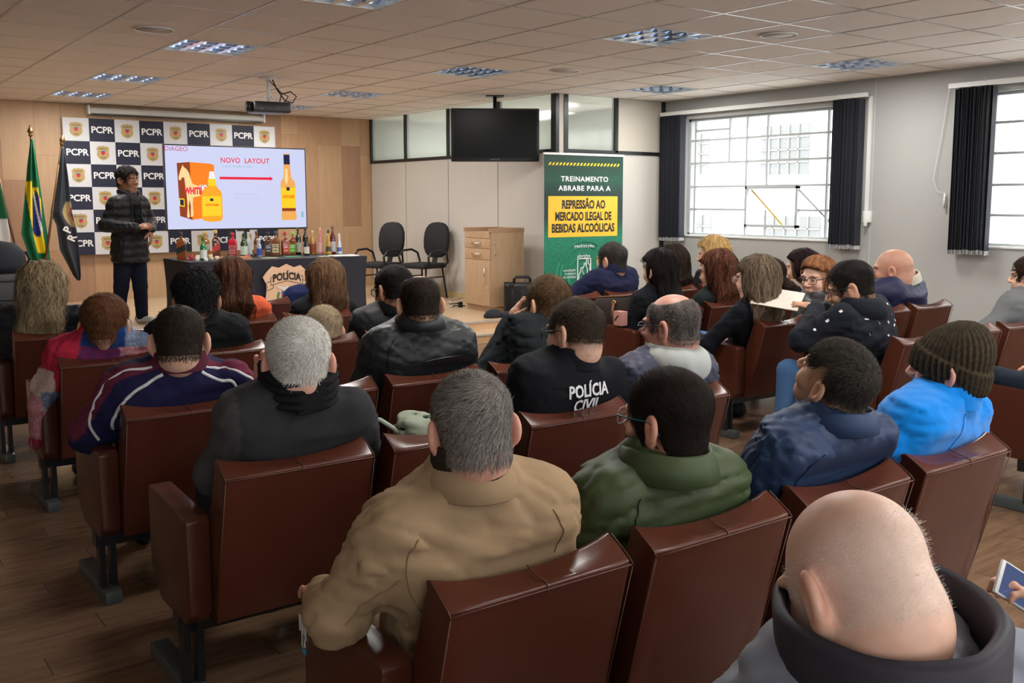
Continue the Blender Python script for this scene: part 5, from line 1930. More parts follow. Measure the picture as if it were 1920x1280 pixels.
        col = col * (1 - eye[:, None]) + np.array((.55, .52, .5), f32) * eye[:, None]
        iris = np.exp(-((ax - .031) / .0055) ** 4 - ((z - .006) / .006) ** 4 - ((y - .09) / .012) ** 4)
        col = col * (1 - iris[:, None]) + np.array((.02, .014, .01), f32) * iris[:, None]
        brow = np.exp(-((ax - .032) / .020) ** 4 - ((z - .029 + 4 * (ax - .032) ** 2 * 8) / .0055) ** 2) * (y > .05)
        col = col * (1 - .8 * brow[:, None]) + hc1 * .8 * brow[:, None]
        if g('beard'):
            bc, amt = g('beard')
            m = 1 / (1 + np.exp((z - np.interp(y, [0, .03, .07, .085, .095], [.0, -.005, -.035, -.044, -.046])) / .005))
            m *= (y > -.01) * (z > -.13) * (1 - np.exp(-(((z + .059) / .010) ** 2) - (x / .022) ** 2))
            m = m * np.clip((y + .01) / .02, 0, 1) * amt
            col = col * (1 - m[:, None]) + np.array(bc, f32) * m[:, None]
        hl = hairline(y, x, hk)
        if True:
            ins = 1 / (1 + np.exp(-np.clip((z - hl - .004 * noise3(V, 2, 160)) / .0065, -30, 30))) * (1 - (ax > .078) * (np.abs(y - EAR_Y) < .03) * (z < .035))
            sh = g('scalp', .9)
            bald = g('bald')
            if bald:
                (bx, by, bz), br, soft = bald
                dd = np.sqrt((x - bx) ** 2 + (y - by) ** 2 + (z - bz) ** 2)
                ins = ins * (1 / (1 + np.exp(-(dd - br) / soft)) * .95 + .05 * 0)
            m = ins * sh
            col = col * (1 - m[:, None]) + (hc1 * .5 + hc2 * .5) * m[:, None]
        Vs, Qs, Cs = [to_w(V)], [Q], [col]
        cnt = len(V)
        # hands
        for nm, W_, E_, side in (('hl', s.WL, s.EL, -1), ('hr', s.WR, s.ER, 1)):
            if g(nm) is False: continue
            o = dict(g(nm) or {})
            if not o and not g('stand') and s.near < 3 and False: continue
            fa = W_ - E_; fa = fa / np.linalg.norm(fa)
            F_ = np.array(o.pop('dir', fa), float)
            Nn = np.array(o.pop('nrm', (0, 0, 1)), float)
            shown = o.pop('shown', False)
            hf, l0, h0 = make_hand(W_ + F_ / np.linalg.norm(F_) * .02, F_, Nn, side, s=.95 * s.k * (1 - .08 * s.fem) * o.pop('size', 1.0), **o)
            hv, hq = nets(hf, l0, h0, (.0042 if s.near == 0 else .0034) if shown else .0058)
            hcst = np.tile(skin, (len(hv), 1)) * np.array((1.0, .93, .93), f32)
            Vs.append(hv); Qs.append(hq + cnt); Cs.append(hcst); cnt += len(hv)
        # trunk under the clothes
        tf, l0, h0 = s.torso_fn(inf=-.004, wrinkle=0)
        tv, tq = nets(tf, l0, h0, .03)
        Vs.append(tv); Qs.append(tq + cnt); Cs.append(np.tile(skin, (len(tv), 1))); cnt += len(tv)
        body = npmesh('person', np.concatenate(Vs) - org, np.concatenate(Qs), skin_mat(), None, np.concatenate(Cs))
        body.location = org
        tag(body, sp['label'], 'person', g('group'))
        s.body, s.org = body, org

        def child(name, V_, F_, m, c=None, smooth=True, kind=None, label=None):
            o = npmesh(name, V_ - org, F_, m, body, c, smooth)
            if kind: o['kind'] = kind
            if label: o['label'] = label
            return o
        s.child = child
        # ---------- hair
        s.hair(to_loc, to_w, hk, hc1, hc2, child)
        # ---------- upper garment
        gm = g('top')
        inf = gm.get('inf', .016)
        tf, l0, h0 = s.torso_fn(inf=inf, puff=gm.get('puff'), wrinkle=gm.get('wrinkle', .005))
        s.tf = tf
        tr = (.019, .0145, .0115, .0095)[s.near]
        V, Q = nets(tf, l0, h0, tr)
        c = np.array(gm['col'], f32)
        if gm.get('colf'): C = gm['colf'](s, V, c)
        else: C = np.tile(c, (len(V), 1))
        s.top = child(gm.get('name', 'jacket'), V, Q, cloth_mat(gm.get('mat', 'cotton')), C)
        # ---------- collar
        for cl in g('collar', []):
            s.collar(**cl)
        # ---------- legs
        if not g('nolegs'): s.legs()
        for fx in g('extra', []): fx(s)
        return s

    def collar(s, h0=-.03, h1=.05, r0=.078, r1=.07, col=(.1, .1, .1), m='cotton', th=.008, flare=0.0, fy=1.15, name='collar', tilt=0.0, gap=.0, back=.0, wave=0.0, ribs=0):
        """ring of cloth round the neck; flare > 0 folds the upper edge outwards and down"""
        nmin = (s.sp.get('neckr', .064) - .014 * s.fem) * s.hs
        add = max(0, nmin * 1.10 + .006 - min(r0, r1))
        r0, r1 = r0 + add, r1 + add
        u = (s.H + np.array([0, 0, -.06]) - s.R[:, 1] * .03) - s.N
        u = u / max(.08, np.linalg.norm(u))
        u = u * .30 + np.array([0, 0, 1.0]); u /= np.linalg.norm(u)
        X = s.B[:, 0] - u * s.B[:, 0].dot(u); X /= np.linalg.norm(X)
        Y = np.cross(u, X)
        c0 = s.N + Y * (.012 - back)
        prof = [(r0, h0), ((r0 + r1) / 2 + .001, (h0 + h1) / 2), (r1, h1), (r1 + th * .5, h1 + th * .6), (r1 + th, h1)]
        if flare:
            prof += [(r1 + th + flare * .5, h1 - abs(h1 - h0) * .35), (r1 + th + flare, h0 - flare * .15), (r1 + th * .3 + flare, h0 - flare * .15 - .003)]
        prof += [((r0 + r1) / 2 + th, (h0 + h1) / 2), (r0 + th, h0)]
        n = 48
        V, F = [], []
        for (r, h) in prof:
            for j in range(n):
                a = 2 * PI * j / n
                fr = math.cos(a)   # 1 = front
                rr = r + wave * math.sin(a * 7 + h * 90) + (.0022 * math.cos(a * ribs) if ribs else 0)
                hh = h - tilt * max(0, fr) - (gap * max(0, fr - .6))
                V.append(c0 + X * rr * math.sin(a) + Y * rr * fy * fr + u * hh)
        k = len(prof)
        for i in range(k - 1):
            for j in range(n):
                F.append((i * n + j, i * n + (j + 1) % n, (i + 1) * n + (j + 1) % n, (i + 1) * n + j))
        V = np.array(V)
        s.child(name, V, np.array(F), cloth_mat(m), np.tile(np.array(col, f32), (len(V), 1)))

    def legs(s):
        g = s.sp.get
        lc = np.array(g('legs_col', (.02, .025, .045)), f32)
        B = s.B
        z = np.array([0, 0, 1], f32)
        if g('stand'):
            KL, KR, AL, AR = [np.array(q, f32) for q in g('legpts')]
            HL, HR = s.hip - B[:, 0] * .09, s.hip + B[:, 0] * .09
        else:
            HL, HR = s.hip - B[:, 0] * .085, s.hip + B[:, 0] * .085
            kl, kr = g('kl', (-.11, .43, .02)), g('kr', (.11, .43, .02))
            KL = s.hip + B[:, 0] * kl[0] + B[:, 1] * kl[1] + z * kl[2]
            KR = s.hip + B[:, 0] * kr[0] + B[:, 1] * kr[1] + z * kr[2]
            al, ar = g('al', (-.0, .06)), g('ar', (.0, .06))
            AL = np.array([KL[0] + al[0], KL[1] + al[1], .10], f32); AR = np.array([KR[0] + ar[0], KR[1] + ar[1], .10], f32)
        w = .012

        def fn(P):
            d = ellip(P, s.hip + np.array([0, 0, -.01], f32), (.17, .135, .11))
            for h_, k_, a_ in ((HL, KL, AL), (HR, KR, AR)):
                d = sm_min(d, cone(P, h_, k_, .098 if g('stand') else .085, .080 if g('stand') else .062), .04)
                d = sm_min(d, cone(P, k_, a_, .078 if g('stand') else .062, .066 if g('stand') else .046), .02)
            q = noise3(P, s.seed + 3, 24)
            d = d + .005 * ((1 - np.abs(q)) ** 2 - .35)
            if not g('stand'): d = sm_max(d, (s.seat[1] + .215 - P[..., 1]), .02)
            return d
        pts = np.array([HL, HR, KL, KR, AL, AR, s.hip + .1, s.hip - .1])
        V, Q = nets(fn, pts.min(0) - .11, pts.max(0) + .11, g('legres', .024 if s.near < 3 else .02))
        s.child('trousers', V, Q, cloth_mat(g('legs_mat', 'cotton')), np.tile(lc, (len(V), 1)))
        gz = ZS if g('stand') else 0.0
        sc = np.array(g('shoe', (.012, .012, .013)), f32)
        for a_ in (AL, AR):
            fb = rotm(g('feet', g('body', 0)))[:, 1]
            fo = np.array([a_[0], a_[1], gz + .045], f32)

            def ff(P):
                d = cone(P, fo - fb * .05, fo + fb * .14, .042, .036)
                d = sm_min(d, cone(P, fo - fb * .03 + z * .04, fo - fb * .02, .045, .045), .03)
                return sm_max(d, gz + .002 - P[..., 2], .004)
            V, Q = nets(ff, np.minimum(fo - fb * .1, fo + fb * .2) - .06, np.maximum(fo - fb * .1, fo + fb * .2) + .08, .011 if g('stand') else .016)
            s.child('shoe', V, Q, cloth_mat('leather'), np.tile(sc, (len(V), 1)))

    def hair(s, to_loc, to_w, hk, c1, c2, child):
        g = s.sp.get
        if hk == 'none': return
        sd = s.seed
        th = g('thick', .010 if hk == 'short' else .022)
        num = int(g('strands', (900, 1500, 5000, 9000)[s.near]) * (1.0 if hk == 'short' else .8))
        nl = to_loc(s.N + s.B[:, 1] * .012)
        nr = (g('neckr', .064) - .014 * s.fem)
        core = lambda P: sm_min(head_core(P, s.fem), cone(P, (0, -.028, -.055), nl, nr, nr * 1.12), .03)
        bald = g('bald')
        kx = g('wave', 0)
        if hk == 'short':
            wob = g('wob', .25)

            def fn(P):
                x, y, z = P[..., 0], P[..., 1], P[..., 2]
                taper = np.clip((z + .035) / .11, .12, 1)
                d = core(P) - th * taper * (1 + wob * noise3(P, sd, g('wfr', 55)))
                hl = hairline(y, x, hk) + g('fade', 0)
                cut = (hl - z) * .8
                d = sm_max(d, cut, .006)
                d = np.maximum(d, -(ellip(np.stack([np.abs(x), y, z], -1), (.088, EAR_Y - .003, -.004), (.03, .028, .040))))
                if bald:
                    (bx, by, bz), br, soft = bald
                    d = sm_max(d, br - np.sqrt((x - bx) ** 2 + (y - by) ** 2 + (z - bz) ** 2), .012)
                return d
            V, Q = nets(fn, (-.11, -.13, -.10), (.11, .12, .155), (.0085, .0065, .0055, .005)[s.near] / s.hs)
            flow = lambda P: core(P) - th * np.clip((P[..., 2] + .035) / .11, .12, 1)
        else:
            Ln = g('hairlen', .30)
            # hair hangs in the world's vertical: build the mass in head coordinates with the vertical turned in
            dn = -(s.R.T @ np.array([0, 0, 1], f32))
            bk = s.R.T @ (-s.B[:, 1]).astype(f32)
            bk = bk - dn * (bk @ dn); bk /= np.linalg.norm(bk)
            rt_ = np.cross(dn, bk)
            hw_ = g('hairw', .075)
            a0 = np.array([0, -.03, .02], f32)
            a1 = a0 + dn * (.05 + Ln * .55) + bk * (.055 + g('hback', .02))
            a2 = a0 + dn * (.03 + Ln) + bk * (.085 + g('hback', .02)) + rt_ * g('hside', 0)
            Rr = np.stack([rt_, bk, -dn], 1)

            def slab(P, a, b, ra, rb, fl):
                q = (P - a) @ Rr; e = (b - a) @ Rr
                q = q * np.array([1, 1 / fl, 1], f32); e = e * np.array([1, 1 / fl, 1], f32)
                return cone(q, (0, 0, 0), e, ra, rb) * fl

            def fn(P):
                x, y, z = P[..., 0], P[..., 1], P[..., 2]
                d = head_core(P, s.fem) - th * (1 + .12 * noise3(P, sd, 60))
                # open the face
                face = np.maximum(.010 - y, z - (.066 + (y - .05) * .35))
                d = sm_max(d, -face, .012)
                d = sm_max(d, -.085 - z, .01)
                c = slab(P, a0, a1, hw_ * 1.05, hw_ * g('hflare', 1.05), .62)
                c = sm_min(c, slab(P, a1, a2, hw_ * g('hflare', 1.05), hw_ * g('hend', .85), .45), .03)
                c = sm_max(c, -head_core(P, s.fem) - .03, .02)
                c = sm_max(c, (y - .035) if True else y, .01)
                d = sm_min(d, c, .025)
                if not g('stand'):
                    Wp = to_w(P); zz = Wp[..., 2]
                    yf = s.seat[1] + np.where(zz < .785, .100 + (.785 - zz) * .365, .100 - (zz - .785) * .9)
                    d = sm_max(d, (yf - Wp[..., 1]) * .94 / s.hs, .012)
                return d + .0035 * np.sin(120 * (P @ rt_) + 6 * noise3(P, sd + 2, 18))
            lo = np.minimum(np.minimum(a1, a2) - .13, (-.13, -.15, -.12)); hi = np.maximum(np.maximum(a1, a2) + .13, (.13, .13, .16))
            V, Q = nets(fn, lo, hi, (.0095, .008, .0068, .006)[s.near] / s.hs)
            flow = fn
        # tone per vertex
        def tone(P, n0):
            t = .5 + .5 * noise3(P, n0, 70)
            return t
        t = tone(V, sd + 9)
        tp = g('tips')
        C = c1 + (c2 - c1) * np.clip(t, 0, 1)[:, None] * .7
        if tp is not None and hk != 'short':
            k_ = np.clip(((V - a0) @ dn - .10) / max(.05, Ln - .08), 0, 1)[:, None]
            C = C * (1 - k_ * .8) + np.array(tp, f32) * k_ * .8
        if th >= .005: child('hair', to_w(V), Q, hair_mat(), C)
        # strands on top
        if num and len(Q):
            r = np.random.default_rng(sd + 1)
            cen = V[Q].mean(1)
            if hk == 'short':
                ok = (cen[:, 2] > hairline(cen[:, 1], cen[:, 0], hk) + g('fade', 0) - .002)
                cen = cen[ok]
                if bald and not g('thin', 0):
                    (bx, by, bz), br, soft = bald
                    cen = cen[np.linalg.norm(cen - np.array([bx, by, bz], f32), axis=1) > br + soft]
            if len(cen) == 0: return
            pick = cen[r.integers(0, len(cen), num)] + r.normal(size=(num, 3)).astype(f32) * .003
            if hk == 'short':
                W_ = np.array(g('whorl', (.012, -.062, .10)), f32)
                sw_ = g('swirl', .5)

                def df(P):
                    q = P - W_
                    q = q / (np.linalg.norm(q, axis=-1, keepdims=True) + 1e-6)
                    sp_ = np.cross(q, np.array([0, -.3, 1], f32)) * sw_
                    d_ = q + sp_ + np.array([0, 0, -.35], f32)
                    if g('comb') is not None: d_ = d_ * .25 + np.array(g('comb'), f32)
                    return d_
                L = g('slen', .022)
                pv, pf = ribbons(flow, pick, df, L / s.hs, 3, g('swid', (.0034, .0024, .0013, .0010)[s.near]), g('slift', .006), sd, jit=g('sjit', .35), offs=g('soff', .0004))
            else:
                def df(P):
                    q = P - np.array([0, -.02, .12], f32)
                    q = q / (np.linalg.norm(q, axis=-1, keepdims=True) + 1e-6)
                    wgt = np.clip(((P - a0) @ dn + .10) / .10, 0, 1)[:, None]
                    return q * (1 - wgt) + dn * (.5 + wgt)
                pv, pf = ribbons(flow, pick, df, g('slen', .15), 7, g('swid', (.0050, .0040, .0024, .0020)[s.near]), .004, sd, curl=g('curl', .0), cfreq=g('cfreq', 2), jit=.12, offs=.0015)
            per = len(pv) // num
            tt = np.repeat(r.uniform(0, 1, num), per)
            C = c1 + (c2 - c1) * tt[:, None]
            if tp is not None and hk != 'short':
                k_ = np.clip(((pv - a0) @ dn - .08) / max(.05, Ln - .08), 0, 1)[:, None] * np.repeat(r.uniform(.3, 1, num), per)[:, None]
                C = C * (1 - k_) + np.array(tp, f32) * k_
            child('hair_strands', to_w(pv), pf, hair_mat(), C.astype(f32), kind='stuff')


# ------------------------------------------------------------------ accessories
M_frame = mat('glasses_frame', (.012, .012, .015), .3)
M_lens = mat('glasses_lens', (.9, .95, 1), .02, trans=1.0, alpha=.35, ior=1.1)


def glasses(col=(.012, .012, .015), w=.030, h=.019, r=.0016, tcol=None, lens=None):
    def fx(s):
        to_w = lambda L: np.asarray(L) @ s.R.T * s.hs + s.H - s.org
        m = mat('frame_finish', col, .3); mt = mat('temple_finish', tcol, .3) if tcol else m
        b = MB()
        for sx in (-1, 1):
            pts = []
            for i in range(20):
                a = 2 * PI * i / 20
                pts.append((sx * .034 + w * .95 * math.copysign(abs(math.cos(a)) ** .7, math.cos(a)), .104 - .012 * abs(math.cos(a) * .5 + sx * .5 * sx) * 0 - .25 * max(0, abs(sx * .034 + w * math.cos(a)) - .03), .003 + h * math.copysign(abs(math.sin(a)) ** .7, math.sin(a))))
            b.tube(to_w(pts), r * s.hs, 6, closed=True)
        b.tube(to_w([(-.008, .106, .008), (0, .108, .011), (.008, .106, .008)]), r * s.hs, 6)
        fo = b.build('glasses', m, s.body)
        for sx in (-1, 1):
            b = MB()
            b.tube(to_w([(sx * .064, .097, .010), (sx * .078, .05, .012), (sx * .084, .0, .014), (sx * .084, -.022, .004), (sx * .083, -.034, -.014)]), [r * 1.3 * s.hs] * 5, 6)
            b.build('glasses_temple', mt, fo)
        b = MB()
        for sx in (-1, 1):
            q = to_w([(sx * .034 + w * .93 * math.copysign(abs(math.cos(a)) ** .7, math.cos(a)), .103, .003 + h * .97 * math.copysign(abs(math.sin(a)) ** .7, math.sin(a))) for a in [2 * PI * i / 16 for i in range(16)]])
            b.add(q, [tuple(range(16))])
        b.build('glasses_lens', M_lens, fo)
    return fx


def surf_strip(name, pts, width, col, m='cotton', view=None, off=.003, n=40, thick=.002):
    """narrow band laid on the garment along a polyline; points are pulled to the cloth surface"""
    def fx(s):
        P = np.array(pts, f32)
        seg = np.r_[0, np.cumsum(np.linalg.norm(np.diff(P, axis=0), axis=1))]
        tt = np.linspace(0, seg[-1], n)
        Q = np.stack([np.interp(tt, seg, P[:, i]) for i in range(3)], -1).astype(f32)
        Q = s.N + Q @ s.B.T
        for _ in range(6): Q = Q - grad(s.tf, Q, .004) * s.tf(Q)[:, None] * .8
        k = np.array([.25, .5, .25])
        for _ in range(14):
            Q[1:-1] = Q[:-2] * .25 + Q[1:-1] * .5 + Q[2:] * .25
        for _ in range(3): Q = Q - grad(s.tf, Q, .012) * s.tf(Q)[:, None] * .8
        for _ in range(3):
            Q[1:-1] = Q[:-2] * .25 + Q[1:-1] * .5 + Q[2:] * .25
        g_ = grad(s.tf, Q, .012)
        D = np.gradient(Q, axis=0); D /= np.linalg.norm(D, axis=1, keepdims=True) + 1e-9
        sd = np.cross(D, g_)
        wd = np.array(width if hasattr(width, '__len__') else [width] * n)[:, None]
        rows = [Q + g_ * -.004 - sd * wd / 2, Q + g_ * off - sd * wd / 2 * .9, Q + g_ * (off + thick), Q + g_ * off + sd * wd / 2 * .9, Q - g_ * .004 + sd * wd / 2]
        V = np.stack(rows, 1).reshape(-1, 3)
        F = [(5 * i + j, 5 * i + j + 1, 5 * i + j + 6, 5 * i + j + 5) for i in range(n - 1) for j in range(4)]
        s.child(name, V, np.array(F), cloth_mat(m), np.tile(np.array(col, f32), (len(V), 1)))
    return fx


def back_text(body, size, pos, col=(.72, .72, .72), sx=1.0, bold=.004, name='lettering'):
    """lettering printed on the back of a garment, dropped onto the cloth"""
    def fx(s):
        vs, fs = text_mesh(body, size=size, bold=bold, sx=1.0, res=2)
        P = np.array(vs, f32)
        P = np.stack([P[:, 0] * sx + pos[0], np.full(len(P), pos[1]), P[:, 2] + pos[2]], -1).astype(f32)
        W = s.N + P @ s.B.T
        fwd_ = s.B[:, 1]
        for _ in range(40):
            d = s.tf(W)
            W = W + fwd_ * np.clip(d * .7, -.02, .02)[:, None]
        W = W - fwd_ * .007
        b = MB(); b.add(W - s.org, fs); b.build(name, mat('print_white', col, .6), s.body)
    return fx


# ================================================================== the people in the room
def tv(h, pitch=-5, roll=0, d=0):
    return (math.degrees(math.atan2(4.75 - h[0], 12.8 - h[1])) + d, pitch, roll)


BLK = (.010, .011, .014)
NAVY = (.014, .020, .055)
BLACKHAIR = ((.006, .005, .005), (.030, .024, .020))
BROWN = ((.030, .014, .007), (.10, .050, .026))
DBROWN = ((.014, .008, .006), (.055, .028, .017))
JEANS = (.055, .12, .25)


def seat(k, dx=0, dy=0):
    return (POS[k][0] + dx, POS[k][1] + dy)


def extra_mesh(name, fn, lo, hi, res, col, m='cotton', colf=None, label=None):
    def fx(s):
        V, Q = nets(lambda P: fn(s, P), s.N + np.array(lo, f32), s.N + np.array(hi, f32), res)
        C = colf(s, V) if colf else np.tile(np.array(col, f32), (len(V), 1))
        s.child(name, V, Q, cloth_mat(m), C, label=label)
    return fx


def scarf_ring(col, r=.072, z0=-.02, z1=.055, m='knit', amp=.004):
    """wrapped scarf: a thick folded ring round the neck"""
    def fx(s):
        c = s.N + s.B[:, 1] * .015

        def fn(P):
            q = (P - c) @ s.B
            rr = np.sqrt(q[:, 0] ** 2 + (q[:, 1] / 1.05) ** 2)
            zz = q[:, 2] - .018 * q[:, 1] / .07
            d = np.maximum(np.abs(rr - r) - .016, np.maximum(z0 - zz, zz - z1))
            return d * .8 + amp * np.sin(zz * 260 + 3 * np.sin(np.arctan2(q[:, 0], q[:, 1]) * 2)) - .004
        V, Q = nets(fn, c - .12, c + np.array([.12, .13, .11], f32), .0055)
        s.child('scarf', V, Q, cloth_mat(m), np.tile(np.array(col, f32), (len(V), 1)))
    return fx


def hood(col, inner, r=.115, dz=-.035, m='cotton', lift=.03):
    """hood lying folded behind the neck"""
    def fx(s):
        c = s.N + s.B[:, 1] * -.02 + np.array([0, 0, dz], f32)

        def fn(P):
            q = (P - c) @ s.B
            a = np.arctan2(q[:, 0], -q[:, 1])
            rr = np.sqrt(q[:, 0] ** 2 + (q[:, 1] * 1.05) ** 2)
            w = .5 + .5 * np.cos(a)                    # 1 behind, 0 in front
            ring = np.sqrt((rr - r + .01 * (1 - w)) ** 2 + ((q[:, 2] - lift * (1 - w) * 1.2 + .25 * np.maximum(0, rr - r * .8) * w) / 1.25) ** 2) - (.026 + .026 * w)
            return ring + .004 * noise3(P, s.seed + 8, 22)
        V, Q = nets(fn, c - .24, c + .24, (.013, .012, .010, .009)[s.near])
        q = (V - c) @ s.B
        rr = np.sqrt(q[:, 0] ** 2 + q[:, 1] ** 2)
        m_ = np.clip((r + .012 - rr) / .012, 0, 1)[:, None]
        C = np.array(col, f32) * (1 - m_) + np.array(inner, f32) * m_
        s.child('hood', V, Q, cloth_mat(m), C)
    return fx


def earring(s):
    to_w = lambda L: np.asarray(L) @ s.R.T * s.hs + s.H - s.org
    b = MB(); b.tube(to_w([(.082 + .0 * math.sin(a), EAR_Y + .012 * math.cos(a), -.055 + .016 * math.sin(a)) for a in [2 * PI * i / 14 for i in range(14)]]), .0018, 6, closed=True)
    b.build('earring', mat('gold_ring', (.6, .35, .12), .3, metal=1), s.body)


def beanie(s):
    c1 = np.array((.030, .022, .013), f32); c2 = np.array((.055, .042, .026), f32)

    def fn(P):
        L = (P - s.H) @ s.R / s.hs
        x, y, z = L.T
        up2 = np.array([0, -.35, .94]); zz = L @ up2.astype(f32)
        base = head_core(L)
        ang_ = np.arctan2(x, y + .02)
        crown = sm_min(base - .014, ellip(L, (0, -.045, .075), (.072, .078, .075)), .03)
        ribs = .0024 * np.sin(ang_ * 34)
        d = crown + ribs * .8
        d = sm_max(d, -(zz - .008), .004)
        cuff = base - .021 + .003 * np.sin(ang_ * 38)
        cuff = sm_max(cuff, np.abs(zz - .006) - .036, .006)
        return np.minimum(d, cuff) * s.hs
    V, Q = nets(fn, s.H - .17, s.H + .19, .0046)
    t = .5 + .5 * noise3(V, 4, 160)
    C = c1 + (c2 - c1) * np.clip(t, 0, 1)[:, None]
    L = (V - s.H) @ s.R / s.hs
    ang_ = np.arctan2(L[:, 0], L[:, 1] + .02)
    C = C * (1 - .35 * (np.sin(ang_ * 36) > .2))[:, None]
    s.child('beanie', V, Q, cloth_mat('knit'), C.astype(f32))


def top(col, m='cotton', **k): return dict(col=col, mat=m, **k)


def stripes_col(s, V, c):
    """navy pullover with maroon bands over shoulders and sleeves"""
    q = (V - s.N) @ s.B
    C = np.tile(c, (len(V), 1))
    mar = np.array((.115, .018, .040), f32)
    for sg, S_, E_ in ((-1, s.SL, s.EL), (1, s.SR, s.ER)):
        a, e = (S_ - s.N) @ s.B, (E_ - s.N) @ s.B
        base = np.array([0, 0, -.02]);
        pts = [np.array([sg * .05, 0, -.03]), a, e]
        best = np.full(len(V), 9.0); rel = np.zeros_like(q)
        for p0, p1 in ((pts[0], pts[1]), (pts[1], pts[2])):
            ba = p1 - p0
            t = np.clip(((q - p0) @ ba) / (ba @ ba), 0, 1)
            r_ = q - p0 - t[:, None] * ba
            dd = np.linalg.norm(r_, axis=1)
            u = dd < best
            best = np.where(u, dd, best); rel[u] = r_[u]
        n_ = rel / (np.linalg.norm(rel, axis=1, keepdims=True) + 1e-6)
        ax_ = np.array([sg * .62, -.55, .56]); ax_ /= np.linalg.norm(ax_)
        m_ = ((n_ @ ax_) > .72) & (q[:, 0] * sg > .055) & (best < .13)
        C[m_] = mar
    return C


def shawl(s):
    """plaid blanket scarf round the shoulders with a fringed end over the left arm"""
    N = s.N
    wl = (s.EL - N) @ s.B
    tail0 = np.array([-.20, -.075, -.16]); tail1 = np.array([-.315, -.03, -.33]); tail2 = np.array([-.33, -.01, -.47])

    def fn(P):
        q = (P - N) @ s.B
        d = s.tf(P) - .016
        low = -.24 - .12 * np.clip(-q[:, 0] / .25, 0, 1) + .10 * np.clip(q[:, 0] / .2, 0, 1)
        d = sm_max(d, low - q[:, 2], .02)
        k = np.abs(np.sqrt(q[:, 0] ** 2 + (q[:, 1] - .02) ** 2) - .085) - .035
        k = sm_max(k, np.abs(q[:, 2] - .005) - .05, .03)
        d = sm_min(d, k, .03)
        qq = q * np.array([1, 1, 1]); qq = qq.astype(f32)
        t = sm_min(cone(qq * np.array([1, .62, 1], f32), tail0 * [1, .62, 1], tail1 * [1, .62, 1], .055, .05), cone(qq * np.array([1, .62, 1], f32), tail1 * [1, .62, 1], tail2 * [1, .62, 1], .05, .038), .02)
        d = sm_min(d, t, .03)
        return d + .004 * noise3(P, 3, 30)
    V, Q = nets(fn, N - np.array([.45, .25, .55], f32), N + np.array([.32, .28, .12], f32), .0105)
    q = (V - N) @ s.B
    u = q[:, 0] * .75 - q[:, 2] * .35 + .10; v = q[:, 0] * -.5 - q[:, 2] * .9 + .0
    navy, mar, red, cream, pink, blug = [np.array(c, f32) for c in ((.012, .035, .14), (.13, .018, .07), (.42, .022, .05), (.55, .42, .38), (.45, .16, .18), (.11, .15, .24))]
    C = np.tile(navy, (len(V), 1))
    n_ = noise3(V, 11, 230)
    d1 = -q[:, 2] - .45 * np.abs(q[:, 0] + .02)
    C[(q[:, 2] < -.045 - .10 * (q[:, 0] + .05))] = mar
    C[(q[:, 0] < -.135 + .25 * (q[:, 2] + .1)) & (q[:, 2] > -.26)] = red
    C[(q[:, 0] < -.235) & (q[:, 2] > -.30) & (q[:, 2] < -.15)] = cream
    C[(q[:, 2] < -.27) & (q[:, 0] < -.16)] = pink
    C[(q[:, 2] < -.25) & (q[:, 0] > -.30 - .25 * (q[:, 2] + .27)) & (q[:, 0] < .0)] = blug
    C[(q[:, 0] > .09) & (q[:, 2] > -.06)] = blug
    C[(q[:, 0] > .06) & (q[:, 2] < -.06) & (q[:, 2] > -.10)] = pink
    mott = np.clip(n_, 0, 1)[:, None]
    lightc = np.array((.45, .45, .5), f32)
    isb = (np.abs(C - blug).sum(1) < 1e-4) | (np.abs(C - pink).sum(1) < 1e-4)
    C = np.where(isb[:, None], C * (1 - mott * .7) + lightc * mott * .7, C)
    ism = np.abs(C - mar).sum(1) < 1e-4
    C = np.where(ism[:, None] & (mott > .3), C * .6 + navy * .5, C)
    o = s.child('blanket_scarf', V, Q, cloth_mat('knit'), C.astype(f32), label='plaid blanket scarf in navy, red and pale blue')
    r = np.random.default_rng(5)
    b = MB()
    for i in range(46):
        x = -.365 + .075 * r.uniform(); y = -.06 + .10 * r.uniform()
        p = N + s.B @ np.array([x, y, -.48]) - s.org
        b.tube([p, p + np.array([r.normal() * .006, r.normal() * .006, -.03]), p + np.array([r.normal() * .012, r.normal() * .012, -.055 - .02 * r.uniform()])], [.003, .0022, .001], 4)
    f_ = b.build('fringe', mat('red_fringe', (.40, .03, .07), .9), o); f_['kind'] = 'stuff'


def bulky_puffer(s): pass


PEOPLE = []
def P_(**k): PEOPLE.append(k)


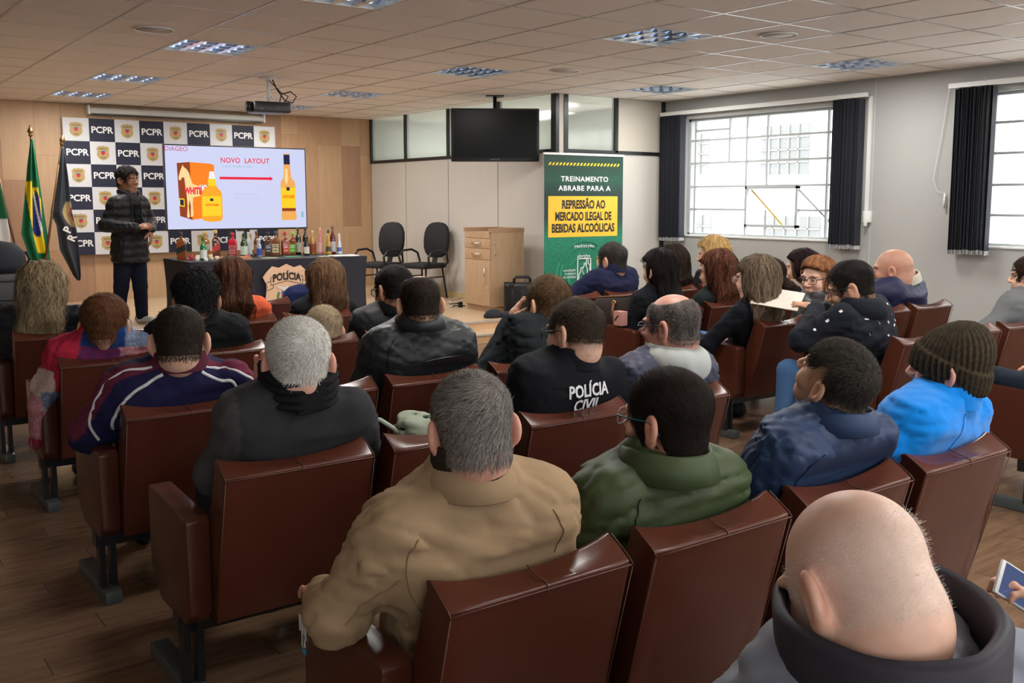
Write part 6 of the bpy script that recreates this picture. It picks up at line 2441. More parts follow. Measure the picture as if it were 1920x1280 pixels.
# ---- speaker
P_(label='speaker with wavy black hair in a black puffer jacket standing on the stage', head=(2.905, 11.1, 1.742), look=(148, 0, 0), hs=1.16, body=158, stand=True, hip=(2.90, 11.12, .98), near=1, skin='brown', neckback=.03, scale=1.02,
   hair=((.006, .005, .005), (.03, .026, .024)), cut='short', thick=.020, wob=.5, wfr=75, slen=.03, slift=.014, sjit=1.0, sw=.165, bulk=1.0, drop=.075,
   el=(-.12, -.03, -.25), er=(.10, -.05, -.27), WL=(3.05, 10.86, 1.225), WR=(2.90, 10.84, 1.245), hl=dict(dir=(-.05, -.25, -1.0), nrm=(.9, -.4, .1), curl=.35, shown=True, size=1.12), hr=dict(dir=(.8, -.3, .12), nrm=(-.1, -.6, .75), curl=.8, shown=True, size=1.12),
   top=top((.008, .008, .009), 'nylon', inf=.028, puff=(.085, .012), name='puffer_jacket', wrinkle=.003),
   collar=[dict(h0=-.05, h1=.032, r0=.092, r1=.098, col=(.009, .009, .010), m='nylon', th=.016, fy=1.1, tilt=.035, gap=.12)], legs_col=(.007, .009, .022),
   legpts=[(3.00, 11.16, .60), (2.80, 11.16, .60), (3.02, 11.22, .27), (2.77, 11.20, .27)], feet=150, shoe=(.45, .45, .43), wramp=.006,
   extra=[surf_strip('shirt_front', [(.0, .10, -.035), (.0, .16, -.14), (.0, .17, -.28), (.0, .16, -.42)], [.07 + .035 * (i / 39) for i in range(40)], (.003, .003, .004), off=.006, thick=.004), surf_strip('zip_edge', [(.05, .10, -.03), (.055, .16, -.14), (.062, .17, -.28), (.064, .16, -.44)], .016, (.006, .006, .007), 'nylon', off=.010, thick=.006), surf_strip('zip_edge', [(-.05, .10, -.03), (-.055, .16, -.14), (-.062, .17, -.28), (-.064, .16, -.44)], .016, (.006, .006, .007), 'nylon', off=.010, thick=.006)])
# ---- left block, nearest row first
P_(label='grey haired man in a tan canvas jacket in the second row from the back', head=(1.118, 1.70, 1.082), nk=.118, seat=seat('D0'), near=3, look=(18, -10, -2), hs=1.03, body=8, skin='pink', neckback=.03,
   hair=((.055, .045, .038), (.36, .33, .30)), cut='short', thick=.010, scalp=.75, slen=.026, slift=.004, swirl=.9, whorl=(.018, -.075, .085), bald=((.018, -.078, .083), .006, .014), thin=1, sw=.185, bulk=1.06, drop=.07, wl=(.02, .16, -.02), el=(-.085, .10, -.24), beard=((.50, .45, .40), .8),
   top=top((.335, .228, .132), 'cotton', inf=.021, name='canvas_jacket', wrinkle=.006), strands=12000,
   collar=[dict(h0=-.02, h1=.062, r0=.066, r1=.063, col=(.030, .020, .014), m='knit', th=.006, name='knit_collar', ribs=44), dict(h0=-.035, h1=.022, r0=.086, r1=.080, col=(.345, .235, .137), th=.005, flare=.020, fy=1.1, tilt=.02)],
   legs_col=(.45, .42, .34),
   extra=[surf_strip('seam', [(-.15, -.10, -.085), (-.185, -.10, -.15), (-.185, -.10, -.22), (-.18, -.10, -.34)], .004, (.26, .175, .095), off=.001), surf_strip('seam', [(-.18, -.13, -.27), (-.08, -.13, -.255), (.05, -.13, -.25), (.18, -.12, -.26)], .004, (.26, .175, .095), off=.001), surf_strip('seam', [(.15, -.10, -.085), (.185, -.10, -.15), (.185, -.10, -.22)], .004, (.26, .175, .095), off=.001),
          surf_strip('seam', [(-.20, -.08, -.19), (-.24, .0, -.25), (-.27, .06, -.30)], .004, (.26, .175, .095), off=.001)])
P_(label='dark haired bearded man in glasses and a green jacket beside the tan jacket', head=(1.712, 1.72, 1.02), nk=.11, seat=seat('D1'), near=3, look=(-13, 2, 0), hs=1.06, body=6, skin='pink', neckback=.04,
   hair=((.008, .006, .005), (.050, .036, .028)), cut='short', thick=.015, slen=.055, slift=.003, sjit=.16, comb=(0, -.9, -.45), swirl=0, scalp=.9, strands=11000, wob=.12, beard=((.05, .032, .022), .85), sw=.185, bulk=1.05, drop=.06,
   top=top((.044, .064, .026), 'nylon', inf=.026, name='green_jacket', wrinkle=.007), collar=[dict(h0=-.05, h1=.012, r0=.098, r1=.104, col=(.046, .068, .028), m='nylon', th=.010, flare=.026, fy=1.05, tilt=.02, wave=.001)],
   legs_col=(.02, .02, .025), extra=[glasses((.30, .31, .33), tcol=(.01, .10, .13)), surf_strip('zip', [(-.075, -.06, -.045), (-.04, -.11, -.07), (.03, -.115, -.072), (.09, -.07, -.05)], .007, (.11, .11, .07), off=.006, thick=.003),
          surf_strip('seam', [(-.14, -.10, -.075), (-.165, -.11, -.14), (-.17, -.11, -.2)], .004, (.02, .032, .014), off=.001)])
P_(label='man with a faded undercut leaning his head back, in a navy jacket', head=(2.30, 1.66, 1.062), nk=.125, nbk=.6, seat=seat('D2', -.02), near=3, look=(-6, 34, -6), hs=1.0, body=4, skin='warm', neckback=.05,
   hair=((.008, .007, .006), (.10, .085, .07)), cut='short', thick=.014, scalp=.34, fade=.06, slen=.020, slift=.010, wob=.3, whorl=(.0, -.07, .085), swirl=.3, bald=((.012, -.086, .070), .002, .016), sw=.185, bulk=1.05, drop=.055, el=(-.10, .16, -.22), strands=10000,
   top=top((.018, .036, .088), 'nylon', inf=.024, name='navy_jacket', wrinkle=.007), collar=[dict(h0=-.04, h1=.015, r0=.086, r1=.088, col=(.020, .040, .096), m='nylon', th=.009, flare=.014, fy=1.1, tilt=.03)], legs_col=(.02, .025, .05),
   extra=[surf_strip('seam', [(-.19, -.12, -.215), (-.06, -.12, -.215), (.08, -.12, -.20), (.19, -.10, -.19)], .004, (.010, .018, .045), off=.001), surf_strip('seam', [(-.15, -.1, -.08), (-.185, -.1, -.16), (-.185, -.1, -.24)], .004, (.010, .018, .045), off=.001)])
P_(label='white bearded man in a dark knitted beanie and bright blue fleece', head=(3.00, 1.72, 1.022), nk=.10, seat=seat('D3', .03), near=2, look=(-22, 2, -4), hs=1.10, body=-6, skin='pink', neckback=.035,
   hair=((.45, .42, .38), (.6, .58, .54)), cut='none', beard=((.60, .56, .50), .95), sw=.20, bulk=1.18, drop=.075, el=(-.24, .14, -.17), wl=(.0, .2, -.06), top=top((.0, .19, .62), 'fleece', inf=.024, name='blue_fleece', wrinkle=.005), scalp=0,
   collar=[dict(h0=-.05, h1=.022, r0=.092, r1=.086, col=(.0, .18, .60), m='fleece', th=.012, fy=1.1), dict(h0=.018, h1=.034, r0=.086, r1=.085, col=(.012, .016, .03), m='fleece', th=.012, fy=1.1, name='collar_trim')], legs_col=(.03, .03, .04), extra=[beanie, surf_strip('seam', [(-.06, -.10, -.06), (-.12, -.12, -.16), (-.19, -.10, -.26)], .004, (.0, .10, .36), off=.001)])
P_(label='white haired man with a black scarf and charcoal pullover', head=(1.235, 2.86, 1.078), nk=.10, seat=seat('C0', .02), near=2, look=(22, -4, 0), hs=1.16, body=10, skin='pink',
   hair=((.42, .40, .36), (.74, .72, .68)), cut='short', thick=.013, scalp=.85, fade=.012, slen=.015, slift=.006, whorl=(.02, -.085, .075), swirl=.6, sw=.185, bulk=1.06, hz=.05, drop=.075, el=(-.07, .08, -.22), WL=(1.19, 3.03, .915), hl=dict(dir=(.1, .2, .95), nrm=(-.6, -.7, .1), curl=.9), strands=9000,
   top=top((.030, .030, .033), 'cotton', inf=.018, name='pullover', wrinkle=.004, colf=lambda s, V, c: np.where(((np.abs(((V - s.N) @ s.B)[:, 0]) > .20) & (((V - s.N) @ s.B)[:, 0] < 0))[:, None], np.array((.055, .052, .055), f32), np.tile(c, (len(V), 1)))), legs_col=(.022, .022, .026), extra=[scarf_ring((.012, .012, .014), .100, -.050, .040)])
P_(label='short brown haired man in glasses and a black jacket with white lettering on its back', head=(2.352, 2.86, 1.062), nk=.11, seat=seat('C2', .0), near=2, look=(-13, -4, 6), hs=1.12, body=4, skin='fair',
   hair=((.022, .015, .010), (.11, .078, .052)), cut='short', thick=.009, scalp=.6, fade=.03, slen=.016, slift=.008, sw=.19, bulk=1.05, strands=6500, beard=((.30, .20, .15), .25),
   top=top((.008, .009, .012), 'cotton', inf=.022, name='uniform_jacket', wrinkle=.0025), collar=[dict(h0=-.04, h1=.034, r0=.080, r1=.076, col=(.009, .010, .014), th=.009, fy=1.1)], legs_col=(.01, .011, .014),
   extra=[glasses((.015, .016, .018), tcol=(.02, .02, .025)), back_text('POLÍCIA', .066, (.0, -.3, -.125), sx=.80, bold=.002), back_text('CIVIL', .066, (.0, -.3, -.182), sx=.85, bold=.002), surf_strip('seam', [(-.16, -.1, -.10), (-.05, -.12, -.105), (.06, -.12, -.105), (.17, -.1, -.10)], .004, (.004, .005, .007), off=.001)])
P_(label='balding man in dark glasses with a pale grey hood over a slate jacket', head=(2.885, 2.88, 1.05), nk=.125, seat=seat('C3', .06), near=2, look=(-18, -2, 0), hs=1.18, body=2, skin=(.56, .27, .20), neckback=.04,
   hair=((.03, .026, .024), (.20, .17, .15)), cut='short', thick=.006, scalp=.45, slen=.012, slift=.004, bald=((.0, .0, .135), .075, .018), sw=.185, bulk=1.05, strands=3800, drop=.055,
   top=top((.042, .045, .075), 'nylon', inf=.024, name='slate_jacket', wrinkle=.007), collar=[dict(h0=-.035, h1=.02, r0=.076, r1=.072, col=(.42, .44, .42), th=.01)], legs_col=JEANS, legs_mat='denim', extra=[hood((.42, .44, .42), (.40, .42, .40), .105, -.045), glasses((.015, .018, .03), tcol=(.02, .022, .04), h=.016)])
P_(label='balding dark haired man in a navy pullover with maroon and white bands', head=(1.165, 3.82, 1.025), nk=.095, seat=seat('B0', .02), near=2, look=(22, -8, 0), hs=1.18, body=14, skin='fair',
   hair=((.016, .010, .008), (.075, .055, .042)), cut='short', thick=.008, scalp=.85, slen=.013, slift=.003, sjit=.2, whorl=(.0, -.05, .105), swirl=.3, bald=((.0, -.035, .118), .010, .022), strands=6500, sw=.21, bulk=1.22, drop=.07, el=(-.13, .06, -.21),
   top=top((.014, .013, .052), 'cotton', inf=.024, name='pullover', wrinkle=.006, colf=stripes_col), collar=[dict(h0=-.035, h1=.028, r0=.084, r1=.076, col=(.075, .014, .030), th=.009, fy=1.1)], legs_col=(.02, .02, .03),
   extra=[surf_strip('white_piping', [(-.07, -.075, -.045), (-.13, -.10, -.075), (-.20, -.10, -.12), (-.255, -.07, -.19), (-.27, -.03, -.27)], .013, (.62, .62, .62), off=.002), surf_strip('white_piping', [(-.10, -.03, -.03), (-.17, -.01, -.05), (-.25, .0, -.10), (-.31, .02, -.19), (-.33, .06, -.28)], .011, (.62, .62, .62), off=.002),
          surf_strip('white_piping', [(.07, -.075, -.045), (.14, -.10, -.08), (.20, -.10, -.13), (.25, -.07, -.2)], .013, (.62, .62, .62), off=.002), surf_strip('white_piping', [(.09, -.05, -.025), (.15, -.03, -.045), (.22, .0, -.09)], .011, (.62, .62, .62), off=.002)])
P_(label='balding man in a black leather jacket seen from behind', head=(2.235, 3.82, 1.10), nk=.095, seat=seat('B2', .06), near=2, look=(18, -8, 0), hs=1.14, body=14, skin='warm',
   hair=((.010, .007, .006), (.060, .040, .028)), cut='short', thick=.008, scalp=.72, slen=.014, slift=.004, bald=((.005, -.005, .128), .055, .022), strands=5000, sw=.195, bulk=1.1, drop=.075,
   top=top((.013, .016, .018), 'leather', inf=.026, name='leather_jacket', wrinkle=.0045), collar=[dict(h0=-.03, h1=.035, r0=.082, r1=.076, col=(.014, .017, .019), m='leather', th=.006, flare=.030, fy=1.15, tilt=.02)], legs_col=(.02, .02, .025),
   extra=[surf_strip('seam', [(-.18, -.1, -.21), (-.06, -.12, -.195), (.06, -.12, -.19), (.18, -.1, -.20)], .005, (.006, .007, .008), 'leather', off=.002), surf_strip('seam', [(-.14, -.1, -.08), (-.18, -.1, -.15), (-.18, -.1, -.24)], .005, (.006, .007, .008), 'leather', off=.002)])
P_(label='brown haired man in a black suit resting his chin on his fist', head=(3.085, 3.97, 1.03), nk=.085, seat=seat('B3', .12), near=2, look=(2, -6, 4), hs=1.24, body=-2, skin='warm', neckback=.06,
   hair=((.034, .018, .009), (.15, .088, .045)), cut='short', thick=.016, slen=.030, slift=.010, wob=.3, strands=5000, sw=.19, bulk=1.05, el=(-.16, .12, -.25), WL=(2.985, 4.165, .895), hl=dict(dir=(.35, -.25, .85), nrm=(-.75, .55, .3), curl=.75, shown=True, size=1.15),
   top=top((.012, .015, .017), 'cotton', inf=.022, name='suit_jacket', wrinkle=.005), collar=[dict(h0=-.04, h1=.015, r0=.085, r1=.076, col=(.011, .013, .015), th=.008, fy=1.1)], legs_col=(.012, .014, .017))
P_(label='auburn short haired woman wrapped in a plaid blanket scarf', head=(1.215, 5.18, .945), nk=.075, seat=seat('A0', .0), near=2, look=(26, -4, 0), hs=1.26, body=14, fem=1, skin='warm',
   hair=((.045, .016, .006), (.19, .085, .040)), cut='short', thick=.020, slen=.028, slift=.006, sjit=.22, swirl=.1, wob=.2, strands=5500, sw=.17, drop=.06, el=(-.10, .06, -.2), top=top((.03, .02, .05), 'knit', inf=.03, name='cardigan'), legs_col=(.02, .02, .03), extra=[shawl, earring])
P_(label='man with curly black hair in a black hooded sweater', head=(1.675, 5.18, 1.045), nk=.09, seat=seat('A1', -.03), near=1, look=(16, -4, 0), hs=1.26, body=8, skin='tan',
   hair=((.006, .006, .006), (.035, .033, .034)), cut='short', thick=.026, wob=.35, wfr=110, slen=.018, slift=.012, sjit=1.1, strands=5000, sw=.20, bulk=1.15, drop=.075, top=top((.007, .008, .009), 'cotton', inf=.028, name='sweater', wrinkle=.007), collar=[dict(h0=-.05, h1=.03, r0=.095, r1=.084, col=(.007, .008, .009), th=.012, fy=1.15)], legs_col=(.012, .012, .015))
P_(label='boy with short fair hair in a black jacket', head=(2.405, 5.2, .815), nk=.12, seat=seat('A2', .05), near=2, look=(4, -12, 0), hs=1.18, body=0, skin='fair', scale=.85, neckback=.02,
   hair=((.22, .15, .085), (.55, .43, .29)), cut='short', thick=.016, slen=.034, slift=.010, wob=.25, strands=5500, whorl=(.01, -.07, .095), swirl=.9, sw=.15, top=top((.012, .014, .016), 'nylon', inf=.022, name='jacket', colf=lambda s, V, c: np.where((np.abs(((V - s.N) @ s.B)[:, 0]) > .17)[:, None], np.array((.06, .085, .11), f32), np.tile(c, (len(V), 1)))), collar=[dict(h0=-.03, h1=.035, r0=.072, r1=.068, col=(.010, .011, .012), th=.01)], legs_col=(.05, .07, .10))
P_(label='dark haired man in glasses and a black jacket, half behind the leather jacket', head=(2.86, 5.2, 1.03), nk=.11, seat=seat('A3', .0), near=1, look=(-8, -8, 4), hs=1.22, body=6, skin='tan',
   hair=BLACKHAIR, cut='short', thick=.017, slen=.02, slift=.006, sw=.19, drop=.065, top=top((.008, .009, .011), 'nylon', inf=.026, name='jacket'), collar=[dict(h0=-.045, h1=.01, r0=.09, r1=.085, col=(.008, .009, .011), th=.010, flare=.02)], legs_col=(.02, .02, .03), extra=[glasses((.01, .01, .012))])
P_(label='woman with long wavy blond hair in a dark quilted jacket at the left edge', head=(1.155, 6.35, 1.01), nk=.075, seat=seat('Z0', -.04), near=2, look=(30, -2, 0), hs=1.22, body=24, fem=1, skin='fair',
   hair=((.13, .085, .045), (.46, .35, .21)), cut='long', thick=.024, hairlen=.42, hairw=.086, hflare=1.05, hend=.9, curl=.018, cfreq=2.6, strands=3600, slen=.24, hside=-.06, sw=.19, bulk=1.1, drop=.06, tips=(.42, .30, .17), top=top((.013, .017, .020), 'nylon', inf=.026, puff=(.03, .004), name='quilted_jacket'), legs_col=(.015, .015, .02))
P_(label='woman with straight brown hair in an orange blouse with a dark bag strap', head=(2.29, 6.35, .998), nk=.075, seat=seat('Z2', .0), near=2, look=(14, -2, 0), hs=1.26, body=8, fem=1, skin='warm',
   hair=((.022, .008, .005), (.14, .062, .034)), cut='long', thick=.020, hairlen=.22, hairw=.080, hflare=1.0, hend=.75, strands=3400, slen=.20, hside=.03, sw=.19, bulk=1.12, drop=.06, top=top((.58, .10, .04), 'cotton', inf=.018, name='blouse', wrinkle=.006), legs_col=JEANS, legs_mat='denim',
   extra=[surf_strip('bag_strap', [(.06, .03, .01), (.085, -.07, -.06), (.085, -.11, -.16), (.05, -.12, -.27)], .022, (.035, .032, .032), off=.003)])
P_(label='woman with very long light brown hair in a black jacket', head=(2.96, 6.35, .955), nk=.075, seat=seat('Z3', .12), near=2, look=(8, -2, 0), hs=1.30, body=2, fem=1, skin='fair',
   hair=((.042, .020, .010), (.22, .125, .068)), cut='long', thick=.022, hairlen=.42, hairw=.092, hflare=1.16, hend=1.2, strands=3600, slen=.26, sw=.18, drop=.07, tips=(.30, .185, .095), top=top((.007, .008, .010), 'cotton', inf=.02), legs_col=JEANS, legs_mat='denim')
P_(label='front row person in navy mostly hidden behind the very long brown hair', head=(3.36, 7.35, .93), seat=seat('F3', .36), near=0, look=(0, 0, 0), hs=1.15, body=0, skin='fair', hair=DBROWN, cut='short', thick=.02, sw=.18, bulk=1.1, top=top((.016, .024, .085), 'cotton', inf=.03, name='sweater'), legs_col=JEANS, legs_mat='denim', kl=(-.25, .25, .12))
P_(label='bald man with grey stubble in a slate puffer jacket in the foreground', head=(.955, .645, 1.085), nk=.075, seat=seat('E0', -.14, .02), near=3, look=(9, -30, 2), hs=.94, hz=0, body=16, skin=(.70, .41, .30), neckback=.03, neckside=.035,
   hair=((.62, .56, .50), (.86, .80, .74)), cut='short', thick=.0025, wob=0, scalp=.42, slen=.0022, slift=.0003, sjit=.5, swid=.0004, strands=7000, neckr=.074, bald=((.0, -.0, .105), .085, .012), beard=((.62, .56, .50), .6), sw=.20, bulk=1.15, drop=.135, shroll=.065, fwd=.0,
   top=top((.20, .215, .27), 'nylon', inf=.036, puff=(.062, .012), name='puffer_jacket', wrinkle=.004), collar=[dict(h0=-.08, h1=.050, r0=.104, r1=.106, back=.016, col=(.033, .030, .042), m='nylon', th=.019, fy=1.12, tilt=.0, wave=.0015), dict(h0=-.10, h1=-.055, r0=.104, r1=.098, col=(.036, .033, .046), m='nylon', th=.016, fy=1.12, name='collar_seam')], legs_col=(.03, .03, .04), wl=(.05, .2, -.02))
P_(label='person at the bottom right corner holding up a phone, mostly outside the picture', head=(2.06, .42, 1.10), seat=seat('E1', .26, -.02), near=1, look=(15, -20, 0), hs=1.0, body=10, skin='fair', hair=DBROWN, cut='short', thick=.014, sw=.18, top=top((.03, .03, .035), 'cotton', inf=.02), legs_col=(.03, .03, .04),
   el=(-.05, .16, -.2), WL=(1.84, .80, .735), hl=dict(dir=(-.35, .45, .55), nrm=(.62, -.62, .35), curl=.75, thumb=.35, shown=True))
# ---- right block
P_(label='grey bearded man in a navy suit beside the green banner', head=(5.63, 6.35, 1.055), nk=.075, seat=seat('Rm1', .02), near=1, look=(-12, -2, 0), hs=1.32, body=-10, skin='warm', neckback=.07,
   hair=((.018, .015, .013), (.10, .09, .08)), cut='short', thick=.013, slen=.016, slift=.003, beard=((.11, .095, .085), .85), sw=.22, bulk=1.25, drop=.06, el=(-.16, .14, -.19), WL=(5.30, 6.62, .69), hl=dict(dir=(-.6, .7, -.1), curl=.3, shown=True), top=top((.012, .014, .042), 'cotton', inf=.026, name='suit_jacket', wrinkle=.006), collar=[dict(h0=-.045, h1=.02, r0=.088, r1=.080, col=(.012, .014, .04), th=.01)], legs_col=(.012, .014, .03))
P_(label='woman with straight black hair in a black jacket next to the brown handbag', head=(5.125, 5.25, 1.01), nk=.10, seat=seat('R00', .03), near=1, look=(-2, -2, 0), hs=1.28, body=-4, fem=1, skin='warm', neckback=.05,
   hair=((.005, .004, .005), (.030, .020, .018)), cut='long', thick=.020, hairlen=.30, hairw=.078, hflare=1.0, hend=.75, strands=2400, slen=.2, sw=.19, drop=.06, el=(-.06, .06, -.27), top=top((.006, .007, .010), 'cotton', inf=.022, name='jacket'), legs_col=(.012, .012, .016))
P_(label='woman with long dark brown hair behind the one in the black jacket', head=(6.36, 6.35, .955), nk=.10, seat=seat('Rm2', .10), near=1, look=(-4, -2, 0), hs=1.36, body=-4, fem=1, skin='warm',
   hair=((.010, .006, .005), (.06, .036, .026)), cut='long', thick=.022, hairlen=.30, hairw=.085, hflare=1.15, hend=1.1, strands=2200, slen=.2, hside=.05, sw=.18, tips=(.12, .07, .045), top=top((.012, .012, .015), 'cotton'), legs_col=(.012, .012, .016))
P_(label='blond woman with shoulder length hair sitting nearest the window', head=(6.97, 6.42, 1.01), nk=.10, seat=seat('Rm3', .10), near=1, look=(-24, -4, 0), hs=1.36, body=-14, fem=1, skin='warm', neckback=.05,
   hair=((.28, .16, .05), (.62, .42, .18)), cut='long', thick=.028, hairlen=.16, hairw=.085, strands=2000, slen=.12, sw=.18, top=top((.010, .010, .012), 'cotton'), legs_col=(.012, .012, .016))
P_(label='woman with long auburn hair and glasses in dark green', head=(5.70, 5.2, .972), nk=.10, seat=seat('R01', .04), near=1, look=(-10, -4, 0), hs=1.36, body=-8, fem=1, skin='warm', neckback=.05,
   hair=((.035, .010, .006), (.17, .065, .035)), cut='long', thick=.022, hairlen=.30, hairw=.085, hflare=1.12, hend=1.0, strands=2600, slen=.2, tips=(.30, .13, .065), sw=.18, top=top((.008, .014, .014), 'cotton'), legs_col=(.012, .012, .016), extra=[glasses((.012, .012, .012))])
P_(label='woman with long streaked ash brown hair in a black top, first seat of her row', head=(4.975, 4.2, 1.012), nk=.10, seat=seat('R10', .02), near=2, look=(-4, 0, 0), hs=1.30, body=-6, fem=1, skin='fair', neckback=.04,
   hair=((.035, .022, .013), (.30, .22, .15)), cut='long', thick=.020, hairlen=.36, hairw=.085, hflare=1.05, hend=.95, strands=4200, slen=.22, tips=(.36, .27, .19), curl=.006, hside=.03, sw=.19, drop=.055, el=(-.10, .16, -.24), WL=(4.86, 4.72, .615), hl=dict(dir=(.3, .9, .1), shown=True, curl=.4), top=top((.006, .007, .010), 'cotton', inf=.018, name='top', wrinkle=.005), legs_col=JEANS, legs_mat='denim', kl=(-.16, .50, .12), kr=(.06, .46, .08), extra=[glasses((.35, .33, .30))])
P_(label='woman with dark hair tied in a ponytail', head=(6.30, 5.2, .945), nk=.10, seat=seat('R02', .08), near=1, look=(-8, -2, 0), hs=1.32, body=-8, fem=1, skin='fair',
   hair=((.010, .005, .005), (.06, .028, .022)), cut='short', thick=.020, slen=.05, slift=.002, sjit=.15, comb=(0, -1, .1), swirl=0, wob=.1, strands=2200, sw=.17, top=top((.02, .02, .025), 'cotton'), legs_col=(.012, .012, .016),
   extra=[extra_mesh('ponytail', lambda s, P: sm_min(cone(P, s.H - s.B[:, 1] * .11 + np.array([0, 0, .03], f32), s.H - s.B[:, 1] * .19 + s.B[:, 0] * .02 + np.array([0, 0, -.06], f32), .03, .052), cone(P, s.H - s.B[:, 1] * .19 + s.B[:, 0] * .02 + np.array([0, 0, -.06], f32), s.H - s.B[:, 1] * .18 + s.B[:, 0] * .02 + np.array([0, 0, -.20], f32), .052, .026), .02) + .003 * noise3(P, 3, 70), (-.2, -.4, -.25), (.25, .1, .35), .009, (.022, .011, .009), 'cotton'), earring])
P_(label='woman with long straight dark hair sitting by the grey wall', head=(6.80, 5.25, .955), nk=.10, seat=seat('R03', .04), near=1, look=(-16, -2, 0), hs=1.32, body=-10, fem=1, skin='warm',
   hair=((.008, .005, .006), (.05, .022, .024)), cut='long', thick=.020, hairlen=.34, hairw=.080, hflare=1.0, hend=.8, strands=2200, slen=.2, tips=(.09, .03, .03), sw=.18, top=top((.34, .25, .19), 'knit', inf=.03, name='fur_vest', colf=lambda s, V, c: np.where((np.abs(((V - s.N) @ s.B)[:, 0]) > .12)[:, None], np.array((.008, .008, .010), f32), np.tile(c, (len(V), 1)))), legs_col=(.012, .012, .016))
P_(label='red haired woman in glasses and a leather jacket looking sideways', head=(5.74, 4.3, .985), nk=.10, seat=seat('R11', .04, .05), near=1, look=(-92, -6, 0), hs=1.22, body=-50, fem=1, skin='fair', neckback=.03,
   hair=((.12, .045, .018), (.38, .17, .075)), cut='long', thick=.022, hairlen=.14, hairw=.075, strands=2600, slen=.10, sw=.18, top=top((.018, .020, .022), 'leather', inf=.026, name='leather_jacket', wrinkle=.005), collar=[dict(h0=-.04, h1=.02, r0=.085, r1=.08, col=(.012, .013, .014), m='leather', th=.008, flare=.02)], legs_col=(.012, .012, .016), extra=[glasses((.012, .012, .012), r=.002)])
HOOD_C = (.010, .012, .018)


def hoodie_prints(s):
    r = np.random.default_rng(12)
    b = MB()
    spots = [(-.02, -.06, 1, 0), (.07, -.05, 0, 1), (-.13, -.10, 2, 0), (-.06, -.12, 0, 2), (.05, -.13, 1, 1), (-.15, -.18, 0, 3), (.11, -.15, 2, 1), (.0, -.20, 1, 2), (.16, -.22, 0, 1), (-.09, -.24, 2, 2), (.07, -.25, 1, 0), (.14, -.30, 2, 3), (-.02, -.30, 0, 1), (.05, -.36, 1, 1), (-.17, -.29, 1, 0), (.17, -.13, 1, 2)]
    for (x, z, k, q) in spots:
        if k == 0: sh = [(-.013, .004), (-.008, -.003), (.014, .009), (-.007, .0005)]
        elif k == 1: sh = [(-.006, -.007), (.006, -.009), (.008, .006), (-.002, .009)]
        else: sh = [(-.014, -.001), (.011, -.005), (.013, .001), (-.012, .005)]
        a = q * .6
        P = np.array([(x + u * math.cos(a) - v * math.sin(a), -.28, z + u * math.sin(a) + v * math.cos(a)) for u, v in sh], f32)
        W = s.N + P @ s.B.T
        for _ in range(40): W = W + s.B[:, 1] * np.clip(s.tf(W) * .7, -.02, .02)[:, None]
        if np.abs(s.tf(W)).max() > .01: continue
        W = W - s.B[:, 1] * .004
        b.add(W - s.org, [tuple(range(len(sh)))])
    for (p0, p1, t_, k) in ((s.SL, s.EL, .25, 1), (s.SL, s.EL, .6, 0), (s.SL, s.EL, .95, 2), (s.EL, s.WL, .35, 1), (s.SR, s.ER, .4, 0), (s.SR, s.ER, .8, 2)):
        c0 = p0 + (p1 - p0) * t_
        dv = s.B @ np.array([-.35, -.75, .55], f32); dv /= np.linalg.norm(dv)
        a1 = np.cross(dv, [0, 0, 1]); a1 /= np.linalg.norm(a1); a2 = np.cross(a1, dv)
        W = np.array([c0 + dv * .14 + a1 * u + a2 * v for u, v in ((-.008, -.006), (.006, -.008), (.009, .005), (-.004, .008))], f32)
        for _ in range(40): W = W - dv.astype(f32) * np.clip(s.tf(W) * .7, -.02, .02)[:, None]
        if np.abs(s.tf(W)).max() > .01: continue
        b.add(W + dv * .004 - s.org, [(0, 1, 2, 3)])
    tag(b.build('white_prints', mat('print_white', (.72, .72, .72), .6), s.body), kind='stuff')


P_(label='man in glasses and a black hoodie with small white prints holding a paper', head=(4.93, 3.46, 1.062), nk=.09, nbk=.8, seat=seat('R20', .03, .04), near=2, look=(-34, -16, 0), hs=1.28, body=-14, skin='warm', neckback=.055,
   hair=((.006, .005, .005), (.035, .026, .022)), cut='short', thick=.015, slen=.02, slift=.004, scalp=.9, strands=4200, beard=((.05, .03, .025), .6), sw=.20, bulk=1.15, drop=.06, el=(-.07, .20, -.17), WL=(5.07, 3.80, .86), hl=dict(dir=(-.45, .8, .25), nrm=(.1, -.5, .85), curl=.6, shown=True, size=1.1),
   top=top(HOOD_C, 'cotton', inf=.026, name='hoodie', wrinkle=.006), legs_col=JEANS, legs_mat='denim', kl=(-.335, .39, .06), kr=(.06, .44, .02), al=(-.01, .04), extra=[hood(HOOD_C, HOOD_C, .11, -.05), glasses((.012, .014, .02), r=.002), hoodie_prints])
P_(label='bald man in a navy quilted jacket with his hand at his mouth', head=(6.60, 4.27, 1.03), nk=.055, nbk=.9, seat=seat('R13', -.06, .02), near=1, look=(-24, -2, 0), hs=1.42, body=-14, skin=(.44, .225, .15), neckback=.06, neckside=.09,
   hair=((.05, .045, .04), (.10, .09, .08)), cut='none', scalp=.05, sw=.235, bulk=1.3, hz=.02, drop=.055, el=(-.14, .26, -.10), WL=(6.46, 4.46, .88), hl=dict(dir=(.3, -.1, .9), nrm=(-.7, .6, .2), curl=.8, shown=True, size=1.2),
   top=top((.014, .016, .050), 'nylon', inf=.034, name='quilted_jacket', wrinkle=.003), collar=[dict(h0=-.05, h1=.01, r0=.098, r1=.09, col=(.45, .42, .34), m='fleece', th=.014, fy=1.1)], legs_col=(.02, .02, .03), wramp=.004)
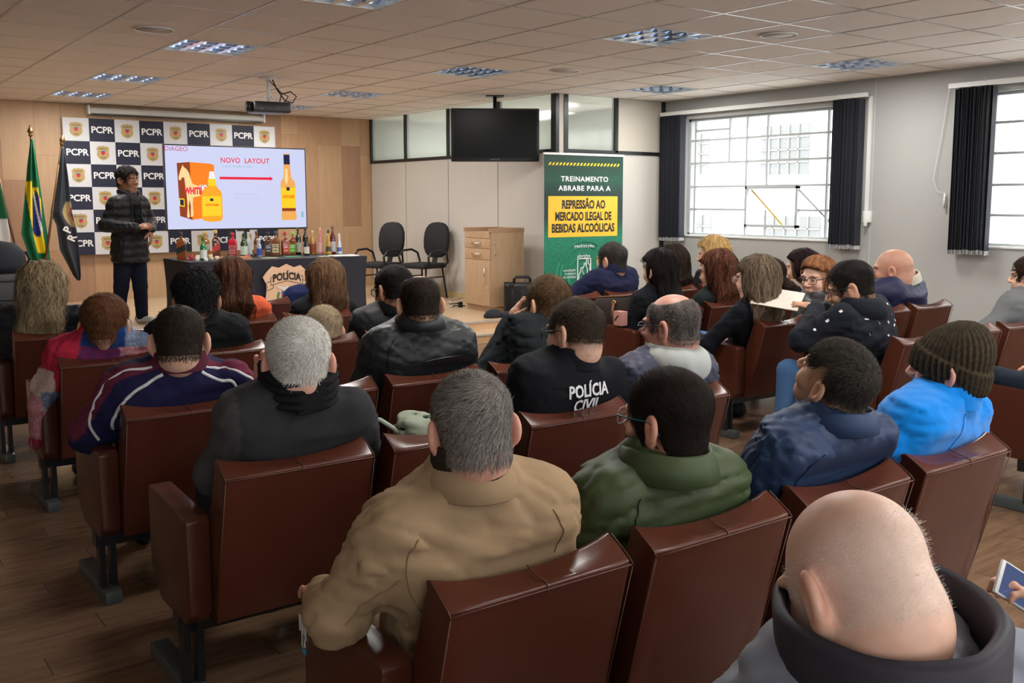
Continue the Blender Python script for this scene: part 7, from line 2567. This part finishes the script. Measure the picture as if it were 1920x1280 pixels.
P_(label='person in a grey sleeved coat at the right edge by the wall', head=(6.72, 3.30, 1.05), seat=seat('R22', .42, .02), near=0, look=(-10, 0, 0), hs=1.2, body=-6, skin='fair', hair=DBROWN, cut='short', thick=.016, sw=.20, bulk=1.2, el=(-.16, .12, -.20), wl=(.25, .12, -.04), top=top((.13, .135, .14), 'cotton', inf=.028, name='coat'), legs_col=(.03, .035, .045))
P_(label='person outside the right edge with a dark sleeve on the chair arm', head=(5.22, 2.22, 1.08), seat=seat('R30', .12), near=1, look=(0, 0, 0), hs=1.15, body=0, skin='pink', hair=DBROWN, cut='short', thick=.016, sw=.20, bulk=1.1, el=(-.18, .10, -.27), WL=(4.80, 2.58, .655), hl=dict(dir=(-.05, 1, -.1), curl=.35, shown=True), top=top((.012, .018, .030), 'cotton', inf=.024, name='sweater'), legs_col=(.05, .07, .19))

for _sp in PEOPLE:
    Person(_sp).build()

# ------------------------------------------------------------------ things held or lying on the chairs
t = empty('brown_handbag', (4.93, 5.42, .61), math.radians(-62))
tag(t, 'dark brown leather handbag with tan straps on the chair arm beside the black haired woman', 'bag')
M_bag = mat('bag_leather', (.032, .020, .016), .5, noise=(40, .2, (1, 1, 1)))
M_strap = mat('bag_strap', (.20, .075, .035), .45)
b = MB()
vs = [(-.24, -.06, -.03), (.24, -.06, -.03), (.24, .06, -.03), (-.24, .06, -.03), (-.26, -.05, .12), (.22, -.05, .12), (.22, .05, .12), (-.26, .05, .12), (-.20, -.03, .20), (.26, -.03, .25), (.26, .03, .25), (-.20, .03, .20)]
b.add(vs, [(3, 2, 1, 0), (0, 1, 5, 4), (1, 2, 6, 5), (2, 3, 7, 6), (3, 0, 4, 7), (4, 5, 9, 8), (5, 6, 10, 9), (6, 7, 11, 10), (7, 4, 8, 11), (8, 9, 10, 11)])
b.build('bag_body', M_bag, t, bevel=.012)
for x, z in ((-.06, .165), (.13, .19)):
    b = MB(); b.tube([(x, -.055, z), (x - .005, -.072, z - .08), (x + .02, -.068, z - .20)], .011, 8); b.build('strap', M_strap, t)
    b = MB(); b.tube([(x + .014 * math.cos(a), -.058, z + .014 * math.sin(a)) for a in [2 * PI * i / 12 for i in range(12)]], .005, 6, closed=True); b.build('eyelet', mat('brass', (.7, .5, .2), .3, metal=1), t)
b = MB(); b.tube([(-.20, -.03, .20), (.0, -.035, .215), (.26, -.03, .255)], .006, 6); b.build('rim', M_strap, t)
t = empty('pink_purse', (4.79, 5.30, .64)); tag(t, 'small pink purse tucked between handbag and black sleeve', 'purse')
MB().box(-.03, .03, -.045, .045, -.015, .09).build('purse_body', mat('pink_leather', (.52, .25, .21), .5), t, bevel=.006)
b = MB(); b.bar((-.032, -.01, .06), (-.032, .03, .02), .006, .006); b.build('clasp', M_blackpl, t)
# green cloth bag on the empty chair
t = empty('cloth_bag', (1.72, 2.96, .41)); tag(t, 'pale green cloth bag on the empty chair left of the lettered jacket', 'bag')
V, Q = nets(lambda P: ellip(P, (0, 0, .16), (.13, .10, .17)) + .016 * noise3(P, 5, 22) + .006 * noise3(P, 8, 60), (-.2, -.17, 0), (.2, .17, .40), .011)
npmesh('bag_body', V, Q, mat('sage_canvas', (.235, .27, .20), .9), t)
V, Q = nets(lambda P: np.abs(ellip(P, (-.01, 0, .33), (.07, .05, .045))) - .010 + .014 * noise3(P, 9, 45), (-.13, -.11, .25), (.12, .11, .44), .008)
npmesh('gathered_neck', V, Q, mat('sage_canvas_light', (.30, .34, .26), .9), t)
b = MB(); b.tube([(-.06, .0, .30), (-.11, -.01, .34), (-.15, 0, .37), (-.17, .01, .375)], .008, 7); b.build('drawstring', mat('sage_cord', (.34, .38, .30), .9), t)
# paper held by the man in the hoodie
t = empty('held_paper', (5.03, 3.93, .90)); tag(t, 'yellowish printed sheet held out by the man in the hoodie', 'paper')
d_ = Vector((-.45, .88, .12)).normalized(); n_ = Vector((-.25, -.50, .83)); n_ = (n_ - d_ * n_.dot(d_)).normalized(); w_ = d_.cross(n_).normalized()
b = MB(); b.obox(d_ * .11, d_ * .15, w_ * .105, n_ * .001); b.build('sheet', mat('yellow_paper', (.62, .47, .27), .7), t)
b = MB(); b.obox(d_ * .11 + n_ * .0022, d_ * .148, w_ * .103, n_ * .0008); b.build('sheet', mat('pale_paper', (.72, .68, .60), .7), t)
# phone
t = empty('mobile_phone', (1.80, .855, .80)); tag(t, 'white edged mobile phone held at the right edge', 'phone')
d_ = Vector((-.55, .35, .42)).normalized(); n_ = Vector((-.30, -.80, .40)); n_ = (n_ - d_ * n_.dot(d_)).normalized(); w_ = d_.cross(n_)
b = MB(); b.obox((0, 0, 0), d_ * .068, w_ * .034, n_ * .004); b.build('phone_case', mat('phone_white', (.75, .75, .75), .3), t, bevel=.003)
b = MB(); b.obox(n_ * .0045, d_ * .060, w_ * .030, n_ * .0006); b.build('phone_screen', mat('phone_screen', (.01, .01, .02), .15, emit=(.10, .14, .30), es=.5), t)
# worn sticker on the nearest arm, staples and price label
t = empty('torn_sticker', (.8805, 2.06, .535)); tag(t, 'torn white sticker remains on the armrest beside the tan jacket', 'sticker')
b = MB()
for k, (y0, z0, w, h) in enumerate(((.0, .0, .012, .075), (.016, .012, .010, .055), (-.014, .018, .008, .04), (.008, -.02, .014, .03))):
    b.box(.0, .0012, -y0 - w / 2, -y0 + w / 2, z0 - h / 2, z0 + h / 2)
b.v = [(-x - .0, y, z) for x, y, z in b.v]
tag(b.build('torn_paper', mat('sticker_white', (.6, .6, .58), .6), t), kind='stuff')
MB().box(-.0016, 0, -.016, .002, -.052, -.038).build('blue_scrap', mat('sticker_blue', (.05, .25, .40), .6), t)
